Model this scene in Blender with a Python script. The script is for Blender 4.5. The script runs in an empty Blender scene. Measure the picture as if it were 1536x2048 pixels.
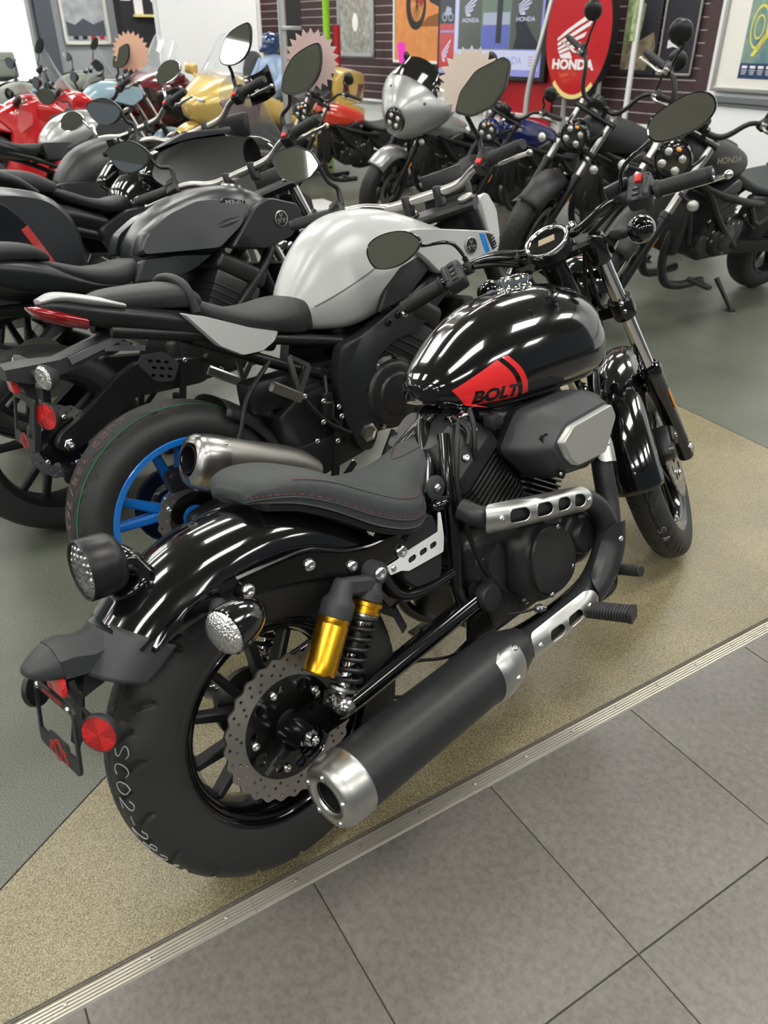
import bpy, bmesh, math, random
import numpy as np
from mathutils import Vector, Matrix, Quaternion, geometry
from mathutils.bvhtree import BVHTree
PI = math.pi
random.seed(7)
rad = math.radians
sc = bpy.context.scene
COL = sc.collection

# ------------------------------------------------------------------ camera, world, lights, exposure
CAM_POS = Vector((-0.6107, -0.8811, 1.4778))
CAM_YAW, CAM_PITCH, CAM_ROLL, CAM_F = 0.79734, 0.55118, -0.00068, 1544.02
cd = bpy.data.cameras.new('camera')
cam = bpy.data.objects.new('camera', cd)
COL.objects.link(cam)
fwd = Vector((math.cos(CAM_YAW)*math.cos(CAM_PITCH), math.sin(CAM_YAW)*math.cos(CAM_PITCH), -math.sin(CAM_PITCH)))
rgt = Vector((math.sin(CAM_YAW), -math.cos(CAM_YAW), 0))
upv = rgt.cross(fwd)
r2 = rgt*math.cos(CAM_ROLL)+upv*math.sin(CAM_ROLL)
u2 = -rgt*math.sin(CAM_ROLL)+upv*math.cos(CAM_ROLL)
cam.matrix_world = Matrix(((r2.x, u2.x, -fwd.x, CAM_POS.x), (r2.y, u2.y, -fwd.y, CAM_POS.y), (r2.z, u2.z, -fwd.z, CAM_POS.z), (0, 0, 0, 1)))
cd.sensor_fit = 'VERTICAL'
cd.sensor_height = 34.6
cd.lens = CAM_F/2048*34.6
cd.clip_start = 0.02
cd.clip_end = 200
cd.dof.use_dof = True
cd.dof.focus_distance = 1.85
cd.dof.aperture_fstop = cd.lens/5.0
sc.camera = cam
vs = sc.view_settings
vs.view_transform = 'Standard'
vs.look = 'None'
vs.gamma = 1.0
vs.use_curve_mapping = False
vs.exposure = 0.0
w = bpy.data.worlds.new('world')
sc.world = w
w.use_nodes = True
bgn = w.node_tree.nodes['Background']
bgn.inputs[0].default_value = (0.80, 0.90, 1.0, 1)
bgn.inputs[1].default_value = 0.14
LAMP_STRENGTH = 19.0

# ------------------------------------------------------------------ materials
MATS = {}


def mat(name, col=(0.5, 0.5, 0.5), rough=0.5, metal=0.0, coat=0.0, spec=0.5, emit=None, estr=0.0, noise=None, bump=None, alpha=1.0, trans=0.0, ior=1.45, coatr=0.03):
    """principled material; noise=(scale, amount, col2), bump=(scale, strength, kind)"""
    if name in MATS:
        return MATS[name]
    m = bpy.data.materials.new(name)
    m.use_nodes = True
    nt = m.node_tree
    b = nt.nodes['Principled BSDF']
    b.inputs['Base Color'].default_value = (*col, 1)
    b.inputs['Roughness'].default_value = rough
    b.inputs['Metallic'].default_value = metal
    b.inputs['Coat Weight'].default_value = coat
    b.inputs['Coat Roughness'].default_value = coatr
    b.inputs['Specular IOR Level'].default_value = spec
    b.inputs['IOR'].default_value = ior
    if trans:
        b.inputs['Transmission Weight'].default_value = trans
    if alpha < 1:
        b.inputs['Alpha'].default_value = alpha
    if emit:
        b.inputs['Emission Color'].default_value = (*emit, 1)
        b.inputs['Emission Strength'].default_value = estr
    if noise or bump:
        tc = nt.nodes.new('ShaderNodeTexCoord')
    if noise:
        n = nt.nodes.new('ShaderNodeTexNoise')
        n.inputs['Scale'].default_value = noise[0]
        n.inputs['Detail'].default_value = 4
        nt.links.new(tc.outputs['Object'], n.inputs['Vector'])
        r = nt.nodes.new('ShaderNodeValToRGB')
        r.color_ramp.elements[0].position = 0.5-noise[1]
        r.color_ramp.elements[1].position = 0.5+noise[1]
        r.color_ramp.elements[0].color = (*col, 1)
        r.color_ramp.elements[1].color = (*noise[2], 1)
        nt.links.new(n.outputs['Fac'], r.inputs['Fac'])
        nt.links.new(r.outputs['Color'], b.inputs['Base Color'])
    if bump:
        if bump[2] == 'voronoi':
            n2 = nt.nodes.new('ShaderNodeTexVoronoi')
            out = n2.outputs['Distance']
        else:
            n2 = nt.nodes.new('ShaderNodeTexNoise')
            n2.inputs['Detail'].default_value = 3
            out = n2.outputs['Fac']
        n2.inputs['Scale'].default_value = bump[0]
        nt.links.new(tc.outputs['Object'], n2.inputs['Vector'])
        bn = nt.nodes.new('ShaderNodeBump')
        bn.inputs['Strength'].default_value = bump[1]
        bn.inputs['Distance'].default_value = 0.002
        nt.links.new(out, bn.inputs['Height'])
        nt.links.new(bn.outputs['Normal'], b.inputs['Normal'])
    MATS[name] = m
    return m


mat('gloss_black', (0.0035, 0.0035, 0.004), 0.12, coat=1.0, coatr=0.012)
mat('frame_black', (0.004, 0.004, 0.004), 0.22, coat=0.6, coatr=0.06)
mat('satin_black', (0.010, 0.010, 0.011), 0.38)
mat('matte_black', (0.016, 0.017, 0.018), 0.48)
mat('muffler_black', (0.018, 0.019, 0.020), 0.42, noise=(40, 0.2, (0.022, 0.023, 0.024)))
mat('engine_black', (0.020, 0.020, 0.021), 0.34, bump=(900, 0.08, 'noise'))
mat('plastic_grey', (0.035, 0.037, 0.039), 0.5, bump=(1200, 0.08, 'noise'))
mat('rubber', (0.024, 0.0245, 0.025), 0.56, bump=(700, 0.10, 'noise'))
mat('rubber_grip', (0.022, 0.023, 0.024), 0.6)
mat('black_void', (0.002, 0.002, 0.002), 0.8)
mat('silver', (0.55, 0.55, 0.53), 0.36, metal=1.0, bump=(300, 0.03, 'noise'))
mat('silver_paint', (0.42, 0.42, 0.39), 0.42, metal=0.55)
mat('steel', (0.44, 0.42, 0.39), 0.40, metal=1.0)
mat('alloy', (0.5, 0.49, 0.47), 0.3, metal=1.0)
mat('chrome', (0.86, 0.86, 0.86), 0.05, metal=1.0)
mat('bolt_steel', (0.72, 0.72, 0.72), 0.18, metal=1.0)
mat('gold', (0.95, 0.50, 0.035), 0.30, metal=1.0)
mat('leather', (0.030, 0.034, 0.035), 0.62, noise=(60, 0.25, (0.040, 0.044, 0.045)), bump=(500, 0.12, 'noise'))
mat('stitch', (0.30, 0.05, 0.06), 0.7)
mat('decal_red', (0.72, 0.022, 0.022), 0.25, coat=1.0)
mat('red_paint', (0.55, 0.012, 0.016), 0.2, coat=1.0)
mat('reflector_red', (0.70, 0.012, 0.012), 0.22, coat=1.0, bump=(450, 0.9, 'voronoi'))
mat('reflector_red_dark', (0.45, 0.006, 0.006), 0.22, coat=1.0, bump=(450, 0.9, 'voronoi'))
mat('amber', (0.85, 0.30, 0.02), 0.25, coat=1.0)
mat('lens_clear', (0.75, 0.75, 0.74), 0.12, metal=0.85, coat=1.0, bump=(260, 1.0, 'voronoi'))
mat('mirror', (0.80, 0.80, 0.78), 0.02, metal=1.0)
mat('switch_red', (0.75, 0.03, 0.03), 0.4)
mat('print_grey', (0.35, 0.35, 0.34), 0.6)
mat('lcd', (0.30, 0.24, 0.15), 0.3)
mat('chalk', (0.42, 0.43, 0.42), 0.9)
mat('white_plastic', (0.72, 0.73, 0.72), 0.35)
mat('cable_black', (0.010, 0.010, 0.010), 0.45)


# ------------------------------------------------------------------ geometry helpers
def V(*a):
    return Vector(a if len(a) == 3 else a[0])


def frame(o, xd=None, zd=(0, 0, 1)):
    """4x4 whose local z is zd and whose local x lies near xd"""
    z = Vector(zd).normalized()
    if xd is None:
        xd = (1, 0, 0) if abs(z.x) < 0.9 else (0, 1, 0)
    x = Vector(xd)
    x = (x-z*x.dot(z)).normalized()
    y = z.cross(x)
    return Matrix(((x.x, y.x, z.x, o[0]), (x.y, y.y, z.y, o[1]), (x.z, y.z, z.z, o[2]), (0, 0, 0, 1)))


def TY(y, x=0, z=0):
    """side plane: u = +x, v = +z, outward normal = -y (right side)"""
    return frame((x, y, z), (1, 0, 0), (0, -1, 0))


def crp(P, n, closed=False):
    """Catmull-Rom through points (k,d) with n steps a segment"""
    P = np.array(P, float)
    k = len(P)
    if n <= 1 or k < 3:
        return P if n <= 1 else np.concatenate([np.linspace(P[i], P[i+1], n, endpoint=False) for i in range(k-1)]+[P[-1:]])
    out = []
    t = np.linspace(0, 1, n, endpoint=False)
    t = t.reshape([-1]+[1]*(P.ndim-1))
    segs = k if closed else k-1
    for i in range(segs):
        p1, p2 = P[i], P[(i+1) % k]
        p0 = P[(i-1) % k] if (closed or i > 0) else 2*p1-p2
        p3 = P[(i+2) % k] if (closed or i < k-2) else 2*p2-p1
        out.append(0.5*((2*p1)+(-p0+p2)*t+(2*p0-5*p1+4*p2-p3)*t*t+(-p0+3*p1-3*p2+p3)*t**3))
    if not closed:
        out.append(P[-1:])
    return np.concatenate(out)


def circle2(r, n, c=(0, 0), a0=0.0):
    return [(c[0]+r*math.cos(a0+2*PI*i/n), c[1]+r*math.sin(a0+2*PI*i/n)) for i in range(n)]


def stadium(c, L, W, ang=0, n=6):
    """slot of overall length L and width W"""
    pts = []
    for s in (1, -1):
        for i in range(n+1):
            a = -PI/2+PI*i/n + (0 if s > 0 else PI)
            pts.append((s*(L-W)/2+W/2*math.cos(a), W/2*math.sin(a)))
    ca, sa = math.cos(ang), math.sin(ang)
    return [(c[0]+x*ca-y*sa, c[1]+x*sa+y*ca) for x, y in pts]


def rrect(w, h, r, n=4, c=(0, 0)):
    pts = []
    for cx, cy, a0 in ((w/2-r, h/2-r, 0), (-w/2+r, h/2-r, PI/2), (-w/2+r, -h/2+r, PI), (w/2-r, -h/2+r, 1.5*PI)):
        for i in range(n+1):
            a = a0+PI/2*i/n
            pts.append((c[0]+cx+r*math.cos(a), c[1]+cy+r*math.sin(a)))
    return pts


def roundpoly(pts, r, n=4):
    """round the corners of a polygon"""
    out = []
    k = len(pts)
    for i in range(k):
        p = Vector(pts[i]); a = Vector(pts[i-1]); b = Vector(pts[(i+1) % k])
        da, db = (a-p), (b-p)
        rr = min(r, da.length*0.45, db.length*0.45)
        p0 = p+da.normalized()*rr
        p1 = p+db.normalized()*rr
        for j in range(n+1):
            t = j/n
            q = p0*(1-t)**2+p*2*t*(1-t)+p1*t*t
            out.append((q.x, q.y))
    return out


def inpoly(x, y, P):
    c = False
    j = len(P)-1
    for i in range(len(P)):
        if (P[i][1] > y) != (P[j][1] > y) and x < (P[j][0]-P[i][0])*(y-P[i][1])/(P[j][1]-P[i][1])+P[i][0]:
            c = not c
        j = i
    return c


SPLIT = {'hanger_bolt', 'head_bolt', 'plate_bolt', 'fender_bolt', 'switch_button', 'switch_mark', 'bar_clamp', 'pivot_nut', 'screw_recess', 'caliper_bolt', 'led_reflector', 'fender_bead', 'reflector_stay', 'bracket_stay', 'brake_sensor', 'fin_edge', 'lever_perch'}


class G:
    """collects shapes and links them as ONE mesh object"""

    def __init__(s, T=None):
        s.v = []
        s.f = []
        s.T = T

    def add(s, v, f, T=None):
        o = len(s.v)
        if T is not None:
            v = [T @ Vector(p) for p in v]
        if s.T is not None:
            v = [s.T @ Vector(p) for p in v]
        s.v.extend([tuple(p) for p in v])
        s.f.extend([tuple(i+o for i in q) for q in f])
        return s

    def pieces(s):
        """the separate shells collected so far"""
        par = list(range(len(s.v)))

        def find(a):
            while par[a] != a:
                par[a] = par[par[a]]
                a = par[a]
            return a
        for q in s.f:
            a = find(q[0])
            for b in q[1:]:
                par[find(b)] = a
        grp = {}
        for q in s.f:
            grp.setdefault(find(q[0]), []).append(q)
        out = []
        for fs in grp.values():
            ids = sorted({i for q in fs for i in q})
            mp = {i: k for k, i in enumerate(ids)}
            out.append(([tuple(s.v[i]) for i in ids], [tuple(mp[i] for i in q) for q in fs]))
        return out

    def tube(s, pts, r, n=10, cap=True, sm=0, T=None):
        P = np.array(pts, float)
        R = np.array([r]*len(P), float) if np.isscalar(r) else np.array(r, float)
        if sm:
            R = crp(R.reshape(-1, 1), sm).ravel()
            P = crp(P, sm)
        P = [Vector(p) for p in P]
        k = len(P)
        tans = []
        for i in range(k):
            a = P[max(i-1, 0)]
            b = P[min(i+1, k-1)]
            tans.append((b-a).normalized())
        t0 = tans[0]
        nx = t0.orthogonal().normalized()
        v = []
        f = []
        for i in range(k):
            if i:
                q = tans[i-1].rotation_difference(tans[i])
                nx = q @ nx
            nx = (nx-tans[i]*nx.dot(tans[i])).normalized()
            ny = tans[i].cross(nx)
            for j in range(n):
                a = 2*PI*j/n
                v.append(P[i]+(nx*math.cos(a)+ny*math.sin(a))*R[i])
        for i in range(k-1):
            for j in range(n):
                f.append((i*n+j, i*n+(j+1) % n, (i+1)*n+(j+1) % n, (i+1)*n+j))
        if cap:
            f.append(tuple(range(n-1, -1, -1)))
            f.append(tuple((k-1)*n+j for j in range(n)))
        return s.add(v, f, T)

    def lathe(s, prof, o=(0, 0, 0), d=(0, 0, 1), n=28, T=None, a0=0.0):
        """prof: list of (radius, height along d)"""
        F = frame(o, None, d)
        v = []
        f = []
        k = len(prof)
        for r, h in prof:
            for j in range(n):
                a = a0+2*PI*j/n
                v.append(F @ Vector((r*math.cos(a), r*math.sin(a), h)))
        for i in range(k-1):
            for j in range(n):
                f.append((i*n+j, i*n+(j+1) % n, (i+1)*n+(j+1) % n, (i+1)*n+j))
        if prof[0][0] > 1e-6:
            pass
        return s.add(v, f, T)

    def cyl(s, a, b, r, n=16, r2=None, bev=0.0):
        a, b = Vector(a), Vector(b)
        L = (b-a).length
        r2 = r if r2 is None else r2
        if bev:
            pr = [(0, 0), (r-bev, 0), (r, bev), (r2, L-bev), (r2-bev, L), (0, L)]
        else:
            pr = [(0, 0), (r, 0), (r, 0), (r2, L), (r2, L), (0, L)]
        return s.lathe(pr, a, b-a, n)

    def box(s, c, size, T=None, bev=0.0, seg=2):
        bm = bmesh.new()
        bmesh.ops.create_cube(bm, size=1.0)
        for q in bm.verts:
            q.co = Vector((q.co.x*size[0], q.co.y*size[1], q.co.z*size[2]))
        if bev:
            bmesh.ops.bevel(bm, geom=bm.edges[:], offset=bev, segments=seg, profile=0.5, affect='EDGES')
        bm.verts.index_update()
        v = [q.co.copy() for q in bm.verts]
        f = [tuple(x.index for x in q.verts) for q in bm.faces]
        bm.free()
        M = Matrix.Translation(Vector(c)) if T is None else T @ Matrix.Translation(Vector(c))
        return s.add(v, f, M)

    def bar(s, a, b, w0, h0, w1=None, h1=None, up=(0, 1, 0), bev=0.0):
        """tapered rectangular bar; w across, h along 'up'"""
        a, b = Vector(a), Vector(b)
        w1 = w0 if w1 is None else w1
        h1 = h0 if h1 is None else h1
        d = (b-a).normalized()
        u = Vector(up)
        u = (u-d*u.dot(d)).normalized()
        wv = d.cross(u)
        v = []
        for p, w_, h_ in ((a, w0, h0), (b, w1, h1)):
            if bev:
                e = min(w_, h_)*bev
                for sx, sy in ((1, 1-2*e/h_), (1-2*e/w_, 1), (-1+2*e/w_, 1), (-1, 1-2*e/h_), (-1, -1+2*e/h_), (-1+2*e/w_, -1), (1-2*e/w_, -1), (1, -1+2*e/h_)):
                    v.append(p+wv*(sx*w_/2)+u*(sy*h_/2))
            else:
                for sx, sy in ((1, 1), (-1, 1), (-1, -1), (1, -1)):
                    v.append(p+wv*(sx*w_/2)+u*(sy*h_/2))
        m = len(v)//2
        f = [(j, (j+1) % m, m+(j+1) % m, m+j) for j in range(m)]
        f += [tuple(range(m-1, -1, -1)), tuple(range(m, 2*m))]
        return s.add(v, f)

    def sph(s, c, r, n=16, m=10, T=None):
        r = (r, r, r) if np.isscalar(r) else r
        v = [(c[0], c[1], c[2]+r[2])]
        f = []
        for i in range(1, m):
            t = PI*i/m
            for j in range(n):
                a = 2*PI*j/n
                v.append((c[0]+r[0]*math.sin(t)*math.cos(a), c[1]+r[1]*math.sin(t)*math.sin(a), c[2]+r[2]*math.cos(t)))
        v.append((c[0], c[1], c[2]-r[2]))
        for j in range(n):
            f.append((0, 1+j, 1+(j+1) % n))
            for i in range(m-2):
                f.append((1+i*n+j, 1+(i+1)*n+j, 1+(i+1)*n+(j+1) % n, 1+i*n+(j+1) % n))
            f.append((1+(m-2)*n+j, len(v)-1, 1+(m-2)*n+(j+1) % n))
        return s.add(v, f, T)

    def loft(s, rings, closed=True, cap=True, T=None):
        n = len(rings[0])
        v = [p for r in rings for p in r]
        f = []
        for i in range(len(rings)-1):
            for j in range(n if closed else n-1):
                f.append((i*n+j, i*n+(j+1) % n, (i+1)*n+(j+1) % n, (i+1)*n+j))
        if cap and closed:
            f.append(tuple(range(n-1, -1, -1)))
            f.append(tuple((len(rings)-1)*n+j for j in range(n)))
        return s.add(v, f, T)

    def csurf(s, half, nu=4, nv=4, closed=True, caps=True, linu=False, linv=False, T=None, mirror=True, close_u=False):
        """smooth skin through half rings (y<=0 side, top centre to bottom centre), mirrored in y"""
        rings = []
        for h in half:
            h = [tuple(p) for p in h]
            if mirror:
                if closed:
                    L = [(p[0], -p[1], p[2]) for p in reversed(h[1:-1])]
                    full = h+L
                else:
                    L = [(p[0], -p[1], p[2]) for p in reversed(h[1:])]
                    full = L+h
            else:
                full = h
            rings.append(full if linv else crp(full, nv, closed))
        A = np.array(rings)
        if not linu:
            A = crp(A, nu, close_u)
        n = A.shape[1]
        m = A.shape[0]
        v = A.reshape(-1, 3)
        f = []
        for i in range(m if close_u else m-1):
            for j in range(n if closed else n-1):
                f.append((i*n+j, i*n+(j+1) % n, ((i+1) % m)*n+(j+1) % n, ((i+1) % m)*n+j))
        if caps and closed:
            f.append(tuple(range(n-1, -1, -1)))
            f.append(tuple((m-1)*n+j for j in range(n)))
        return s.add([tuple(p) for p in v], f, T)

    def plate(s, outer, holes=(), th=0.004, T=None, fn=None, grid=0.0):
        """flat (or warped by fn(u,v,w)) plate of thickness th with holes"""
        vs2, es = [], []
        for lp in [outer]+list(holes):
            o = len(vs2)
            vs2 += [Vector((p[0], p[1])) for p in lp]
            es += [(o+i, o+(i+1) % len(lp)) for i in range(len(lp))]
        if grid:
            xs = [p.x for p in vs2[:len(outer)]]
            ys = [p.y for p in vs2[:len(outer)]]
            x = min(xs)+grid*0.5
            while x < max(xs):
                y = min(ys)+grid*0.5
                while y < max(ys):
                    q = Vector((x, y))
                    if min((q-p).length for p in vs2[:sum([len(outer)]+[len(h) for h in holes])]) > grid*0.4:
                        vs2.append(q)
                    y += grid
                x += grid
        res = geometry.delaunay_2d_cdt(vs2, es, [], 1, 1e-7)
        cv = res[0]
        hb = [(min(p[0] for p in h), max(p[0] for p in h), min(p[1] for p in h), max(p[1] for p in h), h) for h in holes]
        cf = []
        for q in res[2]:
            cx = sum(cv[i].x for i in q)/len(q)
            cy = sum(cv[i].y for i in q)/len(q)
            if any(b[0] < cx < b[1] and b[2] < cy < b[3] and inpoly(cx, cy, b[4]) for b in hb) or not inpoly(cx, cy, outer):
                continue
            cf.append(q)
        k = len(cv)
        fn = fn or (lambda u, v_, w_: (u, v_, w_))
        v = [fn(p.x, p.y, th/2) for p in cv]+[fn(p.x, p.y, -th/2) for p in cv]
        f = []
        cnt = {}
        for q in cf:
            q = tuple(q)
            a, b, c = cv[q[0]], cv[q[1]], cv[q[2]]
            if (b-a).cross(c-a) < 0:
                q = q[::-1]
            f.append(q)
            f.append(tuple(i+k for i in q[::-1]))
            for i in range(len(q)):
                e = (q[i], q[(i+1) % len(q)])
                if (e[1], e[0]) in cnt:
                    del cnt[(e[1], e[0])]
                else:
                    cnt[e] = 1
        if th > 0:
            for a, b in cnt:
                f.append((a, a+k, b+k, b))
        else:
            f = f[::2]
        return s.add(v, f, T)

    def obj(s, name, m, parent=None, ang=38, **kw):
        if name in SPLIT:
            o = None
            for v_, f_ in s.pieces():
                me = bpy.data.meshes.new(name)
                me.from_pydata(v_, [], f_)
                me.update()
                o = mobj(name, me, m, parent, ang, **kw)
            return o
        me = bpy.data.meshes.new(name)
        me.from_pydata([tuple(p) for p in s.v], [], s.f)
        me.update()
        return mobj(name, me, m, parent, ang, **kw)


def mobj(name, me, m, parent=None, ang=38, **kw):
    if ang:
        me.polygons.foreach_set('use_smooth', [True]*len(me.polygons))
        me.set_sharp_from_angle(angle=rad(ang))
    me.materials.append(MATS[m] if isinstance(m, str) else m)
    o = bpy.data.objects.new(name, me)
    COL.objects.link(o)
    if parent is not None:
        o.parent = parent
    for k_, v_ in kw.items():
        o[k_] = v_
    return o


def empty(name, label, cat, loc=(0, 0, 0), rot=(0, 0, 0), group=None):
    o = bpy.data.objects.new(name, None)
    o.empty_display_size = 0.1
    COL.objects.link(o)
    o.location = loc
    o.rotation_euler = rot
    o['label'] = label
    o['category'] = cat
    if group:
        o['group'] = group
    return o


def tag(o, label, cat, group=None):
    o['label'] = label
    o['category'] = cat
    if group:
        o['group'] = group
    return o


def struct(o):
    o['kind'] = 'structure'
    return o


def text_geo(txt, size=1.0, sx=1.0, shear=0.0, offset=0.0, align='CENTER', maxedge=None):
    """flat text as (verts2d, faces), baseline at v=0"""
    cu = bpy.data.curves.new('t', 'FONT')
    cu.body = txt
    cu.size = size
    cu.shear = shear
    cu.offset = offset
    cu.align_x = align
    cu.resolution_u = 3
    o = bpy.data.objects.new('t', cu)
    COL.objects.link(o)
    dg = bpy.context.evaluated_depsgraph_get()
    me = bpy.data.meshes.new_from_object(o.evaluated_get(dg))
    bpy.data.objects.remove(o)
    bpy.data.curves.remove(cu)
    bm = bmesh.new()
    bm.from_mesh(me)
    bpy.data.meshes.remove(me)
    bmesh.ops.triangulate(bm, faces=bm.faces[:])
    if maxedge:
        for _ in range(4):
            es = [e for e in bm.edges if e.calc_length() > maxedge]
            if not es:
                break
            bmesh.ops.subdivide_edges(bm, edges=es, cuts=1)
            bmesh.ops.triangulate(bm, faces=bm.faces[:])
    bm.verts.index_update()
    v = [(q.co.x*sx, q.co.y) for q in bm.verts]
    f = [tuple(x.index for x in q.verts) for q in bm.faces]
    bm.free()
    return v, f


def text_obj(name, txt, size, T, m, parent=None, sx=1.0, shear=0.0, offset=0.0, lift=0.0006, align='CENTER', **kw):
    v, f = text_geo(txt, size, sx, shear, offset, align)
    g = G()
    g.add([(a, b, lift) for a, b in v], f, T)
    return g.obj(name, m, parent, 0, **kw)


def xbolt(g, p, d, r=0.008, h=0.006):
    """button head bolt with a socket"""
    g.lathe([(r*1.05, 0), (r*1.05, h*0.25), (r*0.95, h*0.65), (r*0.62, h), (r*0.45, h), (r*0.42, h*0.35), (0, h*0.35)], p, d, 14)


def hexnut(g, p, d, r, h):
    g.lathe([(r, 0), (r, h*0.85), (r*0.9, h), (0, h)], p, d, 6)


# tyres: profile is a half list of (y, radius) from bead to crown; grooves(theta, y) gives depth in metres
def tyre(name, prof, n, m_, parent, c=(0, 0, 0), groove=None, X=None, sub=3, ang=50):
    h = crp(prof, sub)
    full = np.concatenate([h, np.array([(-p[0], p[1]) for p in h[::-1][1:]])])
    ylo = full[:, 0]
    rr = full[:, 1]
    th = np.arange(n)*2*PI/n
    TH, YY = np.meshgrid(th, ylo, indexing='ij')
    RR = np.tile(rr, (n, 1))
    if groove is not None:
        RR = RR-groove(TH, YY)*np.clip((RR-(rr.max()-0.055))/0.012, 0, 1)
    Vx = np.stack([c[0]+RR*np.cos(TH), c[1]+YY, c[2]+RR*np.sin(TH)], -1).reshape(-1, 3)
    k = len(ylo)
    i = np.arange(n)[:, None]
    j = np.arange(k-1)[None, :]
    a = (i*k+j).ravel(); b = (((i+1) % n)*k+j).ravel()
    F = np.stack([a, a+1, b+1, b], 1)
    vs_ = Vx.tolist()
    if X is not None:
        vs_ = [tuple(X @ Vector(p)) for p in vs_]
    me = bpy.data.meshes.new(name)
    me.from_pydata(vs_, [], F.tolist())
    me.update()
    return mobj(name, me, m_, parent, ang)


def seg_groove(segs, wdt, dep, pitch):
    """segments (t0,y0,t1,y1) in radians/metres inside one pitch, repeated round the tyre"""
    def fn(TH, YY, R=0.31):
        out = np.zeros_like(TH)
        for t0, y0, t1, y1 in segs:
            for k_ in (-1, 0, 1):
                px_ = (np.mod(TH, pitch)+k_*pitch)*R
                ax, bx = t0*R, t1*R
                dx, dy = bx-ax, y1-y0
                L2 = dx*dx+dy*dy
                u = np.clip(((px_-ax)*dx+(YY-y0)*dy)/L2, 0, 1)
                d = np.hypot(px_-(ax+u*dx), YY-(y0+u*dy))
                out = np.maximum(out, dep*np.clip(1.6-d/wdt*1.6, 0, 1))
        return out
    return fn


# hand-drawn characters as polylines in a 1 x 1.4 cell
STROKE = {
    'S': [[(0.9, 1.2), (0.6, 1.4), (0.2, 1.3), (0.1, 1.0), (0.5, 0.75), (0.85, 0.5), (0.8, 0.15), (0.4, 0), (0.1, 0.15)]],
    'C': [[(0.9, 1.15), (0.6, 1.4), (0.25, 1.25), (0.1, 0.7), (0.25, 0.15), (0.6, 0), (0.9, 0.2)]],
    '0': [[(0.5, 1.4), (0.15, 1.1), (0.1, 0.5), (0.4, 0), (0.8, 0.25), (0.9, 0.9), (0.5, 1.4)]],
    '2': [[(0.1, 1.1), (0.4, 1.4), (0.8, 1.2), (0.75, 0.8), (0.1, 0), (0.9, 0.05)]],
    '-': [[(0.15, 0.7), (0.85, 0.7)]],
    '8': [[(0.5, 0.75), (0.15, 1.1), (0.5, 1.4), (0.85, 1.1), (0.5, 0.75), (0.1, 0.35), (0.5, 0), (0.9, 0.35), (0.5, 0.75)]],
    '1': [[(0.3, 1.15), (0.55, 1.4), (0.5, 0)]],
    'K': [[(0.15, 1.4), (0.15, 0)], [(0.85, 1.4), (0.2, 0.65), (0.9, 0)]],
    'U': [[(0.1, 1.4), (0.12, 0.3), (0.45, 0), (0.8, 0.3), (0.85, 1.4)]],
    'R': [[(0.15, 0), (0.15, 1.4), (0.7, 1.3), (0.75, 0.85), (0.2, 0.7), (0.85, 0)]],
    '3': [[(0.1, 1.25), (0.5, 1.4), (0.8, 1.1), (0.4, 0.75), (0.85, 0.4), (0.5, 0), (0.1, 0.15)]],
    '7': [[(0.1, 1.4), (0.9, 1.4), (0.4, 0)]],
    '6': [[(0.8, 1.3), (0.3, 0.9), (0.1, 0.4), (0.5, 0), (0.85, 0.35), (0.5, 0.7), (0.15, 0.5)]],
    '/': [[(0.2, 0), (0.7, 1.4)]],
    'A': [[(0.1, 0), (0.5, 1.4), (0.9, 0)], [(0.25, 0.5), (0.75, 0.5)]],
    'Y': [[(0.1, 1.4), (0.5, 0.7)], [(0.9, 1.4), (0.5, 0.7), (0.45, 0)]],
    '9': [[(0.85, 1.1), (0.5, 1.4), (0.15, 1.05), (0.5, 0.7), (0.85, 1.1), (0.7, 0)]],
}


def write_on(g, txt, fn, size, r, gap=1.25):
    """draw text strokes; fn(u, v) -> 3D point"""
    x = 0.0
    for ch in txt:
        for st in STROKE.get(ch, []):
            P = crp(np.array(st), 4 if len(st) > 2 else 3)
            g.tube([fn((x+p[0])*size, p[1]*size) for p in P], r, 5)
        x += gap if ch != ' ' else 0.8

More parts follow.
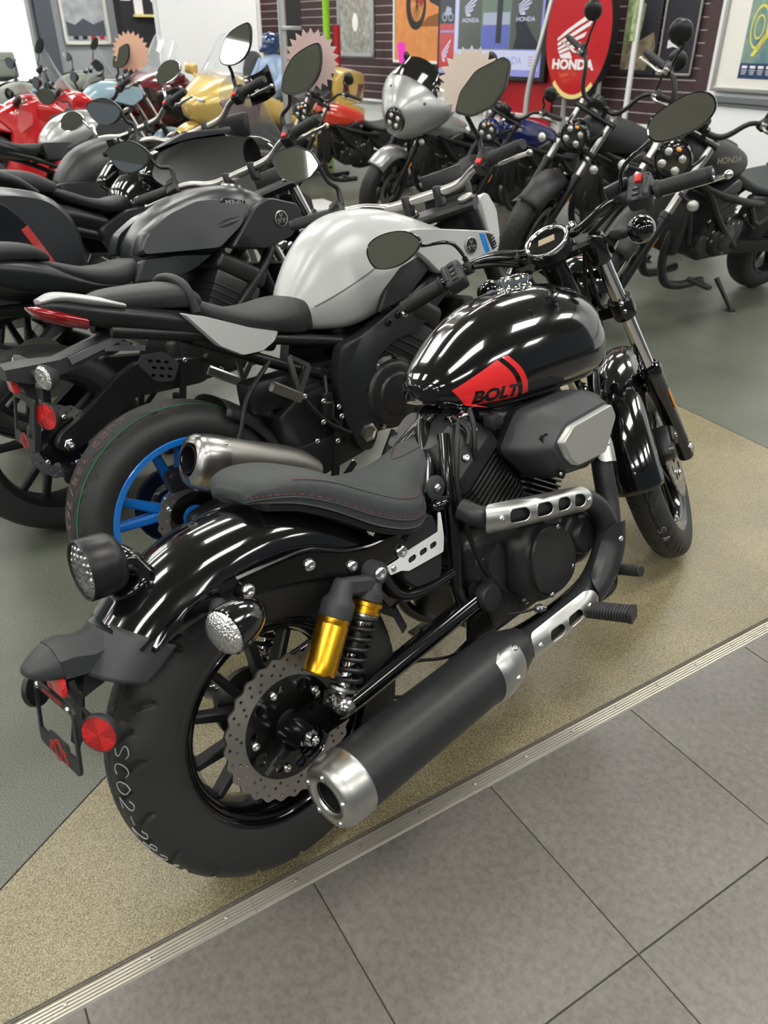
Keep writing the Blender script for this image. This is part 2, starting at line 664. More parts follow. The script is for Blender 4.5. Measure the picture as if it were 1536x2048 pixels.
# ------------------------------------------------------------------ floor
def floor_mat(name, cols, sc1, rough, bump, spots=None):
    m = bpy.data.materials.new(name)
    m.use_nodes = True
    nt = m.node_tree
    b = nt.nodes['Principled BSDF']
    tc = nt.nodes.new('ShaderNodeTexCoord')
    n1 = nt.nodes.new('ShaderNodeTexNoise')
    n1.inputs['Scale'].default_value = sc1
    n1.inputs['Detail'].default_value = 6
    n1.inputs['Roughness'].default_value = 0.75
    nt.links.new(tc.outputs['Object'], n1.inputs['Vector'])
    r1 = nt.nodes.new('ShaderNodeValToRGB')
    e = r1.color_ramp.elements
    e[0].position, e[1].position = 0.36, 0.64
    e[0].color, e[1].color = (*cols[0], 1), (*cols[2], 1)
    k = r1.color_ramp.elements.new(0.5)
    k.color = (*cols[1], 1)
    nt.links.new(n1.outputs['Fac'], r1.inputs['Fac'])
    n2 = nt.nodes.new('ShaderNodeTexNoise')
    n2.inputs['Scale'].default_value = 2.3
    n2.inputs['Detail'].default_value = 5
    nt.links.new(tc.outputs['Object'], n2.inputs['Vector'])
    mr = nt.nodes.new('ShaderNodeMapRange')
    mr.inputs['From Min'].default_value = 0.3
    mr.inputs['From Max'].default_value = 0.7
    mr.inputs['To Min'].default_value = 0.84
    mr.inputs['To Max'].default_value = 1.14
    nt.links.new(n2.outputs['Fac'], mr.inputs['Value'])
    mx = nt.nodes.new('ShaderNodeMix')
    mx.data_type = 'RGBA'
    mx.blend_type = 'MULTIPLY'
    mx.inputs['Factor'].default_value = 1
    nt.links.new(r1.outputs['Color'], mx.inputs['A'])
    nt.links.new(mr.outputs['Result'], mx.inputs['B'])
    nt.links.new(mx.outputs['Result'], b.inputs['Base Color'])
    b.inputs['Roughness'].default_value = rough
    bn = nt.nodes.new('ShaderNodeBump')
    bn.inputs['Strength'].default_value = bump
    bn.inputs['Distance'].default_value = 0.002
    nt.links.new(n1.outputs['Fac'], bn.inputs['Height'])
    nt.links.new(bn.outputs['Normal'], b.inputs['Normal'])
    MATS[name] = m
    return m


floor_mat('terrazzo_green', ((0.030, 0.036, 0.026), (0.105, 0.115, 0.088), (0.235, 0.245, 0.195)), 330, 0.26, 0.25)
floor_mat('terrazzo_beige', ((0.050, 0.040, 0.018), (0.225, 0.190, 0.105), (0.430, 0.385, 0.245)), 360, 0.27, 0.25)
floor_mat('tile_grey', ((0.118, 0.110, 0.097), (0.150, 0.140, 0.124), (0.178, 0.167, 0.149)), 60, 0.36, 0.05)
mat('strip_alu', (0.52, 0.49, 0.42), 0.36, metal=0.6)
mat('strip_dark', (0.10, 0.09, 0.08), 0.6)
mat('grout', (0.03, 0.028, 0.025), 0.9)

g = G()
g.plate([(-9, -5), (16, -5), (16, 22), (-9, 22)], th=0)
floor = struct(g.obj('floor', 'terrazzo_green', None, 0))
LR = [(-1.25, 0.05), (3.075, 1.728), (2.374, -0.631)]
g = G()
g.add([(p[0], p[1], 0.0008) for p in LR], [(0, 2, 1)])
g.obj('beige_panel', 'terrazzo_beige', floor, 0, label='speckled beige floor inlay running under the front motorcycle')
# joint line along the inlay's edge
g = G()
g.bar((LR[0][0], LR[0][1], 0.001), (LR[1][0], LR[1][1], 0.001), 0.003, 0.0014, up=(0, 0, 1))
g.bar((LR[1][0], LR[1][1], 0.001), (LR[2][0], LR[2][1], 0.001), 0.003, 0.0014, up=(0, 0, 1))
g.obj('joint_line', 'grout', floor, 0)
SA = -rad(12.8)
SU = Vector((math.cos(SA), math.sin(SA), 0))
SV = Vector((-math.sin(SA), math.cos(SA), 0))
SP = Vector((-0.074, -0.073, 0))                   # a screw of the strip
g = G()
B0 = SP-SV*0.012
P_ = [B0-SU*3.0, B0+SU*8.0, B0+SU*8.0-SV*6, B0-SU*3.0-SV*6]
g.add([(p.x, p.y, 0.001) for p in P_], [(0, 3, 2, 1)])
g.obj('tile_bed', 'grout', floor, 0)
TILE = 0.457
T0 = Vector((0.295, -0.641, 0))
bm = bmesh.new()
bmesh.ops.create_cube(bm, size=1)
for q in bm.verts:
    q.co = Vector((q.co.x*(TILE-0.0022), q.co.y*(TILE-0.0022), q.co.z*0.004))
bmesh.ops.bevel(bm, geom=[e for e in bm.edges if e.verts[0].co.z > 0 and e.verts[1].co.z > 0], offset=0.0012, segments=1, affect='EDGES')
tme = bpy.data.meshes.new('tile')
bm.to_mesh(tme)
bm.free()
tme.materials.append(MATS['tile_grey'])
for i in range(-3, 9):
    for j in range(-4, 1):
        cpt = T0+SU*((i+0.5)*TILE)+SV*((j+0.5)*TILE)
        o = bpy.data.objects.new('tile', tme)
        COL.objects.link(o)
        o.location = (cpt.x, cpt.y, 0.0012)
        o.rotation_euler = (0, 0, SA)
        o.parent = floor
# ribbed aluminium threshold strip with screws
SM = Matrix(((SU.x, SV.x, 0, SP.x), (SU.y, SV.y, 0, SP.y), (0, 0, 1, 0), (0, 0, 0, 1)))
g = G(SM)
prof = [(-0.022, 0.001), (-0.020, 0.0032)]
for k in range(5):
    y0 = -0.018+k*0.0066
    prof += [(y0, 0.0058), (y0+0.0034, 0.0058), (y0+0.0038, 0.0022), (y0+0.0062, 0.0022)]
prof += [(0.0155, 0.0052), (0.017, 0.0005)]
xs = [-0.62-0.1, -0.0]
for xa, xb in ((-3.0, -0.0962), (-0.0955, 3.2), (3.2006, 6.0)):
    v = []
    for x in (xa, xb):
        v += [(x, p[0], p[1]+0.0012) for p in prof]
    k = len(prof)
    g.add(v, [(i, i+1, k+i+1, k+i) for i in range(k-1)])
strip = struct(g.obj('trim_1', 'strip_alu', None, 0, label='ribbed aluminium threshold strip between the beige floor and the grey tiles'))
g = G(SM)
for k in range(2):
    g.box((1.5, 0.021+k*0.0052, 0.0016), (9, 0.0026, 0.0022))
g.obj('dark_edge', 'strip_dark', strip, 0)
for k in range(-4, 14):
    g = G(SM)
    g.lathe([(0.0042, 0.006), (0.0040, 0.0085), (0.0022, 0.0092), (0, 0.0086)], (k*0.1524, 0, 0), (0, 0, 1), 10)
    g.obj('screw', 'steel', strip)

# ------------------------------------------------------------------ ceiling with recessed light fixtures
mat('ceiling_tile', (0.50, 0.50, 0.47), 0.9, noise=(30, 0.3, (0.54, 0.54, 0.51)))
mat('lamp_glow', (1, 1, 1), 0.5, emit=(1.0, 0.985, 0.94), estr=LAMP_STRENGTH)
mat('lamp_frame', (0.75, 0.75, 0.74), 0.5)
CZ = 3.3
g = G()
g.add([(-9, -5, CZ), (16, -5, CZ), (16, 22, CZ), (-9, 22, CZ)], [(0, 1, 2, 3)])
struct(g.obj('ceiling', 'ceiling_tile', None, 0))
LAMP_A = SA
LU = Vector((math.cos(LAMP_A), math.sin(LAMP_A), 0))
LV = Vector((-math.sin(LAMP_A), math.cos(LAMP_A), 0))
g = G()
g.box((0, 0, -0.012), (1.16, 0.52, 0.012))
pan_me = None
g1 = G()
g1.plate(rrect(1.22, 0.60, 0.01), [rrect(1.16, 0.52, 0.005)], th=0.03, T=Matrix.Translation((0, 0, -0.012)))
cnt = 0
for i in range(-3, 6):
    for j in range(-2, 7):
        p = Vector((0.55, -0.65, 0))+LU*(i*2.2)+LV*(j*2.6)
        if not (-8 < p.x < 15 and -4.5 < p.y < 21):
            continue
        e = empty('ceiling_light', 'rectangular white recessed fluorescent panel light in the ceiling grid', 'ceiling light', (p.x, p.y, CZ-0.004), (0, 0, LAMP_A), 'recessed ceiling lights')
        if pan_me is None:
            o1 = g.obj('diffuser', 'lamp_glow', e, 0)
            o2 = g1.obj('frame', 'lamp_frame', e, 0)
            pan_me = (o1.data, o2.data)
        else:
            for nm, me in zip(('diffuser', 'frame'), pan_me):
                o = bpy.data.objects.new(nm, me)
                COL.objects.link(o)
                o.parent = e
        cnt += 1

# ------------------------------------------------------------------ front motorcycle: black cruiser
LEAN = 0.27961
STEER = 0.4794
RAKE = rad(29)
AXS = Vector((-math.sin(RAKE), 0, math.cos(RAKE)))
STG = Vector((1.70, 0, 0))
ST = Matrix.Translation(STG) @ Matrix.Rotation(STEER, 4, AXS) @ Matrix.Translation(-STG)
hero = empty('cruiser_motorcycle', 'gloss black cruiser motorcycle with red tank badge and gold rear shock, nearest the camera', 'motorcycle', (0, 0, 0.003), (-LEAN, 0, 0))
RA = Vector((0, 0, 0.323))


def about_y(ang, c=(0, 0, 0)):
    return Matrix.Translation(Vector(c)) @ Matrix.Rotation(-ang, 4, 'Y')


# rear tyre -----------------------------------------------------
rp = [(0.060, 0.207), (0.068, 0.216), (0.0735, 0.235), (0.0755, 0.258), (0.0735, 0.279), (0.066, 0.298), (0.052, 0.3115), (0.030, 0.3200), (0, 0.323)]
pt = 2*PI/18
hg = seg_groove([(0.02, -0.066, 0.10, -0.040), (0.10, -0.040, 0.17, -0.032), (0.20, -0.050, 0.30, -0.014),
                 (0.19, 0.066, 0.27, 0.040), (0.27, 0.040, 0.34, 0.032), (0.03, 0.050, 0.13, 0.014)], 0.0060, 0.0085, pt)


def hgroove(TH, YY):
    return hg(TH, YY)+0.0028*np.clip(1.5-np.abs(np.abs(YY)-0.0005)/0.0028*1.5, 0, 1)


rt = tyre('rear_tyre', rp, 640, 'rubber', hero, RA, hgroove, sub=5)
# chalk writing over the right shoulder, read down the tyre


def tyre_pt(prof, th, s, c, lift=0.0006):
    """point on a tyre at angle th; s = signed y"""
    dp = crp(np.array(prof), 8)[::-1]
    k = int(np.argmax(dp[:, 0]))
    r = float(np.interp(abs(s), dp[:k+1, 0], dp[:k+1, 1]))+lift
    return (c[0]+r*math.cos(th), c[1]+s, c[2]+r*math.sin(th))


g = G()
write_on(g, 'SC02-2821', lambda u, v: tyre_pt(rp, rad(156)+u/0.315, -0.020-v*0.85, RA), 0.027, 0.0009)
g.obj('chalk_writing', 'chalk', rt, label='grey handwritten chalk marks')
g = G()
for rr_ in (0.2235, 0.228, 0.2885):
    P = [(rr_*math.cos(a), 0, rr_*math.sin(a)) for a in np.linspace(0, 2*PI, 97)]
    yy = -np.interp(rr_, [p[1] for p in rp], [p[0] for p in rp])
    g.tube([(p[0], yy-0.0002, p[2]+0.323) for p in P], 0.0008, 5)
g.obj('sidewall_ring', 'rubber', rt)

# rear rim, hub, spokes
g = G()
yo = [(0.187, -0.046), (0.196, -0.054), (0.205, -0.0565), (0.2115, -0.060), (0.2135, -0.0645), (0.211, -0.066), (0.206, -0.064), (0.201, -0.058), (0.194, -0.050), (0.184, -0.036), (0.180, 0), (0.184, 0.036), (0.194, 0.050), (0.206, 0.064), (0.2135, 0.0645), (0.205, 0.0565), (0.190, 0.044), (0.176, 0.030), (0.172, 0), (0.176, -0.030), (0.187, -0.046)]
g.lathe([(r, -y) for r, y in yo], RA, (0, -1, 0), 96)
rim = g.obj('rear_rim', 'gloss_black', hero)
for k in range(6):
    for s in (-1, 1):
        g = G()
        a0 = 2*PI*k/6+0.28
        a1 = a0+s*0.25
        p0 = (0.035*math.cos(a0), -0.012, 0.323+0.035*math.sin(a0))
        p1 = (0.178*math.cos(a1), -0.016, 0.323+0.178*math.sin(a1))
        g.bar(p0, p1, 0.022, 0.040, 0.017, 0.030, up=(0, 1, 0), bev=0.2)
        pm = Vector(p0)*0.45+Vector(p1)*0.55
        g.bar(Vector(p0)*0.25+Vector(p1)*0.75+Vector((0, -0.016, 0)), Vector(p1)+Vector((0, -0.014, 0)), 0.008, 0.004)
        g.obj('spoke', 'satin_black', rim)
g = G()
g.lathe([(0, 0.085), (0.030, 0.085), (0.040, 0.078), (0.046, 0.06), (0.040, 0.03), (0.040, -0.04), (0.062, -0.05), (0.075, -0.06), (0.075, -0.075), (0, -0.08)], RA, (0, -1, 0), 40)
g.obj('rear_hub', 'satin_black', rim)

# rear brake disc with scalloped edge
def brake_disc(name, c, y, parent, R=0.149, Ri=0.104, waves=28, X=None, bolts=5, a0=0.0, m='steel', carrier=True):
    out = []
    n = waves*8
    for i in range(n):
        a = 2*PI*i/n
        out.append(((R-0.0032+0.0032*math.cos(waves*a)*1.0)*math.cos(a), (R-0.0032+0.0032*math.cos(waves*a))*math.sin(a)))
    holes = [circle2(Ri, 64)]
    for k in range(waves):
        a = 2*PI*k/waves
        for rr_, da in ((R-0.012, 0.0), (R-0.027, 0.35)):
            aa = a+da*2*PI/waves
            holes.append(circle2(0.0034, 8, (rr_*math.cos(aa), rr_*math.sin(aa))))
        if k % 2 == 0:
            aa = a+0.7*2*PI/waves
            holes.append(circle2(0.0034, 8, ((R-0.037)*math.cos(aa), (R-0.037)*math.sin(aa))))
    T = TY(y, c[0], c[2])
    if X is not None:
        T = X @ T
    g = G()
    g.plate(out, holes, 0.005, T)
    d = g.obj(name, m, parent, 30)
    if carrier:
        g = G()
        hs = [circle2(0.036, 24)]
        for k in range(bolts*2):
            a = a0+2*PI*(k+0.5)/(bolts*2)+0.1
            hs.append(circle2(0.008 if k % 2 else 0.013, 14, (0.083*math.cos(a), 0.083*math.sin(a))))
        g.plate(circle2(Ri+0.002, 72), hs, 0.006, T @ Matrix.Translation((0, 0, -0.002)))
        g.obj('disc_carrier', 'frame_black', d)
        for k in range(bolts):
            a = a0+2*PI*k/bolts
            g = G(T)
            xbolt(g, (0.083*math.cos(a), 0.083*math.sin(a), 0.002), (0, 0, 1), 0.0085, 0.006)
            g.obj('disc_bolt', 'bolt_steel', d)
    return d


brake_disc('rear_brake_disc', RA, -0.088, hero, a0=rad(175))

# axle, adjuster, swingarm
g = G()
g.cyl((0, 0.15, 0.323), (0, -0.157, 0.323), 0.010)
axle = g.obj('rear_axle', 'steel', hero)
g = G()
g.lathe([(0.0, 0.0), (0.021, 0.0), (0.021, 0.003), (0.017, 0.0035)], (0, -0.141, 0.323), (0, -1, 0), 24)
hexnut(g, (0, -0.144, 0.323), (0, -1, 0), 0.0185, 0.013)
g.lathe([(0.0095, 0.012), (0.0095, 0.026), (0.0075, 0.028), (0.0055, 0.028), (0.005, 0.02), (0, 0.02)], (0, -0.144, 0.323), (0, -1, 0), 16)
g.obj('axle_nut', 'bolt_steel', axle, 30)
for s in (-1, 1):
    g = G()
    y = 0.118*s
    g.tube([(0.56, y, 0.352), (0.45, y, 0.342), (0.28, y, 0.326), (0.12, y, 0.312), (0.085, y, 0.312)], [0.024, 0.024, 0.024, 0.023, 0.018], 16, sm=4)
    g.plate(roundpoly([(0.13, 0.338), (0.085, 0.362), (0.02, 0.355), (-0.035, 0.345), (-0.05, 0.323), (-0.03, 0.300), (0.03, 0.292), (0.13, 0.290)], 0.012), [], 0.028, TY(y))
    g.lathe([(0.0, 0.01), (0.027, 0.01), (0.027, -0.045), (0.03, -0.05)], (-0.012, y-0.012 if s < 0 else y+0.012, 0.33), (0, 1 if s < 0 else -1, 0), 24)
    g.obj('swingarm', 'gloss_black', hero)
g = G()
g.tube([(-0.02, -0.118, 0.318), (-0.075, -0.116, 0.292)], 0.0055, 8)
g.cyl((-0.074, -0.116, 0.2925), (-0.092, -0.116, 0.284), 0.009, 6)
g.box((0, 0, 0), (0.03, 0.02, 0.012), frame((-0.045, -0.122, 0.306), (0.9, 0, 0.42), (0, -1, 0)), 0.003)
g.obj('chain_adjuster', 'satin_black', hero)

# rear fender ----------------------------------------------------
FA = [22, 35, 50, 65, 80, 95, 108, 118, 127.5]
FR = [0.415, 0.42, 0.428, 0.432, 0.430, 0.424, 0.420, 0.417, 0.415]
FD = [0.10, 0.105, 0.112, 0.118, 0.118, 0.112, 0.094, 0.074, 0.056]
FW = [0.108, 0.110, 0.112, 0.112, 0.112, 0.112, 0.110, 0.108, 0.106]


def fender_ring(a, R, D, W, c, da=0.0, lean_edge=0.0):
    pr = [(0, R), (W*0.30, R-0.003), (W*0.60, R-0.013), (W*0.82, R-0.029), (W*0.95, R-0.052), (W, R-max(0.06, D*0.72)), (W*1.0, R-D), (W*0.985, R-D-0.0015)]
    out = []
    for y, r in pr:
        aa = rad(a)+lean_edge*(R-r)
        out.append((c[0]+r*math.cos(aa), -y, c[2]+r*math.sin(aa)))
    return out


g = G()
rings = [fender_ring(a, R, D, W, RA, lean_edge=(0.0 if a < 126 else -0.35)) for a, R, D, W in zip(FA, FR, FD, FW)]
g.csurf(rings, 6, 4, closed=False)
fen = g.obj('rear_fender', 'gloss_black', hero, 60)
md = fen.modifiers.new('thickness', 'SOLIDIFY')
md.thickness = 0.003
md.offset = -1
# side bead pressed along the fender
g = G()
for s in (-1, 1):
    P = []
    for a, R, D, W in zip(FA[2:], FR[2:], FD[2:], FW[2:]):
        r = R-D*0.62
        P.append((RA.x+r*math.cos(rad(a)), s*(W+0.001), RA.z+r*math.sin(rad(a))))
    g.tube(P, 0.0035, 8, sm=5)
g.obj('fender_bead', 'gloss_black', fen)
g = G()
for a, R in ((94.5, 0.4245), (71, 0.4325)):
    d = (math.cos(rad(a)), 0, math.sin(rad(a)))
    xbolt(g, (RA.x+d[0]*R, 0, RA.z+d[2]*R), d, 0.010, 0.006)
g.obj('fender_bolt', 'satin_black', fen)
# inner mudguard
g = G()
rings = [[(RA.x+r*math.cos(rad(a)), -y, RA.z+r*math.sin(rad(a))) for y, r in ((0, 0.352), (0.05, 0.350), (0.085, 0.342), (0.096, 0.325), (0.098, 0.300 if a > 60 else 0.315))] for a in (8, 30, 50, 70, 90, 105, 118)]
g.csurf(rings, 4, 3, closed=False)
g.obj('inner_fender', 'matte_black', hero, 60)
# fender strut with bolts
for s in (-1, 1):
    g = G()
    ol = roundpoly([(-0.052, 0.630), (-0.03, 0.668), (0.03, 0.662), (0.11, 0.655), (0.19, 0.618), (0.24, 0.602), (0.30, 0.598), (0.335, 0.592), (0.355, 0.566), (0.345, 0.538), (0.30, 0.528), (0.268, 0.535), (0.25, 0.525), (0.215, 0.555), (0.12, 0.598), (0.03, 0.622)], 0.014)
    g.plate(ol, [], 0.012, TY(s*0.120))
    st_ = g.obj('fender_strut', 'frame_black', hero, 30)
    if s < 0:
        g = G()
        g.tube([(-0.045, -0.127, 0.672), (0.04, -0.127, 0.668), (0.115, -0.127, 0.660), (0.19, -0.127, 0.624), (0.25, -0.127, 0.607), (0.30, -0.127, 0.603), (0.336, -0.127, 0.597)], 0.004, 8, sm=4)
        g.obj('strut_flange', 'frame_black', st_)
        for x, z in ((-0.028, 0.641), (0.107, 0.630), (0.201, 0.585), (0.331, 0.560)):
            g = G()
            xbolt(g, (x, -0.1265, z), (0, -1, 0), 0.0125 if x < 0.3 else 0.0145, 0.008)
            g.obj('strut_bolt', 'bolt_steel', st_)

# tail lamp -------------------------------------------------------
lc = Vector((-0.232, 0, 0.752))
ld = Vector((-0.995, 0, 0.10)).normalized()
g = G()
g.lathe([(0, -0.055), (0.030, -0.055), (0.045, -0.048), (0.0525, -0.036), (0.0535, -0.030), (0.0535, 0.012), (0.0515, 0.015), (0.049, 0.013), (0.049, 0.004)], lc, ld, 48)
tl = g.obj('tail_lamp', 'satin_black', hero)
g = G()
g.lathe([(0.049, 0.006), (0.047, 0.011), (0.040, 0.0145), (0.025, 0.017), (0, 0.018)], lc, ld, 40)
g.obj('lens', mat('lens_glass', (0.9, 0.9, 0.9), 0.03, trans=1.0, ior=1.3, alpha=0.35), tl)
g = G()
g.lathe([(0.0488, 0.004), (0.0, 0.002)], lc, ld, 40)
g.obj('reflector_bowl', 'lens_clear', tl)
g = G()
Fl = frame(lc, (0, 1, 0), ld)
for i in range(-3, 4):
    for j in range(-3, 4):
        x, y = i*0.0125+(0.006 if j % 2 else 0), j*0.0115
        if x*x+y*y < 0.041**2:
            g.lathe([(0.0058, 0.009), (0.003, 0.0035), (0.0015, 0.006), (0, 0.008)], Fl @ Vector((x, y, 0)), ld, 6)
g.obj('led_reflector', 'chrome', tl, 20)
g = G()
g.csurf([[(-0.190, 0, 0.772), (-0.190, -0.03, 0.762), (-0.190, -0.036, 0.745), (-0.190, -0.028, 0.725), (-0.190, 0, 0.715)],
         [(-0.165, 0, 0.768), (-0.165, -0.03, 0.758), (-0.165, -0.037, 0.740), (-0.170, -0.030, 0.715), (-0.178, 0, 0.70)],
         [(-0.140, 0, 0.738), (-0.145, -0.034, 0.728), (-0.155, -0.044, 0.712), (-0.175, -0.036, 0.690), (-0.190, 0, 0.68)]], 4, 4)
g.lathe([(0.044, 0), (0.043, 0.006), (0.038, 0.010), (0.02, 0.012)], (-0.172, 0, 0.700), (-0.42, 0, 0.907), 32)
g.obj('lamp_mount', 'gloss_black', tl, 60)

# tail bracket, licence frame, reflectors -------------------------
g = G()
rings = []
for a, e in ((125.5, 0.0), (130, 0.0), (134.5, 0.0), (138, 0.0)):
    R = 0.4135
    D = {125.5: 0.085, 130: 0.085, 134.5: 0.070, 138: 0.03}[a]
    pr = [(0, R), (0.033, R-0.003), (0.066, R-0.013), (0.088, R-0.028), (0.098, R-0.045), (0.1015, R-0.06), (0.102, R-0.06-D*0.3)]
    rings.append([(RA.x+r*math.cos(rad(a)-0.8*(0.4135-r)), -y, RA.z+r*math.sin(rad(a)-0.8*(0.4135-r))) for y, r in pr])
g.csurf(rings, 3, 4, closed=False)
tb = g.obj('tail_bracket', 'plastic_grey', hero, 40)
md = tb.modifiers.new('thickness', 'SOLIDIFY')
md.thickness = 0.004
md.offset = -1
g = G()


def nose(x, hw, zb, zt, t=0.6):
    return [(x, 0, zt), (x, -hw*t, zt-0.002), (x, -hw, (zt*0.65+zb*0.35)), (x, -hw*0.95, zb+0.004), (x, 0, zb)]


g.csurf([nose(-0.225, 0.058, 0.600, 0.644), nose(-0.252, 0.055, 0.597, 0.652), nose(-0.285, 0.052, 0.598, 0.650), nose(-0.312, 0.047, 0.602, 0.662), nose(-0.337, 0.045, 0.607, 0.664)], 1, 1, linu=True, linv=True)
g.obj('bracket_arm', 'plastic_grey', tb, 30)
g = G()
g.csurf([nose(-0.3375, 0.0425, 0.609, 0.662, 0.5), nose(-0.350, 0.040, 0.612, 0.660, 0.5), nose(-0.368, 0.032, 0.618, 0.652, 0.5), nose(-0.381, 0.020, 0.626, 0.645, 0.5), nose(-0.386, 0.006, 0.633, 0.639, 0.5)], 5, 4)
g.obj('plate_lamp_cowl', 'plastic_grey', tb, 60)
g = G()
g.csurf([[(-0.262, 0, 0.60), (-0.262, -0.035, 0.60), (-0.262, -0.035, 0.575), (-0.262, 0, 0.575)], [(-0.300, 0, 0.60), (-0.305, -0.03, 0.60), (-0.322, -0.03, 0.56), (-0.322, 0, 0.56)], [(-0.315, 0, 0.56), (-0.318, -0.022, 0.55), (-0.333, -0.022, 0.52), (-0.333, 0, 0.52)], [(-0.33, 0, 0.50), (-0.332, -0.02, 0.50), (-0.352, -0.02, 0.475), (-0.352, 0, 0.475)]], 1, 1, linu=True, linv=True)
g.box((-0.330, 0, 0.585), (0.012, 0.075, 0.035), bev=0.003)
g.obj('plate_stay', 'matte_black', tb, 30)
pc = Vector((-0.3665, 0, 0.524))
pn = Vector((-0.976, 0, 0.21)).normalized()
TP = frame(pc, (0, -1, 0), pn)
g = G()
g.plate(rrect(0.184, 0.116, 0.012), [[(-0.082, 0.046), (-0.082, -0.030), (-0.045, -0.033), (-0.040, -0.022), (0.040, -0.022), (0.045, -0.033), (0.082, -0.030), (0.082, 0.046)][::-1]], 0.005, TP)
pf = g.obj('plate_frame', 'matte_black', tb, 20, label='black licence plate frame with red print')
mat('print_red', (0.38, 0.03, 0.025), 0.6)
g = G(TP)
g.plate(circle2(0.019, 20, (0, -0.043)), [circle2(0.016, 20, (0, -0.043))], 0.001, Matrix.Translation((0, 0, 0.003)))
g.plate(circle2(0.013, 20, (0, -0.043)), [circle2(0.0115, 20, (0, -0.043))], 0.001, Matrix.Translation((0, 0, 0.003)))
for s in (-1, 1):
    for k in range(5):
        g.box((s*(0.026+0.003*k), -0.036-0.0045*k, 0.003), (0.016-0.001*k, 0.002, 0.001))
g.obj('frame_print', 'print_red', pf, 0)
g = G(TP)
for k in range(14):
    g.box((-0.040+k*0.0062, 0.0525, 0.003), (0.004, 0.0045, 0.001))
g.obj('frame_lettering', 'print_red', pf, 0)
g = G(TP)
for x, y in ((-0.070, 0.052), (0.070, 0.052)):
    xbolt(g, (x, y, 0.0025), (0, 0, 1), 0.006, 0.004)
g.obj('plate_bolt', 'bolt_steel', pf)


def round_reflector(c, n, r, parent):
    g = G()
    g.lathe([(0, -0.006), (r*0.98, -0.006), (r, -0.003), (r, 0.004), (r*0.93, 0.006), (r*0.90, 0.004)], c, n, 36)
    o = g.obj('side_reflector', 'matte_black', parent)
    F = frame(c, (0, 0, 1), n)
    for k in range(6):
        g = G(F)
        a0, a1 = 2*PI*k/6, 2*PI*(k+1)/6
        pts = [(0, 0, 0.0062)]+[(r*0.91*math.cos(a0+(a1-a0)*t/8), r*0.91*math.sin(a0+(a1-a0)*t/8), 0.0045) for t in range(9)]
        g.add(pts, [(0, i, i+1) for i in range(1, 9)])
        g.obj('reflector_facet', 'reflector_red' if k % 2 else 'reflector_red_dark', o, 0)
    return o


round_reflector((-0.337, -0.122, 0.540), (-0.80, -0.60, 0.10), 0.0325, tb)
round_reflector((-0.352, 0.118, 0.548), (-0.55, 0.83, 0.0), 0.0325, tb)
g = G()
for s in (-1, 1):
    g.bar((-0.325, 0, 0.535), (-0.330, s*0.112, 0.542), 0.020, 0.003, up=(1, 0, 0))
g.obj('reflector_stay', 'matte_black', tb)
g = G(TP)
g.box((0.012, 0.078, -0.004), (0.07, 0.03, 0.010), bev=0.003)
g.obj('rear_reflector', 'reflector_red', tb)


def turn_signal(name, c, n, r, parent, X=None, base=None, body='gloss_black', len_=2.2):
    g = G(X)
    c = Vector(c); n = Vector(n).normalized()
    prof = [(0, -len_*r)]+[(r*math.sin(t)**0.75, -len_*r*math.cos(t)) for t in np.linspace(0.15, PI/2, 9)]+[(r, 0.004), (r*0.93, 0.006)]
    g.lathe(prof, c, n, 32)
    o = g.obj(name, body, parent, 50)
    g = G(X)
    g.lathe([(r*0.95, 0.003), (r*0.90, 0.010), (r*0.72, 0.017), (r*0.4, 0.021), (0, 0.022)], c, n, 28)
    g.obj('lens', 'lens_clear', o)
    g = G(X)
    g.sph(c+n*0.0165+Vector((0, 0.2*r, 0.30*r)), (0.006, 0.0075, 0.011), 10, 6)
    g.obj('bulb', 'amber', o)
    if base is not None:
        g = G(X)
        b = Vector(base)
        g.tube([b, b+(c-b)*0.55], [0.017, 0.013], 14)
        g.tube([b, b+(c-b)*0.95-n*r*0.5], 0.009, 10)
        g.obj('stalk', 'rubber_grip', o)
    return o


turn_signal('rear_turn_signal', (-0.122, -0.200, 0.630), (-0.97, -0.22, -0.02), 0.042, hero, base=(-0.085, -0.115, 0.636), len_=1.9)
turn_signal('rear_turn_signal', (-0.110, 0.185, 0.632), (-0.97, 0.22, -0.02), 0.042, hero, base=(-0.085, 0.115, 0.636), len_=1.9)

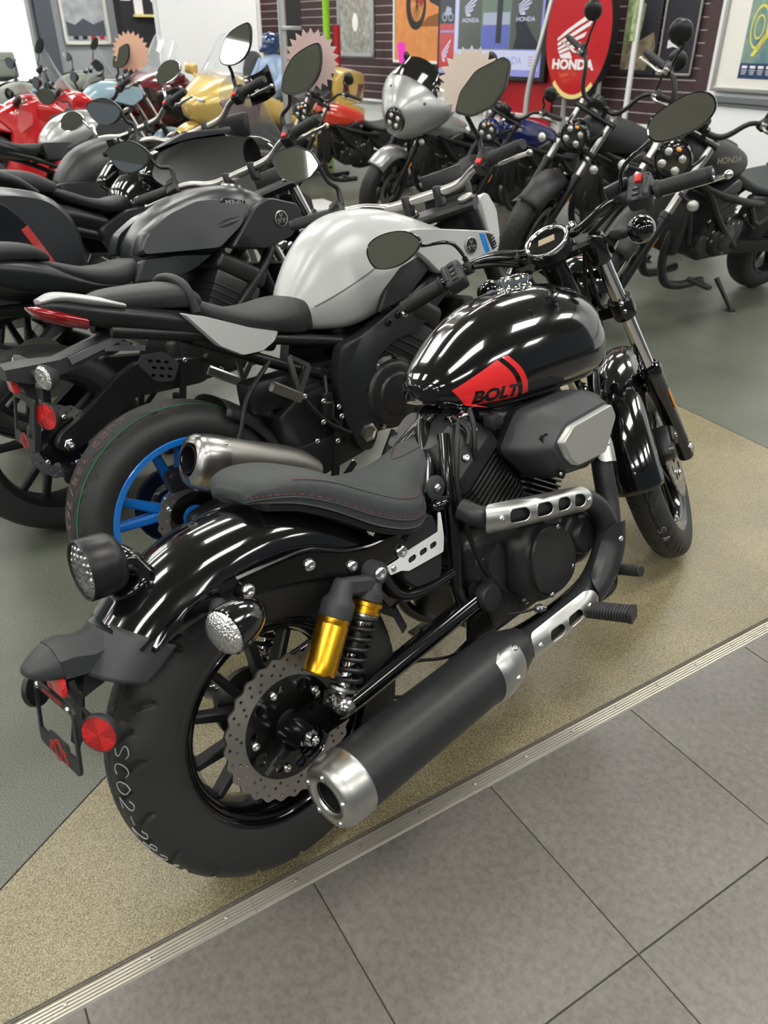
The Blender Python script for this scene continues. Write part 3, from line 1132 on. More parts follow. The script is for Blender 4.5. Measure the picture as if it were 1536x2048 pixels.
# rear shocks -----------------------------------------------------
def shock(y, parent, s=1):
    top = Vector((0.242, y, 0.556)); bot = Vector((0.088, y, 0.341))
    d = (top-bot).normalized()
    L = (top-bot).length
    g = G()
    at = lambda t: bot+d*t
    g.lathe([(0.011, 0), (0.011, L*0.42)], at(0.02), d, 14)
    root_ = g.obj('rear_shock', 'chrome', parent)
    g = G()
    n = 150
    turns = 6.8
    R = 0.0285
    F = frame(bot, None, d)
    P = [F @ Vector((R*math.cos(2*PI*turns*i/n), R*math.sin(2*PI*turns*i/n), 0.036+(L*0.66-0.036)*i/n)) for i in range(n+1)]
    g.tube(P, 0.0048, 8)
    g.obj('spring', 'satin_black', root_)
    g = G()
    g.lathe([(0, 0.024), (0.022, 0.024), (0.031, 0.028), (0.031, 0.034), (0.012, 0.036)], bot, d, 24)
    g.obj('spring_seat', 'alloy', root_)
    g = G()
    g.lathe([(0.020, L*0.55), (0.020, L*0.66), (0.030, L*0.665), (0.030, L*0.685)], bot, d, 24)
    g.obj('spring_seat', 'alloy', root_)
    g = G()
    g.lathe([(0.020, L*0.62), (0.022, L*0.40), (0.018, L*0.38), (0, L*0.38)], bot, d, 20)
    g.obj('damper_body', 'satin_black', root_)
    g = G()
    g.lathe([(0.029, L*0.685), (0.0325, L*0.69), (0.0325, L*0.712), (0.029, L*0.718), (0.029, L*0.742), (0.0325, L*0.748), (0.0325, L*0.775), (0.029, L*0.782), (0, L*0.785)], bot, d, 24)
    g.obj('preload_collar', 'gold', root_)
    g = G()
    g.lathe([(0.027, L*0.782), (0.030, L*0.79), (0.029, L*0.85), (0.024, L*0.865), (0.022, L*0.90), (0.018, L*0.93), (0, L*0.93)], bot, d, 24)
    g.bar(at(L*0.88), at(L*1.0), 0.040, 0.030, 0.038, 0.026, up=(0, 1, 0), bev=0.15)
    g.lathe([(0, 0.016), (0.022, 0.016), (0.0235, 0.012), (0.0235, -0.014), (0, -0.016)], top, (0, -1, 0), 28)
    # bridge to the gas cylinder
    q = Vector((0.125, y-s*0.012, 0.532))
    g.bar(at(L*0.93)+Vector((-0.01, -s*0.004, 0)), q+d*0.045, 0.036, 0.030, 0.034, 0.026, up=(0, 1, 0), bev=0.25)
    g.lathe([(0, 0.072), (0.016, 0.072), (0.020, 0.066), (0.023, 0.040), (0.031, 0.030), (0.0325, 0.022), (0.0325, 0.0), (0.030, -0.002)], q-d*0.012, d, 28)
    g.obj('shock_head', 'plastic_grey', root_, 35)
    g = G()
    q2 = q-d*0.012
    g.lathe([(0.0310, 0.0), (0.0315, -0.010), (0.0305, -0.012), (0.0305, -0.014), (0.0315, -0.016), (0.0315, -0.085), (0.0322, -0.087), (0.0322, -0.106), (0.029, -0.110), (0, -0.110)], q2, d, 36)
    g.obj('gas_cylinder', 'gold', root_, 30)
    g = G()
    xbolt(g, top+Vector((0, -s*0.017, 0)), (0, -s, 0), 0.0145, 0.007)
    g.obj('mount_bolt', 'bolt_steel', root_)
    g = G()
    g.lathe([(0, 0.02), (0.017, 0.02), (0.021, 0.010), (0.021, -0.010), (0.017, -0.016), (0, -0.016)], bot, (0, -1, 0), 24)
    g.lathe([(0.0, 0.0), (0.019, 0.0), (0.019, 0.002), (0.0145, 0.0025), (0.0145, 0.010), (0.012, 0.0125), (0.010, 0.0125), (0.010, 0.018), (0, 0.019)], bot+Vector((0, -s*0.02, 0)), (0, -s, 0), 12)
    g.obj('mount_bolt', 'bolt_steel', root_)


shock(-0.140, hero, 1)
shock(0.140, hero, -1)

# muffler and exhaust ---------------------------------------------
m0 = Vector((-0.050, -0.238, 0.255)); m1 = Vector((0.448, -0.222, 0.252))
md_ = (m1-m0).normalized()
ML = (m1-m0).length
g = G()
RB = 0.0665
g.lathe([(0.060, 0.058), (RB, 0.060), (RB, ML-0.03), (RB*0.985, ML-0.003), (RB*0.97, ML), (RB*0.96, ML+0.002), (RB*0.93, ML+0.03), (RB*0.72, ML+0.075), (0.040, ML+0.095), (0.036, ML+0.10)], m0, md_, 56)
muf = g.obj('muffler', 'muffler_black', hero, 30)
g = G()
g.lathe([(RB*1.0, 0.064), (RB*1.03, 0.062), (RB*1.03, 0.056), (RB*1.015, 0.022), (RB*0.95, 0.008), (RB*0.84, 0.001), (RB*0.70, -0.001), (RB*0.56, 0.001), (RB*0.50, 0.004), (RB*0.47, 0.010)], m0, md_, 56)
cap = g.obj('end_cap', 'silver', muf, 45)
g = G()
g.lathe([(RB*0.475, 0.006), (RB*0.46, 0.03), (RB*0.40, 0.05), (0, 0.052)], m0, md_, 32)
g.obj('outlet', 'black_void', muf)
FM = frame(m0, (0, -1, 0), md_)
for k in range(5):
    a = 2*PI*(k+0.1)/5+0.9
    g = G()
    xbolt(g, FM @ Vector((RB*0.74*math.cos(a), RB*0.74*math.sin(a), 0.0005)), -md_, 0.0062, 0.0045)
    g.obj('cap_bolt', 'bolt_steel', cap)
# rounded shield on the muffler's shoulder
def cylmap(o, d, R0, a_off=0.0):
    F = frame(o, (0, -1, 0), d)
    return lambda u, v, w_: F @ Vector(((R0(u)+w_)*math.cos(v+a_off), (R0(u)+w_)*math.sin(v+a_off), u))


def rsh(u):
    return RB+0.0055 if u < ML-0.01 else RB+0.0055-(u-ML+0.01)*0.22


g = G()
fn = cylmap(m0, md_, rsh)
nu, nvv = 14, 26
vv = []
for i in range(nu+1):
    for j in range(nvv+1):
        t = j/nvv
        ang = -1.25+2.25*t
        lo = ML-0.085+0.035*min(1.0, max(0.0, (ang+1.25)/0.45)) if ang < 0.4 else ML-0.05+0.03*max(0, (ang-0.75)/0.3)
        hi = ML+0.04-0.03*max(0, (abs(ang)-0.7)/0.55)
        u = lo+(hi-lo)*i/nu
        edge = min(min(i, nu-i)/1.5, min(j, nvv-j)/1.5, 1.0)
        vv.append(fn(u, -ang, -0.0045+0.0050*edge))
g.add(vv, [(i*(nvv+1)+j, i*(nvv+1)+j+1, (i+1)*(nvv+1)+j+1, (i+1)*(nvv+1)+j) for i in range(nu) for j in range(nvv)])
sh = g.obj('muffler_shield', 'silver', muf, 60)
for u, a in ((ML-0.012, 0.10), (ML+0.018, -0.75)):
    g = G()
    p = fn(u, a, -0.002)
    n_ = (p-fn(u, a, -0.03)).normalized()
    xbolt(g, p, n_, 0.008, 0.006)
    g.obj('shield_bolt', 'bolt_steel', muf)

PIPE = [(0.50, -0.150, 0.592), (0.515, -0.195, 0.572), (0.60, -0.205, 0.550), (0.70, -0.212, 0.530), (0.80, -0.215, 0.508), (0.868, -0.217, 0.476), (0.912, -0.219, 0.428), (0.925, -0.220, 0.370), (0.900, -0.222, 0.315), (0.845, -0.222, 0.272), (0.77, -0.222, 0.250), (0.65, -0.220, 0.240), (0.52, -0.222, 0.248)]
g = G()
g.tube(PIPE, [0.024, 0.025, 0.025, 0.025, 0.025, 0.026, 0.028, 0.030, 0.034, 0.034, 0.031, 0.030, 0.034], 20, sm=6)
ex = g.obj('exhaust_pipe', 'muffler_black', hero, 60)
g = G()
g.tube([(1.05, -0.10, 0.60), (1.045, -0.14, 0.555), (1.025, -0.16, 0.49), (1.01, -0.175, 0.42), (0.985, -0.19, 0.36), (0.945, -0.205, 0.315), (0.90, -0.215, 0.29)], [0.026, 0.027, 0.027, 0.028, 0.029, 0.03, 0.03], 20, sm=6)
g.obj('front_exhaust_pipe', 'muffler_black', hero, 60)


def pipe_shield(name, path, r, a0, a1, slots, parent, m='silver', bolts=(), width_pow=1.0, up=(0, 0, 1), ctr=None):
    """slotted heat shield wrapped round the outer side of a pipe path"""
    P = [Vector(p) for p in crp(np.array(path), 8)]
    S = [0.0]
    for i in range(1, len(P)):
        S.append(S[-1]+(P[i]-P[i-1]).length)
    Ltot = S[-1]

    def at(s_):
        s_ = max(0, min(Ltot, s_))
        for i in range(1, len(S)):
            if S[i] >= s_:
                t = (s_-S[i-1])/(S[i]-S[i-1]+1e-9)
                p = P[i-1].lerp(P[i], t)
                d = (P[min(i+1, len(P)-1)]-P[max(i-2, 0)]).normalized()
                return p, d
        return P[-1], (P[-1]-P[-2]).normalized()

    def fn(u, v, w_):
        p, d = at(u)
        o_ = Vector((0, -1, 0))
        o_ = (o_-d*o_.dot(d)).normalized()
        q = d.cross(o_)
        if q.z < 0:
            q = -q
        a = v/r
        return p+(o_*math.cos(a)+q*math.sin(a))*(r+w_)
    h0, h1 = a0*r, a1*r
    W = h1-h0
    ol = [(x+Ltot/2, y+(h0+h1)/2) for x, y in rrect(Ltot, W, min(W*0.42, Ltot*0.2), 8)]
    hs = [stadium((s_*Ltot, (h0+h1)/2 if ctr is None else ctr*r), L_, w_, 0, 8) for s_, L_, w_ in slots]
    g = G()
    g.plate(ol, hs, 0.003, None, fn, grid=0.009)
    o = g.obj(name, m, parent, 50)
    for h in hs:
        g = G()
        g.tube([fn(x, y, 0.0005) for x, y in h+[h[0]]], 0.0016, 6)
        g.obj('slot_rim', m, o)
    for s_, v_ in bolts:
        g = G()
        p = fn(s_*Ltot, v_*r, 0.0)
        n_ = (fn(s_*Ltot, v_*r, 0.01)-p).normalized()
        xbolt(g, p, n_, 0.0075, 0.005)
        g.obj('shield_bolt', 'bolt_steel', o)
    return o


pipe_shield('upper_heat_shield', [(0.49, -0.198, 0.577), (0.55, -0.205, 0.562), (0.62, -0.208, 0.545), (0.70, -0.213, 0.529), (0.77, -0.215, 0.515), (0.835, -0.217, 0.495)], 0.033, -1.10, 1.20,
            [(0.275, 0.068, 0.032), (0.51, 0.056, 0.032), (0.70, 0.050, 0.032), (0.868, 0.046, 0.032)], ex, bolts=((0.12, 0.05), (0.97, 0.05)))
pipe_shield('lower_heat_shield', [(0.795, -0.223, 0.262), (0.76, -0.223, 0.249), (0.68, -0.221, 0.242), (0.60, -0.221, 0.243), (0.535, -0.222, 0.248)], 0.040, -0.80, 1.0,
            [(0.36, 0.060, 0.030), (0.64, 0.060, 0.030)], ex, bolts=((0.14, 0.1), (0.90, 0.1)))
pipe_shield('elbow_cover', [(0.935, -0.221, 0.40), (0.925, -0.222, 0.345), (0.895, -0.224, 0.305), (0.845, -0.225, 0.27), (0.80, -0.225, 0.258)], 0.040, -1.3, 1.4, [], ex, m='muffler_black', bolts=((0.2, 0.25),))
pipe_shield('front_heat_shield', [(1.052, -0.105, 0.605), (1.045, -0.14, 0.56), (1.03, -0.158, 0.51)], 0.034, -1.3, 1.3, [], ex, bolts=((0.6, 0.3),))

# engine ----------------------------------------------------------
g = G()
g.box((0.72, 0, 0.345), (0.36, 0.27, 0.22), bev=0.03, seg=3)
g.box((0.60, 0, 0.42), (0.16, 0.24, 0.15), bev=0.03, seg=3)
g.box((0.80, 0, 0.44), (0.26, 0.20, 0.14), bev=0.03, seg=3)
eng = g.obj('crankcase', 'engine_black', hero)
CO = [(0.628, 0.40), (0.650, 0.462), (0.705, 0.488), (0.765, 0.472), (0.815, 0.420), (0.832, 0.352), (0.812, 0.298), (0.755, 0.272), (0.69, 0.280), (0.638, 0.325)]


def scaled(pts, k, c=None):
    cx = sum(p[0] for p in pts)/len(pts) if c is None else c[0]
    cy = sum(p[1] for p in pts)/len(pts) if c is None else c[1]
    return [(cx+(p[0]-cx)*k, cy+(p[1]-cy)*k) for p in pts]


def side_loft(g, levels, nv=4, cap=True):
    """levels: (outline2d in x,z ; y); smooth closed rings on the right side"""
    rings = []
    for ol, y in levels:
        r = crp(np.array(ol), nv, True) if nv > 1 else np.array(ol)
        rings.append([(p[0], y, p[1]) for p in r])
    g.loft(rings, True, cap)


g = G()
side_loft(g, [(scaled(CO, 1.10), -0.10), (scaled(CO, 1.08), -0.145), (scaled(CO, 1.03), -0.168), (scaled(CO, 0.98), -0.178), (scaled(CO, 0.90), -0.184), (scaled(CO, 0.86), -0.190), (scaled(CO, 0.85), -0.194)])
cc = g.obj('clutch_cover', 'engine_black', eng, 40)
g = G()
CO2 = scaled(CO, 0.82)
side_loft(g, [(scaled(CO2, 1.0), -0.188), (scaled(CO2, 1.0), -0.199), (scaled(CO2, 0.965), -0.2025), (scaled(CO2, 0.5), -0.204)])
g.obj('cover_plate', 'engine_black', eng, 40)
for x, z in ((0.757, 0.452), (0.795, 0.330), (0.703, 0.296)):
    g = G()
    xbolt(g, (x, -0.198, z), (0, -1, 0), 0.0075, 0.006)
    g.obj('cover_bolt', 'bolt_steel', eng)
g = G()
g.lathe([(0.100, 0), (0.097, 0.040), (0.084, 0.058), (0.077, 0.062), (0.074, 0.074), (0.068, 0.080), (0.052, 0.083), (0.048, 0.094), (0.042, 0.099), (0, 0.099)], (0.872, -0.098, 0.378), (0.06, -1, 0), 44)
g.obj('generator_cover', 'engine_black', eng, 35)
g = G()
side_loft(g, [([(0.545, 0.37), (0.56, 0.44), (0.605, 0.475), (0.63, 0.42), (0.61, 0.35)], -0.11), ([(0.555, 0.375), (0.567, 0.435), (0.605, 0.465), (0.622, 0.42), (0.605, 0.358)], -0.145), ([(0.57, 0.39), (0.578, 0.428), (0.60, 0.445), (0.610, 0.415), (0.60, 0.375)], -0.150)])
g.obj('sprocket_cover', 'engine_black', eng, 40)


def cylinder_bank(sgn, parent):
    """finned cylinder leaning sgn*30 degrees along x"""
    ax = Vector((sgn*math.sin(rad(30)), 0, math.cos(rad(30))))
    tx = Vector((math.cos(rad(30)), 0, -sgn*math.sin(rad(30))))
    o = Vector((0.765, 0.0, 0.39))
    F = Matrix(((tx.x, 0, ax.x, o.x), (0, 1, 0, o.y), (tx.z, 0, ax.z, o.z), (0, 0, 0, 1)))
    g = G(F)
    g.box((0, 0, 0.19), (0.125, 0.16, 0.24), bev=0.02)
    cyl_ = g.obj('cylinder', 'engine_black', parent)
    for k in range(13):
        g = G(F)
        h = 0.115+k*0.0133
        big = 0.168 if k > 1 else 0.16
        g.plate(rrect(big, 0.238-0.0006*k, 0.03, 5), [], 0.0042, Matrix.Translation((0, 0, h)))
        g.obj('fin', 'engine_black' if True else 'alloy', cyl_, 20)
        g = G(F)
        yv = -0.1195+0.0003*k
        g.box((0.0, yv-0.0006, h), (0.112, 0.0024, 0.0032))
        g.obj('fin_edge', 'alloy', cyl_, 0)
    g = G(F)
    for zz0, zz1, k0, k1 in ((0.290, 0.330, 1.0, 1.0), (0.330, 0.365, 1.0, 0.86), (0.365, 0.405, 0.86, 0.62)):
        r0 = rrect(0.172*k0, 0.245*k0, 0.022, 3)
        r1 = rrect(0.172*k1, 0.245*k1, 0.022, 3)
        g.loft([[(p[0], p[1], zz0) for p in r0], [(p[0], p[1], zz1) for p in r1]])
    hd = g.obj('head_cover', 'engine_black', cyl_, 25)
    g = G(F)
    for x, y, z in ((-0.02, -0.1175, 0.345), (0.05, -0.105, 0.36)):
        xbolt(g, (x, y, z), (0, -0.9, 0.42), 0.0095, 0.006)
    g.obj('head_bolt', 'bolt_steel', cyl_)
    return F


cylinder_bank(-1, eng)
cylinder_bank(1, eng)
# intake block between the banks, hoses and connectors
g = G()
g.box((0.775, 0.0, 0.71), (0.16, 0.16, 0.10), bev=0.02)
g.tube([(0.70, -0.06, 0.74), (0.74, -0.10, 0.72), (0.80, -0.12, 0.72)], 0.018, 10, sm=4)
g.obj('intake_manifold', 'satin_black', eng)
g = G()
g.box((0.665, -0.128, 0.738), (0.034, 0.022, 0.026), bev=0.003)
g.box((0.69, -0.13, 0.73), (0.014, 0.012, 0.018), bev=0.002)
for k in range(4):
    g.box((0.655+k*0.008, -0.135, 0.722), (0.003, 0.006, 0.010))
g.obj('wiring_connector', 'matte_black', eng)
g = G()
g.lathe([(0.012, 0), (0.014, 0.004), (0.014, 0.02), (0.011, 0.024), (0.011, 0.04), (0.015, 0.044), (0.015, 0.05)], (0.585, -0.07, 0.755), (1, -0.1, 0.05), 16)
g.obj('hose_joint', 'chrome', eng)

# air cleaner ------------------------------------------------------
AB = [(0.660, 0.668), (0.735, 0.740), (0.935, 0.736), (1.000, 0.702), (0.985, 0.615), (0.915, 0.546), (0.745, 0.572)]
AF = [(0.702, 0.665), (0.758, 0.707), (0.927, 0.710), (0.952, 0.682), (0.936, 0.630), (0.888, 0.588), (0.760, 0.594)]


def hex_loft(name, levels, m, parent, r=0.022):
    g = G()
    g.loft([[(p[0], y, p[1]) for p in roundpoly(ol, r, 4)] for ol, y in levels])
    return g.obj(name, m, parent, 32)


ac = hex_loft('air_cleaner', [(scaled(AB, 0.93), -0.095), (scaled(AB, 0.97), -0.110), (scaled(AB, 0.97), -0.150)], 'satin_black', hero)
hex_loft('air_cleaner_cover', [(scaled(AB, 1.0), -0.140), (AB, -0.186), (scaled(AB, 0.975), -0.200), (scaled(AF, 1.04), -0.246), (AF, -0.252), (scaled(AF, 0.9), -0.254)], 'plastic_grey', ac)
SLV = [(0.722, 0.675), (0.764, 0.699), (0.925, 0.703), (0.938, 0.672), (0.880, 0.600), (0.766, 0.606), (0.742, 0.630)]
g = G()
lv = []
for k, y in ((1.0, -0.248), (1.0, -0.266), (0.975, -0.2705), (0.955, -0.272)):
    lv.append(([tuple(p) for p in roundpoly(scaled(SLV, k), 0.008, 3)], y))
rings = [[(p[0], y, p[1]) for p in ol] for ol, y in lv]
g.loft(rings)
g.obj('silver_insert', 'silver_paint', ac, 30)
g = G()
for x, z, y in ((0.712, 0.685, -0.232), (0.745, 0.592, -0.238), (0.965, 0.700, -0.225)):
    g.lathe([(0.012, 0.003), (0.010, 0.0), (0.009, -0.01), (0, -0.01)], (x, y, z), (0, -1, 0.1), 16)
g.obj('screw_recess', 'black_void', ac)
g = G()
xbolt(g, (0.745, -0.236, 0.592), (0, -1, 0), 0.006, 0.004)
g.obj('cover_screw', 'bolt_steel', ac)

# fuel tank --------------------------------------------------------
TK = [(0.566, 0.842, 0.806, 0.030), (0.590, 0.868, 0.795, 0.066), (0.640, 0.902, 0.776, 0.096), (0.710, 0.942, 0.761, 0.122), (0.800, 0.972, 0.752, 0.143), (0.900, 0.985, 0.747, 0.155), (1.000, 0.983, 0.743, 0.160), (1.080, 0.968, 0.739, 0.154), (1.135, 0.945, 0.742, 0.136), (1.168, 0.912, 0.752, 0.108), (1.180, 0.870, 0.775, 0.060)]
rings = []
for x, zt, zb, hw in TK:
    H = zt-zb
    rings.append([(x, 0, zt), (x, -hw*0.34, zt-0.015*H), (x, -hw*0.66, zt-0.13*H), (x, -hw*0.90, zt-0.34*H), (x, -hw, zt-0.60*H), (x, -hw*0.985, zt-0.80*H), (x, -hw*0.90, zt-0.95*H), (x, -hw*0.72, zb), (x, 0, zb+0.008)])
g = G()
g.csurf(rings, 6, 5)
tank = g.obj('fuel_tank', 'gloss_black', hero, 70)
bvh = BVHTree.FromPolygons([Vector(p) for p in g.v], g.f)


def drape_xz(pts, lift=0.0006):
    out = []
    for x, z in pts:
        hit = bvh.ray_cast(Vector((x, -1, z)), Vector((0, 1, 0)))
        if hit[0] is None:
            out.append((x, -0.15, z))
        else:
            q = hit[0]+hit[1]*(lift if hit[1].y < 0 else -lift)
            out.append(tuple(q))
    return out


def drape_poly(outer, m, name, grid=0.006, lift=0.0006, holes=()):
    g0 = G()
    g0.plate(outer, list(holes), 0, None, None, grid)
    g1 = G()
    g1.add(drape_xz([(p[0], p[1]) for p in g0.v], lift), [f[::1] for f in g0.f])
    return g1.obj(name, m, tank, 60)


def densify(pts, n=8):
    out = []
    for i in range(len(pts)):
        a, b = pts[i], pts[(i+1) % len(pts)]
        out += [(a[0]+(b[0]-a[0])*k/n, a[1]+(b[1]-a[1])*k/n) for k in range(n)]
    return out


# red badge: slanted panel with a curved leading edge, stripe, lettering
bl, br, tr, tl_ = (0.636, 0.777), (0.770, 0.763), (0.722, 0.861), (0.606, 0.822)
curve_r = [(0.770, 0.763), (0.764, 0.795), (0.748, 0.828), (0.722, 0.861)]
cr_ = [tuple(p) for p in crp(np.array(curve_r), 6)]
panel = densify([tl_, bl, br], 8)[:16]+cr_+densify([tr, tl_], 8)[1:8]
drape_poly(panel, 'decal_red', 'badge_panel')
st1 = [(p[0]+0.013, p[1]+0.002) for p in cr_]
st2 = [(p[0]+0.029, p[1]+0.003) for p in cr_]
drape_poly(st1+st2[::-1], 'decal_red', 'badge_stripe', 0.004)
tv, tf = text_geo('BOLT', 0.036, 1.34, 0.12, 0.0017, 'LEFT', 0.005)
ang_ = math.atan2(br[1]-bl[1], br[0]-bl[0])
ca_, sa_ = math.cos(ang_), math.sin(ang_)
pts = [(0.647+p[0]*ca_-p[1]*sa_, 0.7815+p[0]*sa_+p[1]*ca_) for p in tv]
g = G()
g.add(drape_xz(pts, 0.0012), tf)
g.obj('badge_lettering', 'gloss_black', tank, 60)
# filler cap
zc = 0.985
g = G()
g.lathe([(0.046, -0.010), (0.046, 0.002), (0.041, 0.006), (0.040, 0.010), (0.0415, 0.012), (0.0415, 0.020), (0.039, 0.024), (0.034, 0.0255), (0.030, 0.0235), (0, 0.0245)], (0.968, 0, zc), (-0.02, 0, 1), 44)
cp = g.obj('fuel_cap', 'chrome', tank, 30)
g = G()
for k in range(24):
    a = 2*PI*k/24
    g.cyl((0.968+0.0415*math.cos(a), 0.0415*math.sin(a), zc+0.012), (0.968+0.0415*math.cos(a), 0.0415*math.sin(a), zc+0.021), 0.0026, 6)
g.box((0.968, 0, zc+0.0265), (0.050, 0.011, 0.005), bev=0.002)
g.obj('cap_knurl', 'chrome', cp)
g = G()
g.tube([(x, -0.75*hw, zb-0.002) for x, zt, zb, hw in TK[1:-1]], 0.006, 8, sm=3)
g.obj('tank_seam', 'gloss_black', tank)

# seat -------------------------------------------------------------
SE = [(0.050, 0.786, 0.060, 0.782, 0.764), (0.075, 0.803, 0.100, 0.796, 0.762), (0.125, 0.806, 0.126, 0.795, 0.745), (0.185, 0.790, 0.147, 0.772, 0.708), (0.245, 0.752, 0.162, 0.734, 0.662), (0.305, 0.716, 0.170, 0.697, 0.628), (0.355, 0.700, 0.166, 0.674, 0.612), (0.400, 0.695, 0.146, 0.662, 0.613), (0.435, 0.697, 0.112, 0.668, 0.628), (0.480, 0.708, 0.082, 0.688, 0.655), (0.535, 0.728, 0.060, 0.714, 0.690), (0.580, 0.746, 0.042, 0.735, 0.714), (0.603, 0.752, 0.020, 0.746, 0.730)]
rings = []
for x, zc_, w_, et, eb in SE:
    rings.append([(x, 0, zc_), (x, -w_*0.40, zc_-(zc_-et)*0.05), (x, -w_*0.72, et+(zc_-et)*0.55), (x, -w_*0.93, et-0.004), (x, -w_, et*0.6+eb*0.4), (x, -w_*0.985, eb+0.004), (x, -w_*0.90, eb), (x, 0, eb+0.006)])
g = G()
g.csurf(rings, 6, 5)
seat = g.obj('seat', 'leather', hero, 70)
bvh_s = BVHTree.FromPolygons([Vector(p) for p in g.v], g.f)
SEA = np.array(SE)


def seat_line(fy, fz, i0, i1):
    out = []
    for r in crp(SEA[i0:i1], 4):
        x, zc_, w_, et, eb = r
        out.append((x, -w_*fy, et*fz+eb*(1-fz)))
    return out


def stitch_run(P, r, m, name, dash=None):
    g = G()
    P = [Vector(p) for p in P]
    Q = []
    for p in P:
        hit = bvh_s.find_nearest(p)
        Q.append(hit[0]+hit[1]*0.0003 if hit[0] is not None else p)
    if dash is None:
        g.tube(Q, r, 6)
    else:
        A = crp(np.array(Q), 4)
        s_ = 0
        i = 0
        while i < len(A)-3:
            g.tube([A[i], A[i+1], A[i+2]], r, 5)
            i += 4
    g.obj(name, m, seat)


up_seam = seat_line(0.93, 0.96, 2, 9)
lo_seam = seat_line(0.995, 0.28, 0, 9)
stitch_run(up_seam, 0.0016, 'leather', 'seat_seam')
stitch_run(lo_seam, 0.0020, 'leather', 'seat_piping')
stitch_run([(p[0], p[1]*1.0, p[2]+0.005) for p in up_seam], 0.0007, 'stitch', 'stitching', 1)
stitch_run([(p[0], p[1], p[2]+0.006) for p in lo_seam], 0.0007, 'stitch', 'stitching', 1)
noseP = [(0.585, -0.042, 0.73), (0.560, -0.050, 0.715), (0.530, -0.045, 0.73), (0.495, -0.030, 0.72), (0.465, 0.0, 0.71), (0.495, 0.030, 0.72), (0.530, 0.045, 0.73), (0.585, 0.042, 0.73)]
stitch_run(crp(np.array(noseP), 6), 0.0018, 'leather', 'nose_seam')
stitch_run(crp(np.array([(p[0]+0.006, p[1]*0.93, p[2]+0.006) for p in noseP]), 5), 0.0007, 'stitch', 'stitching', 1)
# seat base pan and mounting
g = G()
rings = []
for x, zc_, w_, et, eb in SE[1:-2]:
    rings.append([(x, 0, eb+0.004), (x, -w_*0.90, eb+0.004), (x, -w_*0.92, eb-0.012), (x, -w_*0.80, eb-0.018), (x, 0, eb-0.018)])
g.csurf(rings, 3, 2)
g.obj('seat_pan', 'matte_black', seat, 50)
g = G()
g.plate(roundpoly([(0.575, -0.02), (0.62, -0.018), (0.635, 0), (0.62, 0.018), (0.575, 0.02)], 0.008), [circle2(0.006, 10, (0.615, 0))], 0.004, frame((0, 0, 0.772-0.0), (1, 0, 0.18), (-0.18, 0, 1)) @ Matrix.Translation((0.02, 0, -0.09)))
g.obj('seat_bracket', 'steel', seat)

# side cover with slotted silver bracket -----------------------------
SCV = [(0.342, 0.575), (0.362, 0.588), (0.402, 0.606), (0.438, 0.604), (0.446, 0.56), (0.440, 0.49), (0.428, 0.452), (0.352, 0.462), (0.318, 0.500), (0.330, 0.545)]
g = G()
rings = [[(p[0], y, p[1]) for p in roundpoly(scaled(SCV, k), 0.012, 3)] for k, y in ((0.98, -0.03), (1.0, -0.115), (0.98, -0.124), (0.94, -0.128))]
g.loft(rings)
scv = g.obj('side_cover', 'matte_black', hero, 35)
g = G()
g.plate(roundpoly([(0.336, 0.556), (0.438, 0.560), (0.448, 0.600), (0.455, 0.600), (0.452, 0.545), (0.442, 0.512), (0.336, 0.514), (0.316, 0.524), (0.286, 0.527), (0.280, 0.548), (0.318, 0.550)], 0.004),
        [stadium((0.352, 0.535), 0.025, 0.014, 0.05), stadium((0.386, 0.5365), 0.024, 0.014, 0.05), stadium((0.417, 0.538), 0.022, 0.014, 0.05)], 0.003, TY(-0.1315))
sb = g.obj('slotted_bracket', 'white_plastic', scv, 25, label='light silver bracket with three slots')
g = G()
xbolt(g, (0.297, -0.132, 0.538), (0, -1, 0), 0.007, 0.005)
g.obj('bracket_bolt', 'bolt_steel', sb)

# frame -------------------------------------------------------------
def ftube(name, pts, r, m='frame_black', sm=5, n=14, mirror=False, parent=None):
    for s in ((1, -1) if mirror else (1,)):
        g = G()
        g.tube([(p[0], p[1]*s, p[2]) for p in pts], r, n, sm=sm)
        o = g.obj(name, m, parent or hero, 60)
    return o


ftube('frame_tube', [(0.64, 0, 0.79), (0.58, 0, 0.752), (0.52, -0.05, 0.69), (0.47, -0.08, 0.635), (0.40, -0.10, 0.60), (0.30, -0.105, 0.592)], 0.020, mirror=True)
ftube('frame_tube', [(0.56, -0.075, 0.735), (0.525, -0.100, 0.66), (0.505, -0.112, 0.57), (0.488, -0.118, 0.48), (0.475, -0.118, 0.40), (0.50, -0.115, 0.32)], 0.015, mirror=True)
ftube('frame_tube', [(0.272, -0.120, 0.555), (0.285, -0.121, 0.505), (0.305, -0.122, 0.472), (0.335, -0.122, 0.456), (0.39, -0.121, 0.447), (0.47, -0.118, 0.446)], 0.012, mirror=True)
ftube('frame_tube', [(0.62, 0, 0.80), (0.85, 0, 0.80), (1.14, 0, 0.86), (1.24, 0, 0.90)], 0.030)
ftube('frame_tube', [(1.20, -0.03, 0.86), (1.16, -0.07, 0.70), (1.12, -0.09, 0.50), (1.08, -0.10, 0.32), (1.00, -0.11, 0.215), (0.85, -0.115, 0.185), (0.62, -0.115, 0.20), (0.52, -0.115, 0.27), (0.50, -0.115, 0.34)], 0.0165, mirror=True)
ftube('frame_tube', [(0.47, -0.12, 0.44), (0.47, 0, 0.44), (0.47, 0.12, 0.44)], 0.018)
ftube('frame_tube', [(0.30, -0.12, 0.545), (0.30, 0.12, 0.545)], 0.016, sm=0)
g = G()
F_hs = Vector((1.70, 0, 0))
g.cyl(F_hs+AXS*1.00, F_hs+AXS*1.16, 0.032, 24)
g.plate(roundpoly([(1.02, 0.80), (1.19, 0.96), (1.24, 0.92), (1.21, 0.80), (1.12, 0.74)], 0.02), [circle2(0.012, 12, (1.165, 0.86))], 0.05, TY(0))
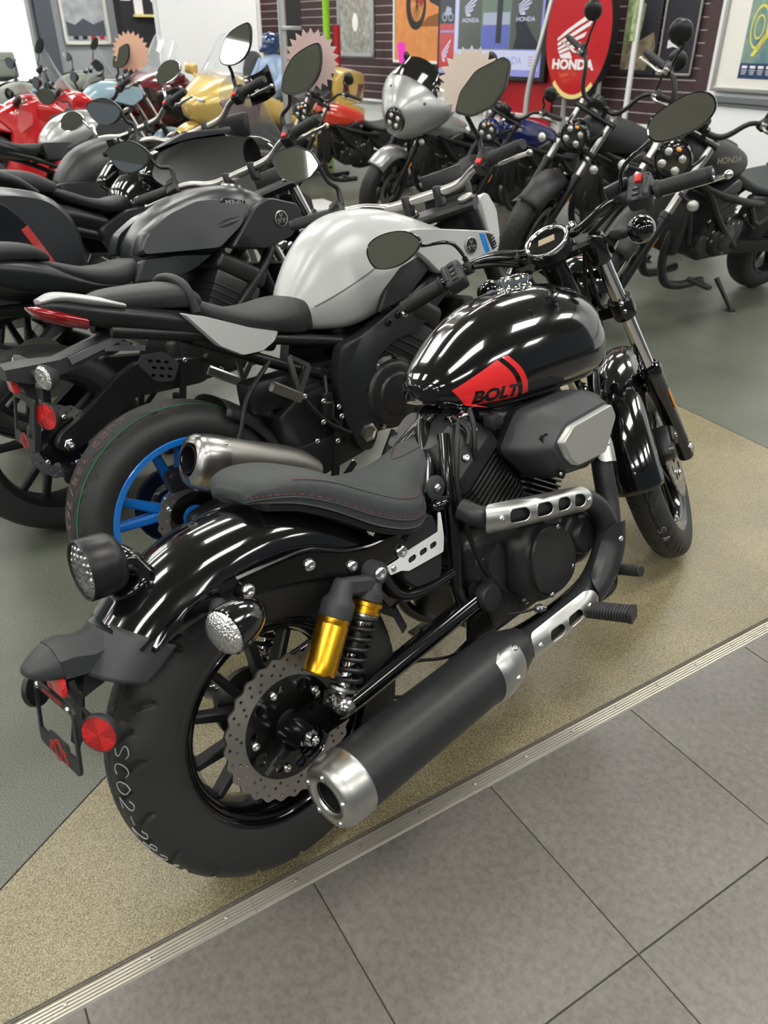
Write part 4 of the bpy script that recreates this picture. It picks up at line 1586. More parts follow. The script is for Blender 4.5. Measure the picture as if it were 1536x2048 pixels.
g.obj('steering_head', 'frame_black', hero)
g = G()
g.lathe([(0, 0.0), (0.034, 0.0), (0.034, 0.02), (0.030, 0.026), (0.012, 0.0275), (0, 0.0275)], (0.548, -0.128, 0.352), (0, -1, 0), 32)
pvt = g.obj('pivot_cap', 'matte_black', hero)
g = G()
g.plate(roundpoly([(0.50, 0.31), (0.50, 0.40), (0.545, 0.395), (0.59, 0.375), (0.60, 0.33), (0.55, 0.29)], 0.015), [], 0.02, TY(-0.118))
g.plate(roundpoly([(0.44, 0.175), (0.475, 0.325), (0.535, 0.33), (0.56, 0.24), (0.52, 0.17)], 0.02), [], 0.008, TY(-0.135))
g.obj('pivot_plate', 'frame_black', hero, 30)
g = G()
g.lathe([(0.024, 0), (0.026, 0.003), (0.026, 0.008), (0.020, 0.011), (0, 0.011)], (0.462, -0.118, 0.652), (0, -1, 0), 28)
igs = g.obj('frame_lug', 'plastic_grey', hero)
g = G()
xbolt(g, (0.462, -0.129, 0.652), (0, -1, 0), 0.009, 0.006)
g.obj('lug_bolt', 'bolt_steel', igs)
g = G()
g.sph((0.468, -0.118, 0.612), (0.030, 0.022, 0.016), 18, 10)
g.obj('ignition_cover', 'gloss_black', hero)

# cables and hoses ---------------------------------------------------
def cable(name, pts, r, m='cable_black', parent=None, X=None):
    g = G(X)
    g.tube(pts, r, 8, sm=6)
    return g.obj(name, m, parent or hero, 60)


cable('brake_hose', [(0.60, -0.09, 0.76), (0.545, -0.125, 0.715), (0.515, -0.135, 0.62), (0.525, -0.14, 0.50), (0.555, -0.143, 0.41), (0.60, -0.145, 0.345)], 0.0062)
cable('brake_hose', [(0.60, -0.145, 0.345), (0.625, -0.145, 0.32), (0.645, -0.15, 0.305)], 0.003)
cable('vent_hose', [(0.63, -0.10, 0.775), (0.615, -0.118, 0.74), (0.60, -0.125, 0.70), (0.598, -0.125, 0.672)], 0.006)
cable('wire_loom', [(0.585, -0.085, 0.77), (0.60, -0.11, 0.735), (0.575, -0.128, 0.71)], 0.005)
cable('wire_loom', [(0.665, -0.125, 0.745), (0.70, -0.10, 0.742), (0.74, -0.06, 0.745)], 0.005)
cable('sensor_wire', [(0.575, -0.17, 0.30), (0.60, -0.195, 0.30), (0.635, -0.20, 0.292)], 0.0035)
g = G()
g.lathe([(0.005, 0), (0.009, 0.004), (0.009, 0.012), (0.011, 0.013), (0.011, 0.02), (0.008, 0.022), (0.008, 0.032)], (0.635, -0.20, 0.292), (0.85, -0.1, -0.4), 10)
g.lathe([(0.005, 0), (0.012, 0.004), (0.012, 0.014), (0.008, 0.016), (0.008, 0.034), (0.013, 0.036), (0.013, 0.044)], (0.652, -0.15, 0.290), (0.5, -0.6, 0.6), 10)
g.obj('oxygen_sensor', 'bolt_steel', hero)
for px_ in ((0.30, 0.13), (0.22, 0.10)):
    cable('under_cable', [(0.56, -0.10, 0.26), (0.45, -0.10, 0.24), (0.34, -0.09, px_[0]-0.02), (0.26, -0.06, px_[0])], 0.004)

# foot peg, brake pedal, side stand ------------------------------------
g = G()
rings = []
pa, pb_ = Vector((0.762, -0.245, 0.238)), Vector((0.792, -0.352, 0.236))
dd = (pb_-pa).normalized()
nr = 16
for i in range(nr*2+1):
    t = i/(nr*2)
    p = pa.lerp(pb_, t)
    wv, hv = 0.046+0.006*t, 0.030
    k_ = 1.0 if i % 2 else 0.90
    Fp = frame(p, (1, 0, 0), dd)
    rings.append([Fp @ Vector((x*k_, y*k_, 0)) for x, y in rrect(wv, hv, 0.008, 3)])
g.loft(rings)
peg = g.obj('foot_peg', 'rubber', hero, 25)
g = G()
g.plate(rrect(0.05, 0.032, 0.008), [], 0.008, frame(pb_+dd*0.003, (1, 0, 0), dd))
g.obj('peg_end', 'rubber', peg)
g = G()
g.bar((0.765, -0.18, 0.225), pa, 0.022, 0.022, bev=0.2)
g.tube([(0.60, -0.14, 0.20), (0.70, -0.16, 0.195), (0.77, -0.185, 0.205), (0.80, -0.20, 0.225)], 0.013, 10, sm=4)
g.plate(roundpoly([(0.70, 0.19), (0.80, 0.19), (0.82, 0.25), (0.76, 0.255)], 0.015), [], 0.012, TY(-0.185))
g.obj('peg_bracket', 'satin_black', peg)
g = G()
g.tube([(0.79, -0.195, 0.215), (0.85, -0.212, 0.208), (0.905, -0.220, 0.210), (0.930, -0.222, 0.222), (0.936, -0.223, 0.248), (0.938, -0.224, 0.262)], [0.012, 0.010, 0.009, 0.008, 0.0075, 0.0075], 12, sm=4)
bp_ = g.obj('brake_pedal', 'satin_black', hero)
g = G()
pr = [(0, 0), (0.013, 0.0)]
for k in range(5):
    pr += [(0.0145, 0.012+k*0.011), (0.0145, 0.019+k*0.011), (0.0125, 0.020+k*0.011), (0.0125, 0.022+k*0.011)]
pr += [(0.0145, 0.070), (0.013, 0.075), (0, 0.075)]
g.lathe(pr, (0.938, -0.224, 0.262), (0.0, -1, 0.10), 18)
g.obj('pedal_rubber', 'rubber', bp_, 30)
g = G()
g.tube([(0.72, 0.12, 0.19), (0.70, 0.20, 0.125), (0.68, 0.27, 0.082)], [0.014, 0.012, 0.011], 10)
g.box((0.68, 0.275, 0.0835), (0.06, 0.05, 0.006), frame((0, 0, 0)) , bev=0.002)
g.obj('side_stand', 'satin_black', hero)

# ------------------------------------------------------------------ front end (steered)
def onfork(z, y=0.0, dx=0.0):
    return Vector((1.57-math.tan(RAKE)*(z-0.331)+dx, y, z))


for s in (-1, 1):
    g = G(ST)
    g.cyl(onfork(0.60, 0.106*s), onfork(1.04, 0.106*s), 0.0205, 28)
    fk = g.obj('fork_tube', 'chrome', hero)
    g = G(ST)
    a_, b_ = onfork(0.300, 0.106*s), onfork(0.655, 0.106*s)
    g.lathe([(0, 0), (0.020, 0), (0.024, 0.004), (0.024, 0.05), (0.027, 0.08), (0.0275, 0.27), (0.033, 0.30), (0.034, 0.36), (0.036, 0.365), (0.036, 0.380), (0.033, 0.388), (0.031, 0.386), (0.0305, 0.392), (0.027, 0.396), (0.0225, 0.393), (0.021, 0.38)], a_, b_-a_, 36)
    sl = g.obj('fork_slider', 'gloss_black', fk, 30)
    g = G(ST)
    q0, q1 = onfork(0.575, 0.106*s, -0.004), onfork(0.49, 0.106*s, -0.004)
    off = Vector((0, s*0.0285, 0))
    g.bar(q0+off, q1+off, 0.016, 0.005, up=(0, 1, 0), bev=0.2)
    g.obj('fork_reflector', 'amber', fk)
    g = G(ST)
    p = onfork(1.0, 0.106*s)
    g.lathe([(0.026, -0.032), (0.029, -0.028), (0.029, 0.038), (0.026, 0.046), (0.012, 0.050), (0, 0.050)], p, AXS, 32)
    g.bar(p+Vector((0.01, 0.02*s, 0.0)), Vector((1.262, 0.150*s, 1.020)), 0.050, 0.020, 0.030, 0.014, up=(1, 0, 0), bev=0.3)
    g.obj('fork_cover', 'frame_black', fk)
    g = G(ST)
    p = onfork(0.835, 0.106*s)
    g.lathe([(0.022, -0.028), (0.032, -0.028), (0.034, -0.024), (0.034, 0.024), (0.032, 0.028), (0.022, 0.028)], p, AXS, 30)
    g.bar(p, onfork(0.84, 0.02*s, 0.02), 0.046, 0.040, bev=0.25, up=(0, 0, 1))
    g.obj('lower_clamp', 'frame_black', fk)
    for dz in (-0.011, 0.011):
        g = G(ST)
        xbolt(g, onfork(0.835+dz, 0.106*s, -0.034)+Vector((0, 0.006*s, 0)), (-0.95, -0.1*s, -0.3), 0.007, 0.006)
        g.obj('clamp_bolt', 'bolt_steel', fk)
    # fender stay and axle clamp
    g = G(ST)
    g.bar(onfork(0.60, 0.098*s, -0.015), (1.400, 0.078*s, 0.585), 0.020, 0.014, bev=0.2, up=(0, 1, 0))
    g.bar((1.47, 0.094*s, 0.53), (1.43, 0.076*s, 0.58), 0.03, 0.01, bev=0.2)
    g.obj('fender_stay', 'gloss_black', fk)
g = G(ST)
g.cyl((1.57, 0.132, 0.331), (1.57, -0.135, 0.331), 0.010, 16)
hexnut(g, (1.57, -0.128, 0.331), (0, -1, 0), 0.016, 0.010)
g.obj('front_axle', 'bolt_steel', hero)
g = G(ST)
g.bar(onfork(1.03, -0.106), onfork(1.03, 0.106), 0.055, 0.03, bev=0.3, up=tuple(AXS))
g.obj('upper_clamp', 'frame_black', hero)
# headlamp
hc = Vector((1.36, 0, 0.925))
g = G(ST)
hp = [(0, -0.075)]+[(0.088*math.sin(t)**0.8, -0.075*math.cos(t)) for t in np.linspace(0.2, PI/2, 8)]+[(0.088, 0.02), (0.082, 0.024)]
g.lathe(hp, hc, (1, 0, -0.05), 40)
hl = g.obj('headlamp', 'gloss_black', hero, 50)
g = G(ST)
g.lathe([(0.083, 0.018), (0.06, 0.03), (0.03, 0.036), (0, 0.038)], hc, (1, 0, -0.05), 32)
g.obj('lens', 'lens_clear', hl)
g = G(ST)
for s in (-1, 1):
    g.bar(onfork(0.985, 0.095*s, 0.02), Vector((1.36, 0.086*s, 0.93)), 0.035, 0.008, bev=0.2)
g.obj('lamp_stay', 'frame_black', hl)

# front fender
Fc = Vector((1.57, 0, 0.331))
g = G(ST)
FAf = [52, 70, 90, 110, 130, 150, 168, 180]
rings = []
for a in FAf:
    R, W = 0.372, 0.072
    D = 0.088 if a < 160 else 0.088-0.03*(a-160)/20
    rings.append([(Fc.x+r*math.cos(rad(a)), -y, Fc.z+r*math.sin(rad(a))) for y, r in ((0, R), (W*0.35, R-0.004), (W*0.66, R-0.015), (W*0.88, R-0.033), (W*0.98, R-0.055), (W, R-D))])
g.csurf(rings, 6, 4, closed=False)
ff = g.obj('front_fender', 'gloss_black', hero, 60)
md = ff.modifiers.new('thickness', 'SOLIDIFY')
md.thickness = 0.003
md.offset = -1
# front wheel
fp = [(0.036, 0.246), (0.044, 0.254), (0.050, 0.270), (0.0505, 0.287), (0.047, 0.303), (0.039, 0.317), (0.026, 0.3265), (0.012, 0.3305), (0, 0.331)]
pt2 = 2*PI/26
fg = seg_groove([(0.00, -0.006, 0.05, -0.011), (0.05, -0.011, 0.10, -0.006), (0.10, -0.006, 0.17, -0.012), (0.17, -0.012, 0.2417, -0.006),
                 (0.02, -0.040, 0.09, -0.018), (0.12, -0.044, 0.21, -0.018), (0.03, 0.046, 0.10, 0.016), (0.09, 0.046, 0.16, 0.016), (0.15, 0.046, 0.22, 0.016)], 0.0034, 0.004, pt2)
ft = tyre('front_tyre', fp, 720, 'rubber', hero, Fc, fg, X=ST, sub=6)
g = G(ST)
write_on(g, 'S AG', lambda u, v: tyre_pt(fp, rad(205)+u/0.325, -0.008-v*0.8, Fc), 0.020, 0.0008)
g.obj('chalk_writing', 'chalk', ft)
g = G(ST)
yo = [(0.222, -0.030), (0.230, -0.036), (0.240, -0.037), (0.246, -0.038), (0.250, -0.042), (0.252, -0.0435), (0.249, -0.0445), (0.243, -0.041), (0.236, -0.034), (0.228, -0.022), (0.226, 0), (0.228, 0.022), (0.243, 0.041), (0.252, 0.0435), (0.246, 0.038), (0.230, 0.034), (0.218, 0.020), (0.216, 0), (0.218, -0.020), (0.222, -0.030)]
g.lathe([(r, -y) for r, y in yo], Fc, (0, -1, 0), 80)
frm = g.obj('front_rim', 'gloss_black', hero)
for k in range(6):
    for s in (-1, 1):
        g = G(ST)
        a0 = 2*PI*k/6+0.1
        a1 = a0+s*0.24
        g.bar((Fc.x+0.03*math.cos(a0), 0, Fc.z+0.03*math.sin(a0)), (Fc.x+0.222*math.cos(a1), 0, Fc.z+0.222*math.sin(a1)), 0.018, 0.034, 0.014, 0.024, up=(0, 1, 0), bev=0.2)
        g.obj('spoke', 'satin_black', frm)
g = G(ST)
g.lathe([(0, 0.065), (0.026, 0.065), (0.035, 0.05), (0.032, 0.02), (0.032, -0.02), (0.035, -0.05), (0.026, -0.065), (0, -0.065)], Fc, (0, -1, 0), 32)
g.obj('front_hub', 'satin_black', frm)
brake_disc('front_brake_disc', Fc, -0.068, hero, X=ST, bolts=5)
g = G(ST)
cfr = frame((1.440, -0.072, 0.395), (0.55, 0, 0.85), (0, -1, 0))
g.box((0, 0, 0), (0.10, 0.062, 0.062), cfr, 0.012)
g.box((0.02, 0.0, 0.034), (0.05, 0.05, 0.014), cfr, 0.006)
g.box((0.0, -0.04, 0.005), (0.06, 0.03, 0.02), cfr, 0.005)
cal = g.obj('brake_caliper', 'satin_black', hero)
g = G(ST)
g.lathe([(0.010, 0), (0.010, 0.006), (0, 0.006)], cfr @ Vector((0.02, 0.0, 0.04)), (0, -1, 0), 12)
g.lathe([(0.006, 0), (0.006, 0.012), (0, 0.012)], cfr @ Vector((-0.03, 0.03, 0.02)), (0, -1, 0), 12)
g.obj('caliper_bolt', 'bolt_steel', cal)

# handlebar and controls
HB = [(1.074, -0.413, 1.057), (1.10, -0.30, 1.075), (1.125, -0.235, 1.087), (1.142, -0.195, 1.094), (1.150, -0.155, 1.089), (1.158, -0.115, 1.076), (1.168, -0.075, 1.066), (1.18, -0.03, 1.062)]
HBf = HB+[(x, -y, z) for x, y, z in HB[::-1]]
g = G(ST)
g.tube(HBf, 0.0115, 14, sm=5)
hb = g.obj('handlebar', 'gloss_black', hero, 60)
for s in (-1, 1):
    e0, e1 = Vector((1.074, 0.413*s, 1.057)), Vector((1.102, 0.288*s, 1.0765))
    g = G(ST)
    L_ = (e1-e0).length
    g.lathe([(0, -0.001), (0.004, -0.001), (0.004, 0.002), (0.016, 0), (0.0178, 0.003), (0.0178, 0.010), (0.0170, 0.011), (0.0178, 0.0125), (0.0182, L_*0.5), (0.0182, L_-0.012), (0.0195, L_-0.010), (0.0215, L_-0.006), (0.0215, L_), (0.012, L_+0.001)], e0, e1-e0, 32)
    g.obj('grip', 'rubber_grip', hb, 30)
    # switch housing
    Fs = frame((1.112, 0.252*s, 1.083), (0.2, -s*0.95, 0.12), (-0.75, 0, 0.65))
    g = G(ST)
    g.box((0, -0.006, 0), (0.056, 0.078, 0.048), Fs, 0.010, 3)
    g.box((-0.018*1, 0, 0), (0.018, 0.060, 0.060), Fs, 0.010, 3)
    sw = g.obj('switch_housing', 'plastic_grey', hb)
    if s < 0:
        g = G(ST)
        g.box((0.0, -0.024, 0.026), (0.016, 0.022, 0.010), Fs, 0.003)
        g.obj('kill_switch', 'switch_red', sw)
    g = G(ST)
    for yy in (-0.002, -0.018, -0.034):
        g.box((0.004, -yy if s < 0 else yy, 0.0245), (0.018, 0.010, 0.006), Fs, 0.002)
    if s > 0:
        g.box((0.004, 0.018, 0.0245), (0.020, 0.016, 0.007), Fs, 0.003)
    g.obj('switch_button', 'matte_black', sw)
    g = G(ST)
    for yy in (-0.002, -0.018):
        g.box((0.004, -yy if s < 0 else yy, 0.0278), (0.009, 0.0016, 0.0005), Fs)
    g.obj('switch_mark', 'print_grey', sw, 0)
    # lever
    g = G(ST)
    lv_ = [(1.150, 0.235*s, 1.080), (1.165, 0.27*s, 1.070), (1.160, 0.33*s, 1.060), (1.148, 0.40*s, 1.048), (1.142, 0.438*s, 1.044)]
    g.tube(lv_, [0.010, 0.0085, 0.0075, 0.0065, 0.006], 10, sm=4)
    lvr = g.obj('lever', 'chrome' if s < 0 else 'satin_black', hb, 60)
    g = G(ST)
    g.sph((1.141, 0.441*s, 1.044), 0.0105, 14, 9)
    g.obj('lever_ball', 'chrome', lvr)
    g = G(ST)
    g.box((1.135, 0.215*s, 1.088), (0.030, 0.026, 0.034), None, 0.006)
    g.obj('lever_perch', 'satin_black', hb)
    # mirror
    ML_ = [(-0.317, 1.216), (-0.310, 1.190), (-0.322, 1.170), (-0.352, 1.160), (-0.395, 1.157), (-0.430, 1.163), (-0.452, 1.180), (-0.455, 1.204), (-0.440, 1.224), (-0.410, 1.235), (-0.370, 1.233), (-0.335, 1.226)]
    if s > 0:
        ML_ = [(-0.287, 1.200), (-0.297, 1.182), (-0.322, 1.170), (-0.360, 1.163), (-0.400, 1.168), (-0.430, 1.182), (-0.443, 1.206), (-0.444, 1.235), (-0.426, 1.253), (-0.390, 1.257), (-0.345, 1.248), (-0.308, 1.228)]
    ol = [tuple(p) for p in crp(np.array(ML_), 5, True)]
    cy_, cz_ = sum(p[0] for p in ol)/len(ol), sum(p[1] for p in ol)/len(ol)
    tilt = math.tan(rad(20 if s < 0 else 17))

    def mring(k, dx):
        return [(1.055+tilt*((cz_+(p[1]-cz_)*k)-cz_)+dx, -s*(cy_+(p[0]-cy_)*k), cz_+(p[1]-cz_)*k) for p in ol]
    g = G(ST)
    g.loft([mring(0.97, -0.003), mring(1.02, -0.004), mring(1.035, 0.0), mring(1.02, 0.008), mring(0.90, 0.020), mring(0.6, 0.028), mring(0.1, 0.031)], True, False)
    mir = g.obj('mirror', 'gloss_black', hb, 50)
    g = G(ST)
    r_ = mring(0.965, -0.0035)
    g.add(r_+[tuple(np.mean(np.array(r_), 0))], [(i, (i+1) % len(r_), len(r_)) for i in range(len(r_))])
    g.obj('mirror_glass', 'mirror', mir, 0)
    g = G(ST)
    if s > 0:
        P = [(1.135, 0.212, 1.095), (1.128, 0.216, 1.13), (1.11, 0.225, 1.160), (1.09, 0.245, 1.174), (1.075, 0.29, 1.186), (1.075, 0.33, 1.20)]
    else:
        P = [(1.135, -0.212, 1.095), (1.128, -0.216, 1.125), (1.11, -0.228, 1.150), (1.09, -0.255, 1.165), (1.08, -0.30, 1.178), (1.08, -0.345, 1.19)]
    g.tube(P, 0.0052, 10, sm=5)
    g.cyl(P[0], Vector(P[0])+(Vector(P[1])-Vector(P[0]))*0.7, 0.008, 6)
    g.obj('mirror_stem', 'gloss_black', mir)
g = G(ST)
g.box((0, 0, 0), (0.060, 0.034, 0.034), frame((1.158, -0.200, 1.118), (0.2, -1, 0), (-0.2, 0, 1)), 0.004)
g.obj('brake_reservoir', 'satin_black', hb)
for s in (-1, 1):
    g = G(ST)
    g.box((1.182, 0.045*s, 1.050), (0.034, 0.030, 0.05), None, 0.006)
    g.obj('bar_clamp', 'frame_black', hb)
g = G(ST)
g.lathe([(0.011, 0), (0.013, 0.006), (0.013, 0.018), (0.009, 0.022), (0.006, 0.022), (0.005, 0.016), (0, 0.016)], (1.185, -0.066, 1.072), (-0.5, 0, 0.87), 20)
g.obj('clamp_bolt', 'chrome', hb)
# gauge
gc = Vector((1.150, 0.0, 1.068))
gn = Vector((-0.60, 0.0, 0.80)).normalized()
g = G(ST)
g.lathe([(0, -0.050), (0.042, -0.050), (0.054, -0.040), (0.057, -0.026), (0.057, -0.004)], gc, gn, 44)
gg = g.obj('gauge', 'satin_black', hero)
g = G(ST)
g.lathe([(0.0575, -0.006), (0.0600, -0.002), (0.0605, 0.004), (0.0585, 0.008), (0.0550, 0.0085), (0.0500, 0.006), (0.0485, 0.0025)], gc, gn, 48)
g.obj('bezel', 'chrome', gg, 50)
g = G(ST)
g.lathe([(0.049, 0.0028), (0, 0.0030)], gc, gn, 40)
g.obj('dial_face', mat('dial_black', (0.006, 0.006, 0.007), 0.08, coat=1.0), gg)
g = G(ST)
g.box((0, 0.004, 0.0036), (0.044, 0.024, 0.0012), frame(gc, (0, -1, 0), gn))
g.obj('display', 'lcd', gg, 0)
for s in (-1, 1):
    turn_signal('front_turn_signal', (1.245, 0.216*s, 1.008), (0.97, 0.05*s, -0.05), 0.036, hero, X=ST, base=(1.245, 0.14*s, 1.022), len_=1.05)
# cable bundle at the left bar, hoses
cable('bar_cable', [(1.13, 0.20, 1.085), (1.155, 0.15, 1.070), (1.175, 0.10, 1.045), (1.20, 0.06, 1.02), (1.25, 0.03, 0.96)], 0.007, X=ST, parent=hb)
cable('bar_cable', [(1.14, 0.20, 1.100), (1.165, 0.15, 1.098), (1.19, 0.09, 1.075), (1.23, 0.05, 1.02)], 0.0055, X=ST, parent=hb)
cable('bar_cable', [(1.14, -0.20, 1.085), (1.165, -0.14, 1.06), (1.19, -0.09, 1.035), (1.24, -0.05, 0.96), (1.26, -0.03, 0.88)], 0.006, X=ST, parent=hb)
cable('bar_cable', [(1.16, -0.19, 1.105), (1.20, -0.13, 1.09), (1.235, -0.08, 1.04), (1.25, -0.06, 0.93), (1.30, -0.05, 0.83)], 0.005, X=ST, parent=hb)
g = G(ST)
g.lathe([(0.019, -0.006), (0.021, -0.006), (0.021, 0.006), (0.019, 0.006)], (1.172, 0.088, 1.062), (0.1, -1, 0.1), 20)
g.obj('cable_tie', 'cable_black', hb)

# ------------------------------------------------------------------ shared builders for the other motorcycles
mat('paint_grey_light', (0.44, 0.45, 0.44), 0.30, coat=0.5, coatr=0.25)
mat('paint_grey_dark', (0.015, 0.017, 0.020), 0.34, metal=0.25, coat=0.35, coatr=0.28)
mat('paint_matte_dark', (0.016, 0.017, 0.019), 0.40)
mat('rim_blue', (0.008, 0.18, 0.62), 0.3, coat=0.6)
mat('stripe_blue', (0.01, 0.20, 0.62), 0.35)
mat('stripe_green', (0.02, 0.20, 0.05), 0.7)
mat('bar_alloy', (0.46, 0.45, 0.42), 0.32, metal=1.0)
mat('paint_red_orange', (0.62, 0.045, 0.02), 0.25, coat=1.0)
mat('paint_blue_deep', (0.006, 0.012, 0.09), 0.2, coat=1.0)
mat('paint_silver', (0.36, 0.37, 0.36), 0.32, metal=0.6, coat=0.4)
mat('paint_gold', (0.62, 0.44, 0.13), 0.28, metal=0.3, coat=0.8)
mat('paint_maroon', (0.10, 0.006, 0.012), 0.22, coat=1.0)
mat('paint_lightblue', (0.20, 0.31, 0.37), 0.35, coat=0.4)
mat('paint_olive', (0.20, 0.22, 0.19), 0.4)
mat('windscreen', (0.55, 0.58, 0.60), 0.06, coat=1.0, alpha=0.45)
mat('seat_black', (0.020, 0.021, 0.022), 0.55, bump=(600, 0.08, 'noise'))
mat('tail_red', (0.26, 0.004, 0.008), 0.10, coat=1.0)
mat('chalk_red', (0.30, 0.16, 0.14), 0.9)
mat('radiator', (0.010, 0.010, 0.010), 0.6)

S_TANK = [(0, 0), (0.40, 0.02), (0.72, 0.13), (0.93, 0.36), (1, 0.56), (0.94, 0.80), (0.70, 0.97), (0, 1)]
S_SEAT = [(0, 0), (0.5, 0.03), (0.86, 0.16), (1, 0.45), (0.96, 0.85), (0.80, 1), (0, 1)]
S_TAIL = [(0, 0), (0.62, 0.03), (0.95, 0.22), (1, 0.50), (0.72, 0.95), (0, 1)]
S_BOX = [(0, 0), (0.85, 0.02), (1, 0.12), (1, 0.85), (0.88, 1), (0, 1)]


def body(name, rings, sec, m, parent, nu=5, nv=4, ang=60, linu=False, linv=False, X=None, yoff=0.0):
    g = G(X)
    R = []
    for r in rings:
        x, zt, zb, hw = r[:4]
        R.append([(x, -hw*fy, zt-fz*(zt-zb)) for fy, fz in sec])
    g.csurf(R, nu, nv, linu=linu, linv=linv)
    if yoff:
        g.v = [(p[0], p[1]+yoff, p[2]) for p in g.v]
    return g.obj(name, m, parent, ang)


def side_panel(name, poly, y, th, m, parent, r=0.015, puff=0.006, both=True, skew=None, X=None):
    """shaped side panel with rounded face; skew(x,z) shifts y"""
    last = None
    for s in ((-1, 1) if both else ((-1,) if y < 0 else (1,))):
        g = G(X)
        rings = []
        for k, d in ((0.97, -th), (1.0, -th*0.35), (0.985, 0.0), (0.93, puff)):
            ol = roundpoly(scaled(poly, k), r, 3)
            rings.append([(p[0], s*(abs(y)+d+(skew(p[0], p[1]) if skew else 0)), p[1]) for p in ol])
        g.loft(rings)
        last = g.obj(name, m, parent, 40)
    return last


TYRE_SPORT = lambda R, W: [(W*0.36, R-0.098), (W*0.43, R-0.088), (W*0.485, R-0.068), (W*0.50, R-0.050), (W*0.47, R-0.033), (W*0.38, R-0.016), (W*0.23, R-0.0045), (0, R)]
TYRE_FAT = lambda R, W: [(W*0.38, R-0.112), (W*0.45, R-0.102), (W*0.50, R-0.078), (W*0.49, R-0.048), (W*0.43, R-0.024), (W*0.30, R-0.008), (W*0.15, R-0.002), (0, R)]


def wheel(root, kind, c, R, W, rim_m, nsp=5, X=None, prof=None, n=128, disc=(), groove=None, spoke_m=None, detail=True, sub=3, twin=True, disc_m='steel'):
    prof = prof or TYRE_SPORT(R, W)
    t = tyre(kind+'_tyre', prof, n, 'rubber', root, c, groove, X, sub)
    g = G(X)
    rb, wb = prof[0][1]+0.004, prof[0][0]+0.004
    wl = wb+0.008
    g.lathe([(rb-0.020, -wb*0.50), (rb-0.014, -wl*0.86), (rb-0.012, -wl), (rb+0.004, -wl-0.004), (rb+0.007, -wl-0.001), (rb+0.004, -wb*0.9), (rb-0.010, -wb*0.5), (rb-0.014, 0), (rb-0.010, wb*0.5), (rb+0.004, wb*0.9), (rb+0.007, wl+0.001), (rb+0.004, wl+0.004), (rb-0.012, wl), (rb-0.014, wl*0.86), (rb-0.020, wb*0.5), (rb-0.022, 0), (rb-0.020, -wb*0.50)], c, (0, -1, 0), 64 if detail else 40)
    rim = g.obj(kind+'_rim', rim_m, root)
    c = Vector(c)
    for k in range(nsp):
        a = 2*PI*k/nsp+0.35
        for s in ((-1, 1) if twin else (0,)):
            g = G(X)
            a1 = a+s*0.20
            g.bar(c+Vector((0.030*math.cos(a), 0, 0.030*math.sin(a))), c+Vector(((rb-0.018)*math.cos(a1), 0, (rb-0.018)*math.sin(a1))), 0.030, 0.045, 0.022, 0.030, up=(0, 1, 0), bev=0.25)
            g.obj('spoke', spoke_m or rim_m, rim)
    g = G(X)
    g.lathe([(0, 0.075), (0.032, 0.075), (0.045, 0.06), (0.040, 0.02), (0.040, -0.02), (0.045, -0.06), (0.032, -0.075), (0, -0.075)], c, (0, -1, 0), 28)
    g.obj('hub', spoke_m or rim_m, rim)
    for y, rd in disc:
        if detail:
            brake_disc(kind+'_brake_disc', c, y, root, R=rd, Ri=rd*0.68, waves=18, X=X, carrier=True, bolts=5, m=disc_m)
        else:
            g = G(X)
            g.plate(circle2(rd, 40), [circle2(rd*0.66, 28)], 0.005, TY(y, c.x, c.z))
            g.obj(kind+'_brake_disc', disc_m, root, 30)
    return t


def steer_mat(wb, rake, trail, ang):
    ax = Vector((-math.sin(rake), 0, math.cos(rake)))
    o = Vector((wb+trail, 0, 0))
    return Matrix.Translation(o) @ Matrix.Rotation(ang, 4, ax) @ Matrix.Translation(-o), ax


def fork_set(root, X, wb, Rf, rake, ztop, ysp=0.1, tube_m='chrome', slider_m='satin_black', usd=True, rt=0.022, ztr=(0.86, 1.0)):
    """telescopic fork: two legs with clamps, axle through the bottoms"""
    def at(z, y):
        return Vector((wb-math.tan(rake)*(z-Rf)-0.03*0, y, z))
    for s in (-1, 1):
        g = G(X)
        if usd:
            g.cyl(at(Rf-0.02, ysp*s), at(Rf+0.22, ysp*s), rt*0.85, 18)
            leg = g.obj('fork_leg', tube_m, root)
            g = G(X)
            g.cyl(at(Rf+0.20, ysp*s), at(ztop, ysp*s), rt*1.25, 20, bev=0.003)
            g.obj('fork_outer', slider_m, leg)
            g = G(X)
            g.box(tuple(at(Rf, ysp*s)), (0.06, 0.045, 0.09), None, 0.012)
            g.obj('axle_clamp', slider_m, leg)
        else:
            g.cyl(at(Rf+0.30, ysp*s), at(ztop, ysp*s), rt, 20)
            leg = g.obj('fork_leg', tube_m, root)
            g = G(X)
            g.cyl(at(Rf-0.03, ysp*s), at(Rf+0.33, ysp*s), rt*1.28, 20, bev=0.004)
            g.cyl(at(Rf+0.32, ysp*s), at(Rf+0.35, ysp*s), rt*1.5, 20, bev=0.003)
            g.obj('fork_outer', slider_m, leg)
        g = G(X)
        g.lathe([(rt*1.1, -0.004), (rt*1.1, 0.006), (rt*0.5, 0.010), (0, 0.008)], at(ztop, ysp*s), (-math.sin(rake), 0, math.cos(rake)), 16)
        g.obj('fork_cap', 'steel', leg)
    for z in ztr:
        g = G(X)
        g.bar(at(z, -ysp-0.028), at(z, ysp+0.028), 0.07, 0.03, bev=0.3, up=(-math.sin(rake), 0, math.cos(rake)))
        g.obj('triple_clamp', 'satin_black', root)
    return at


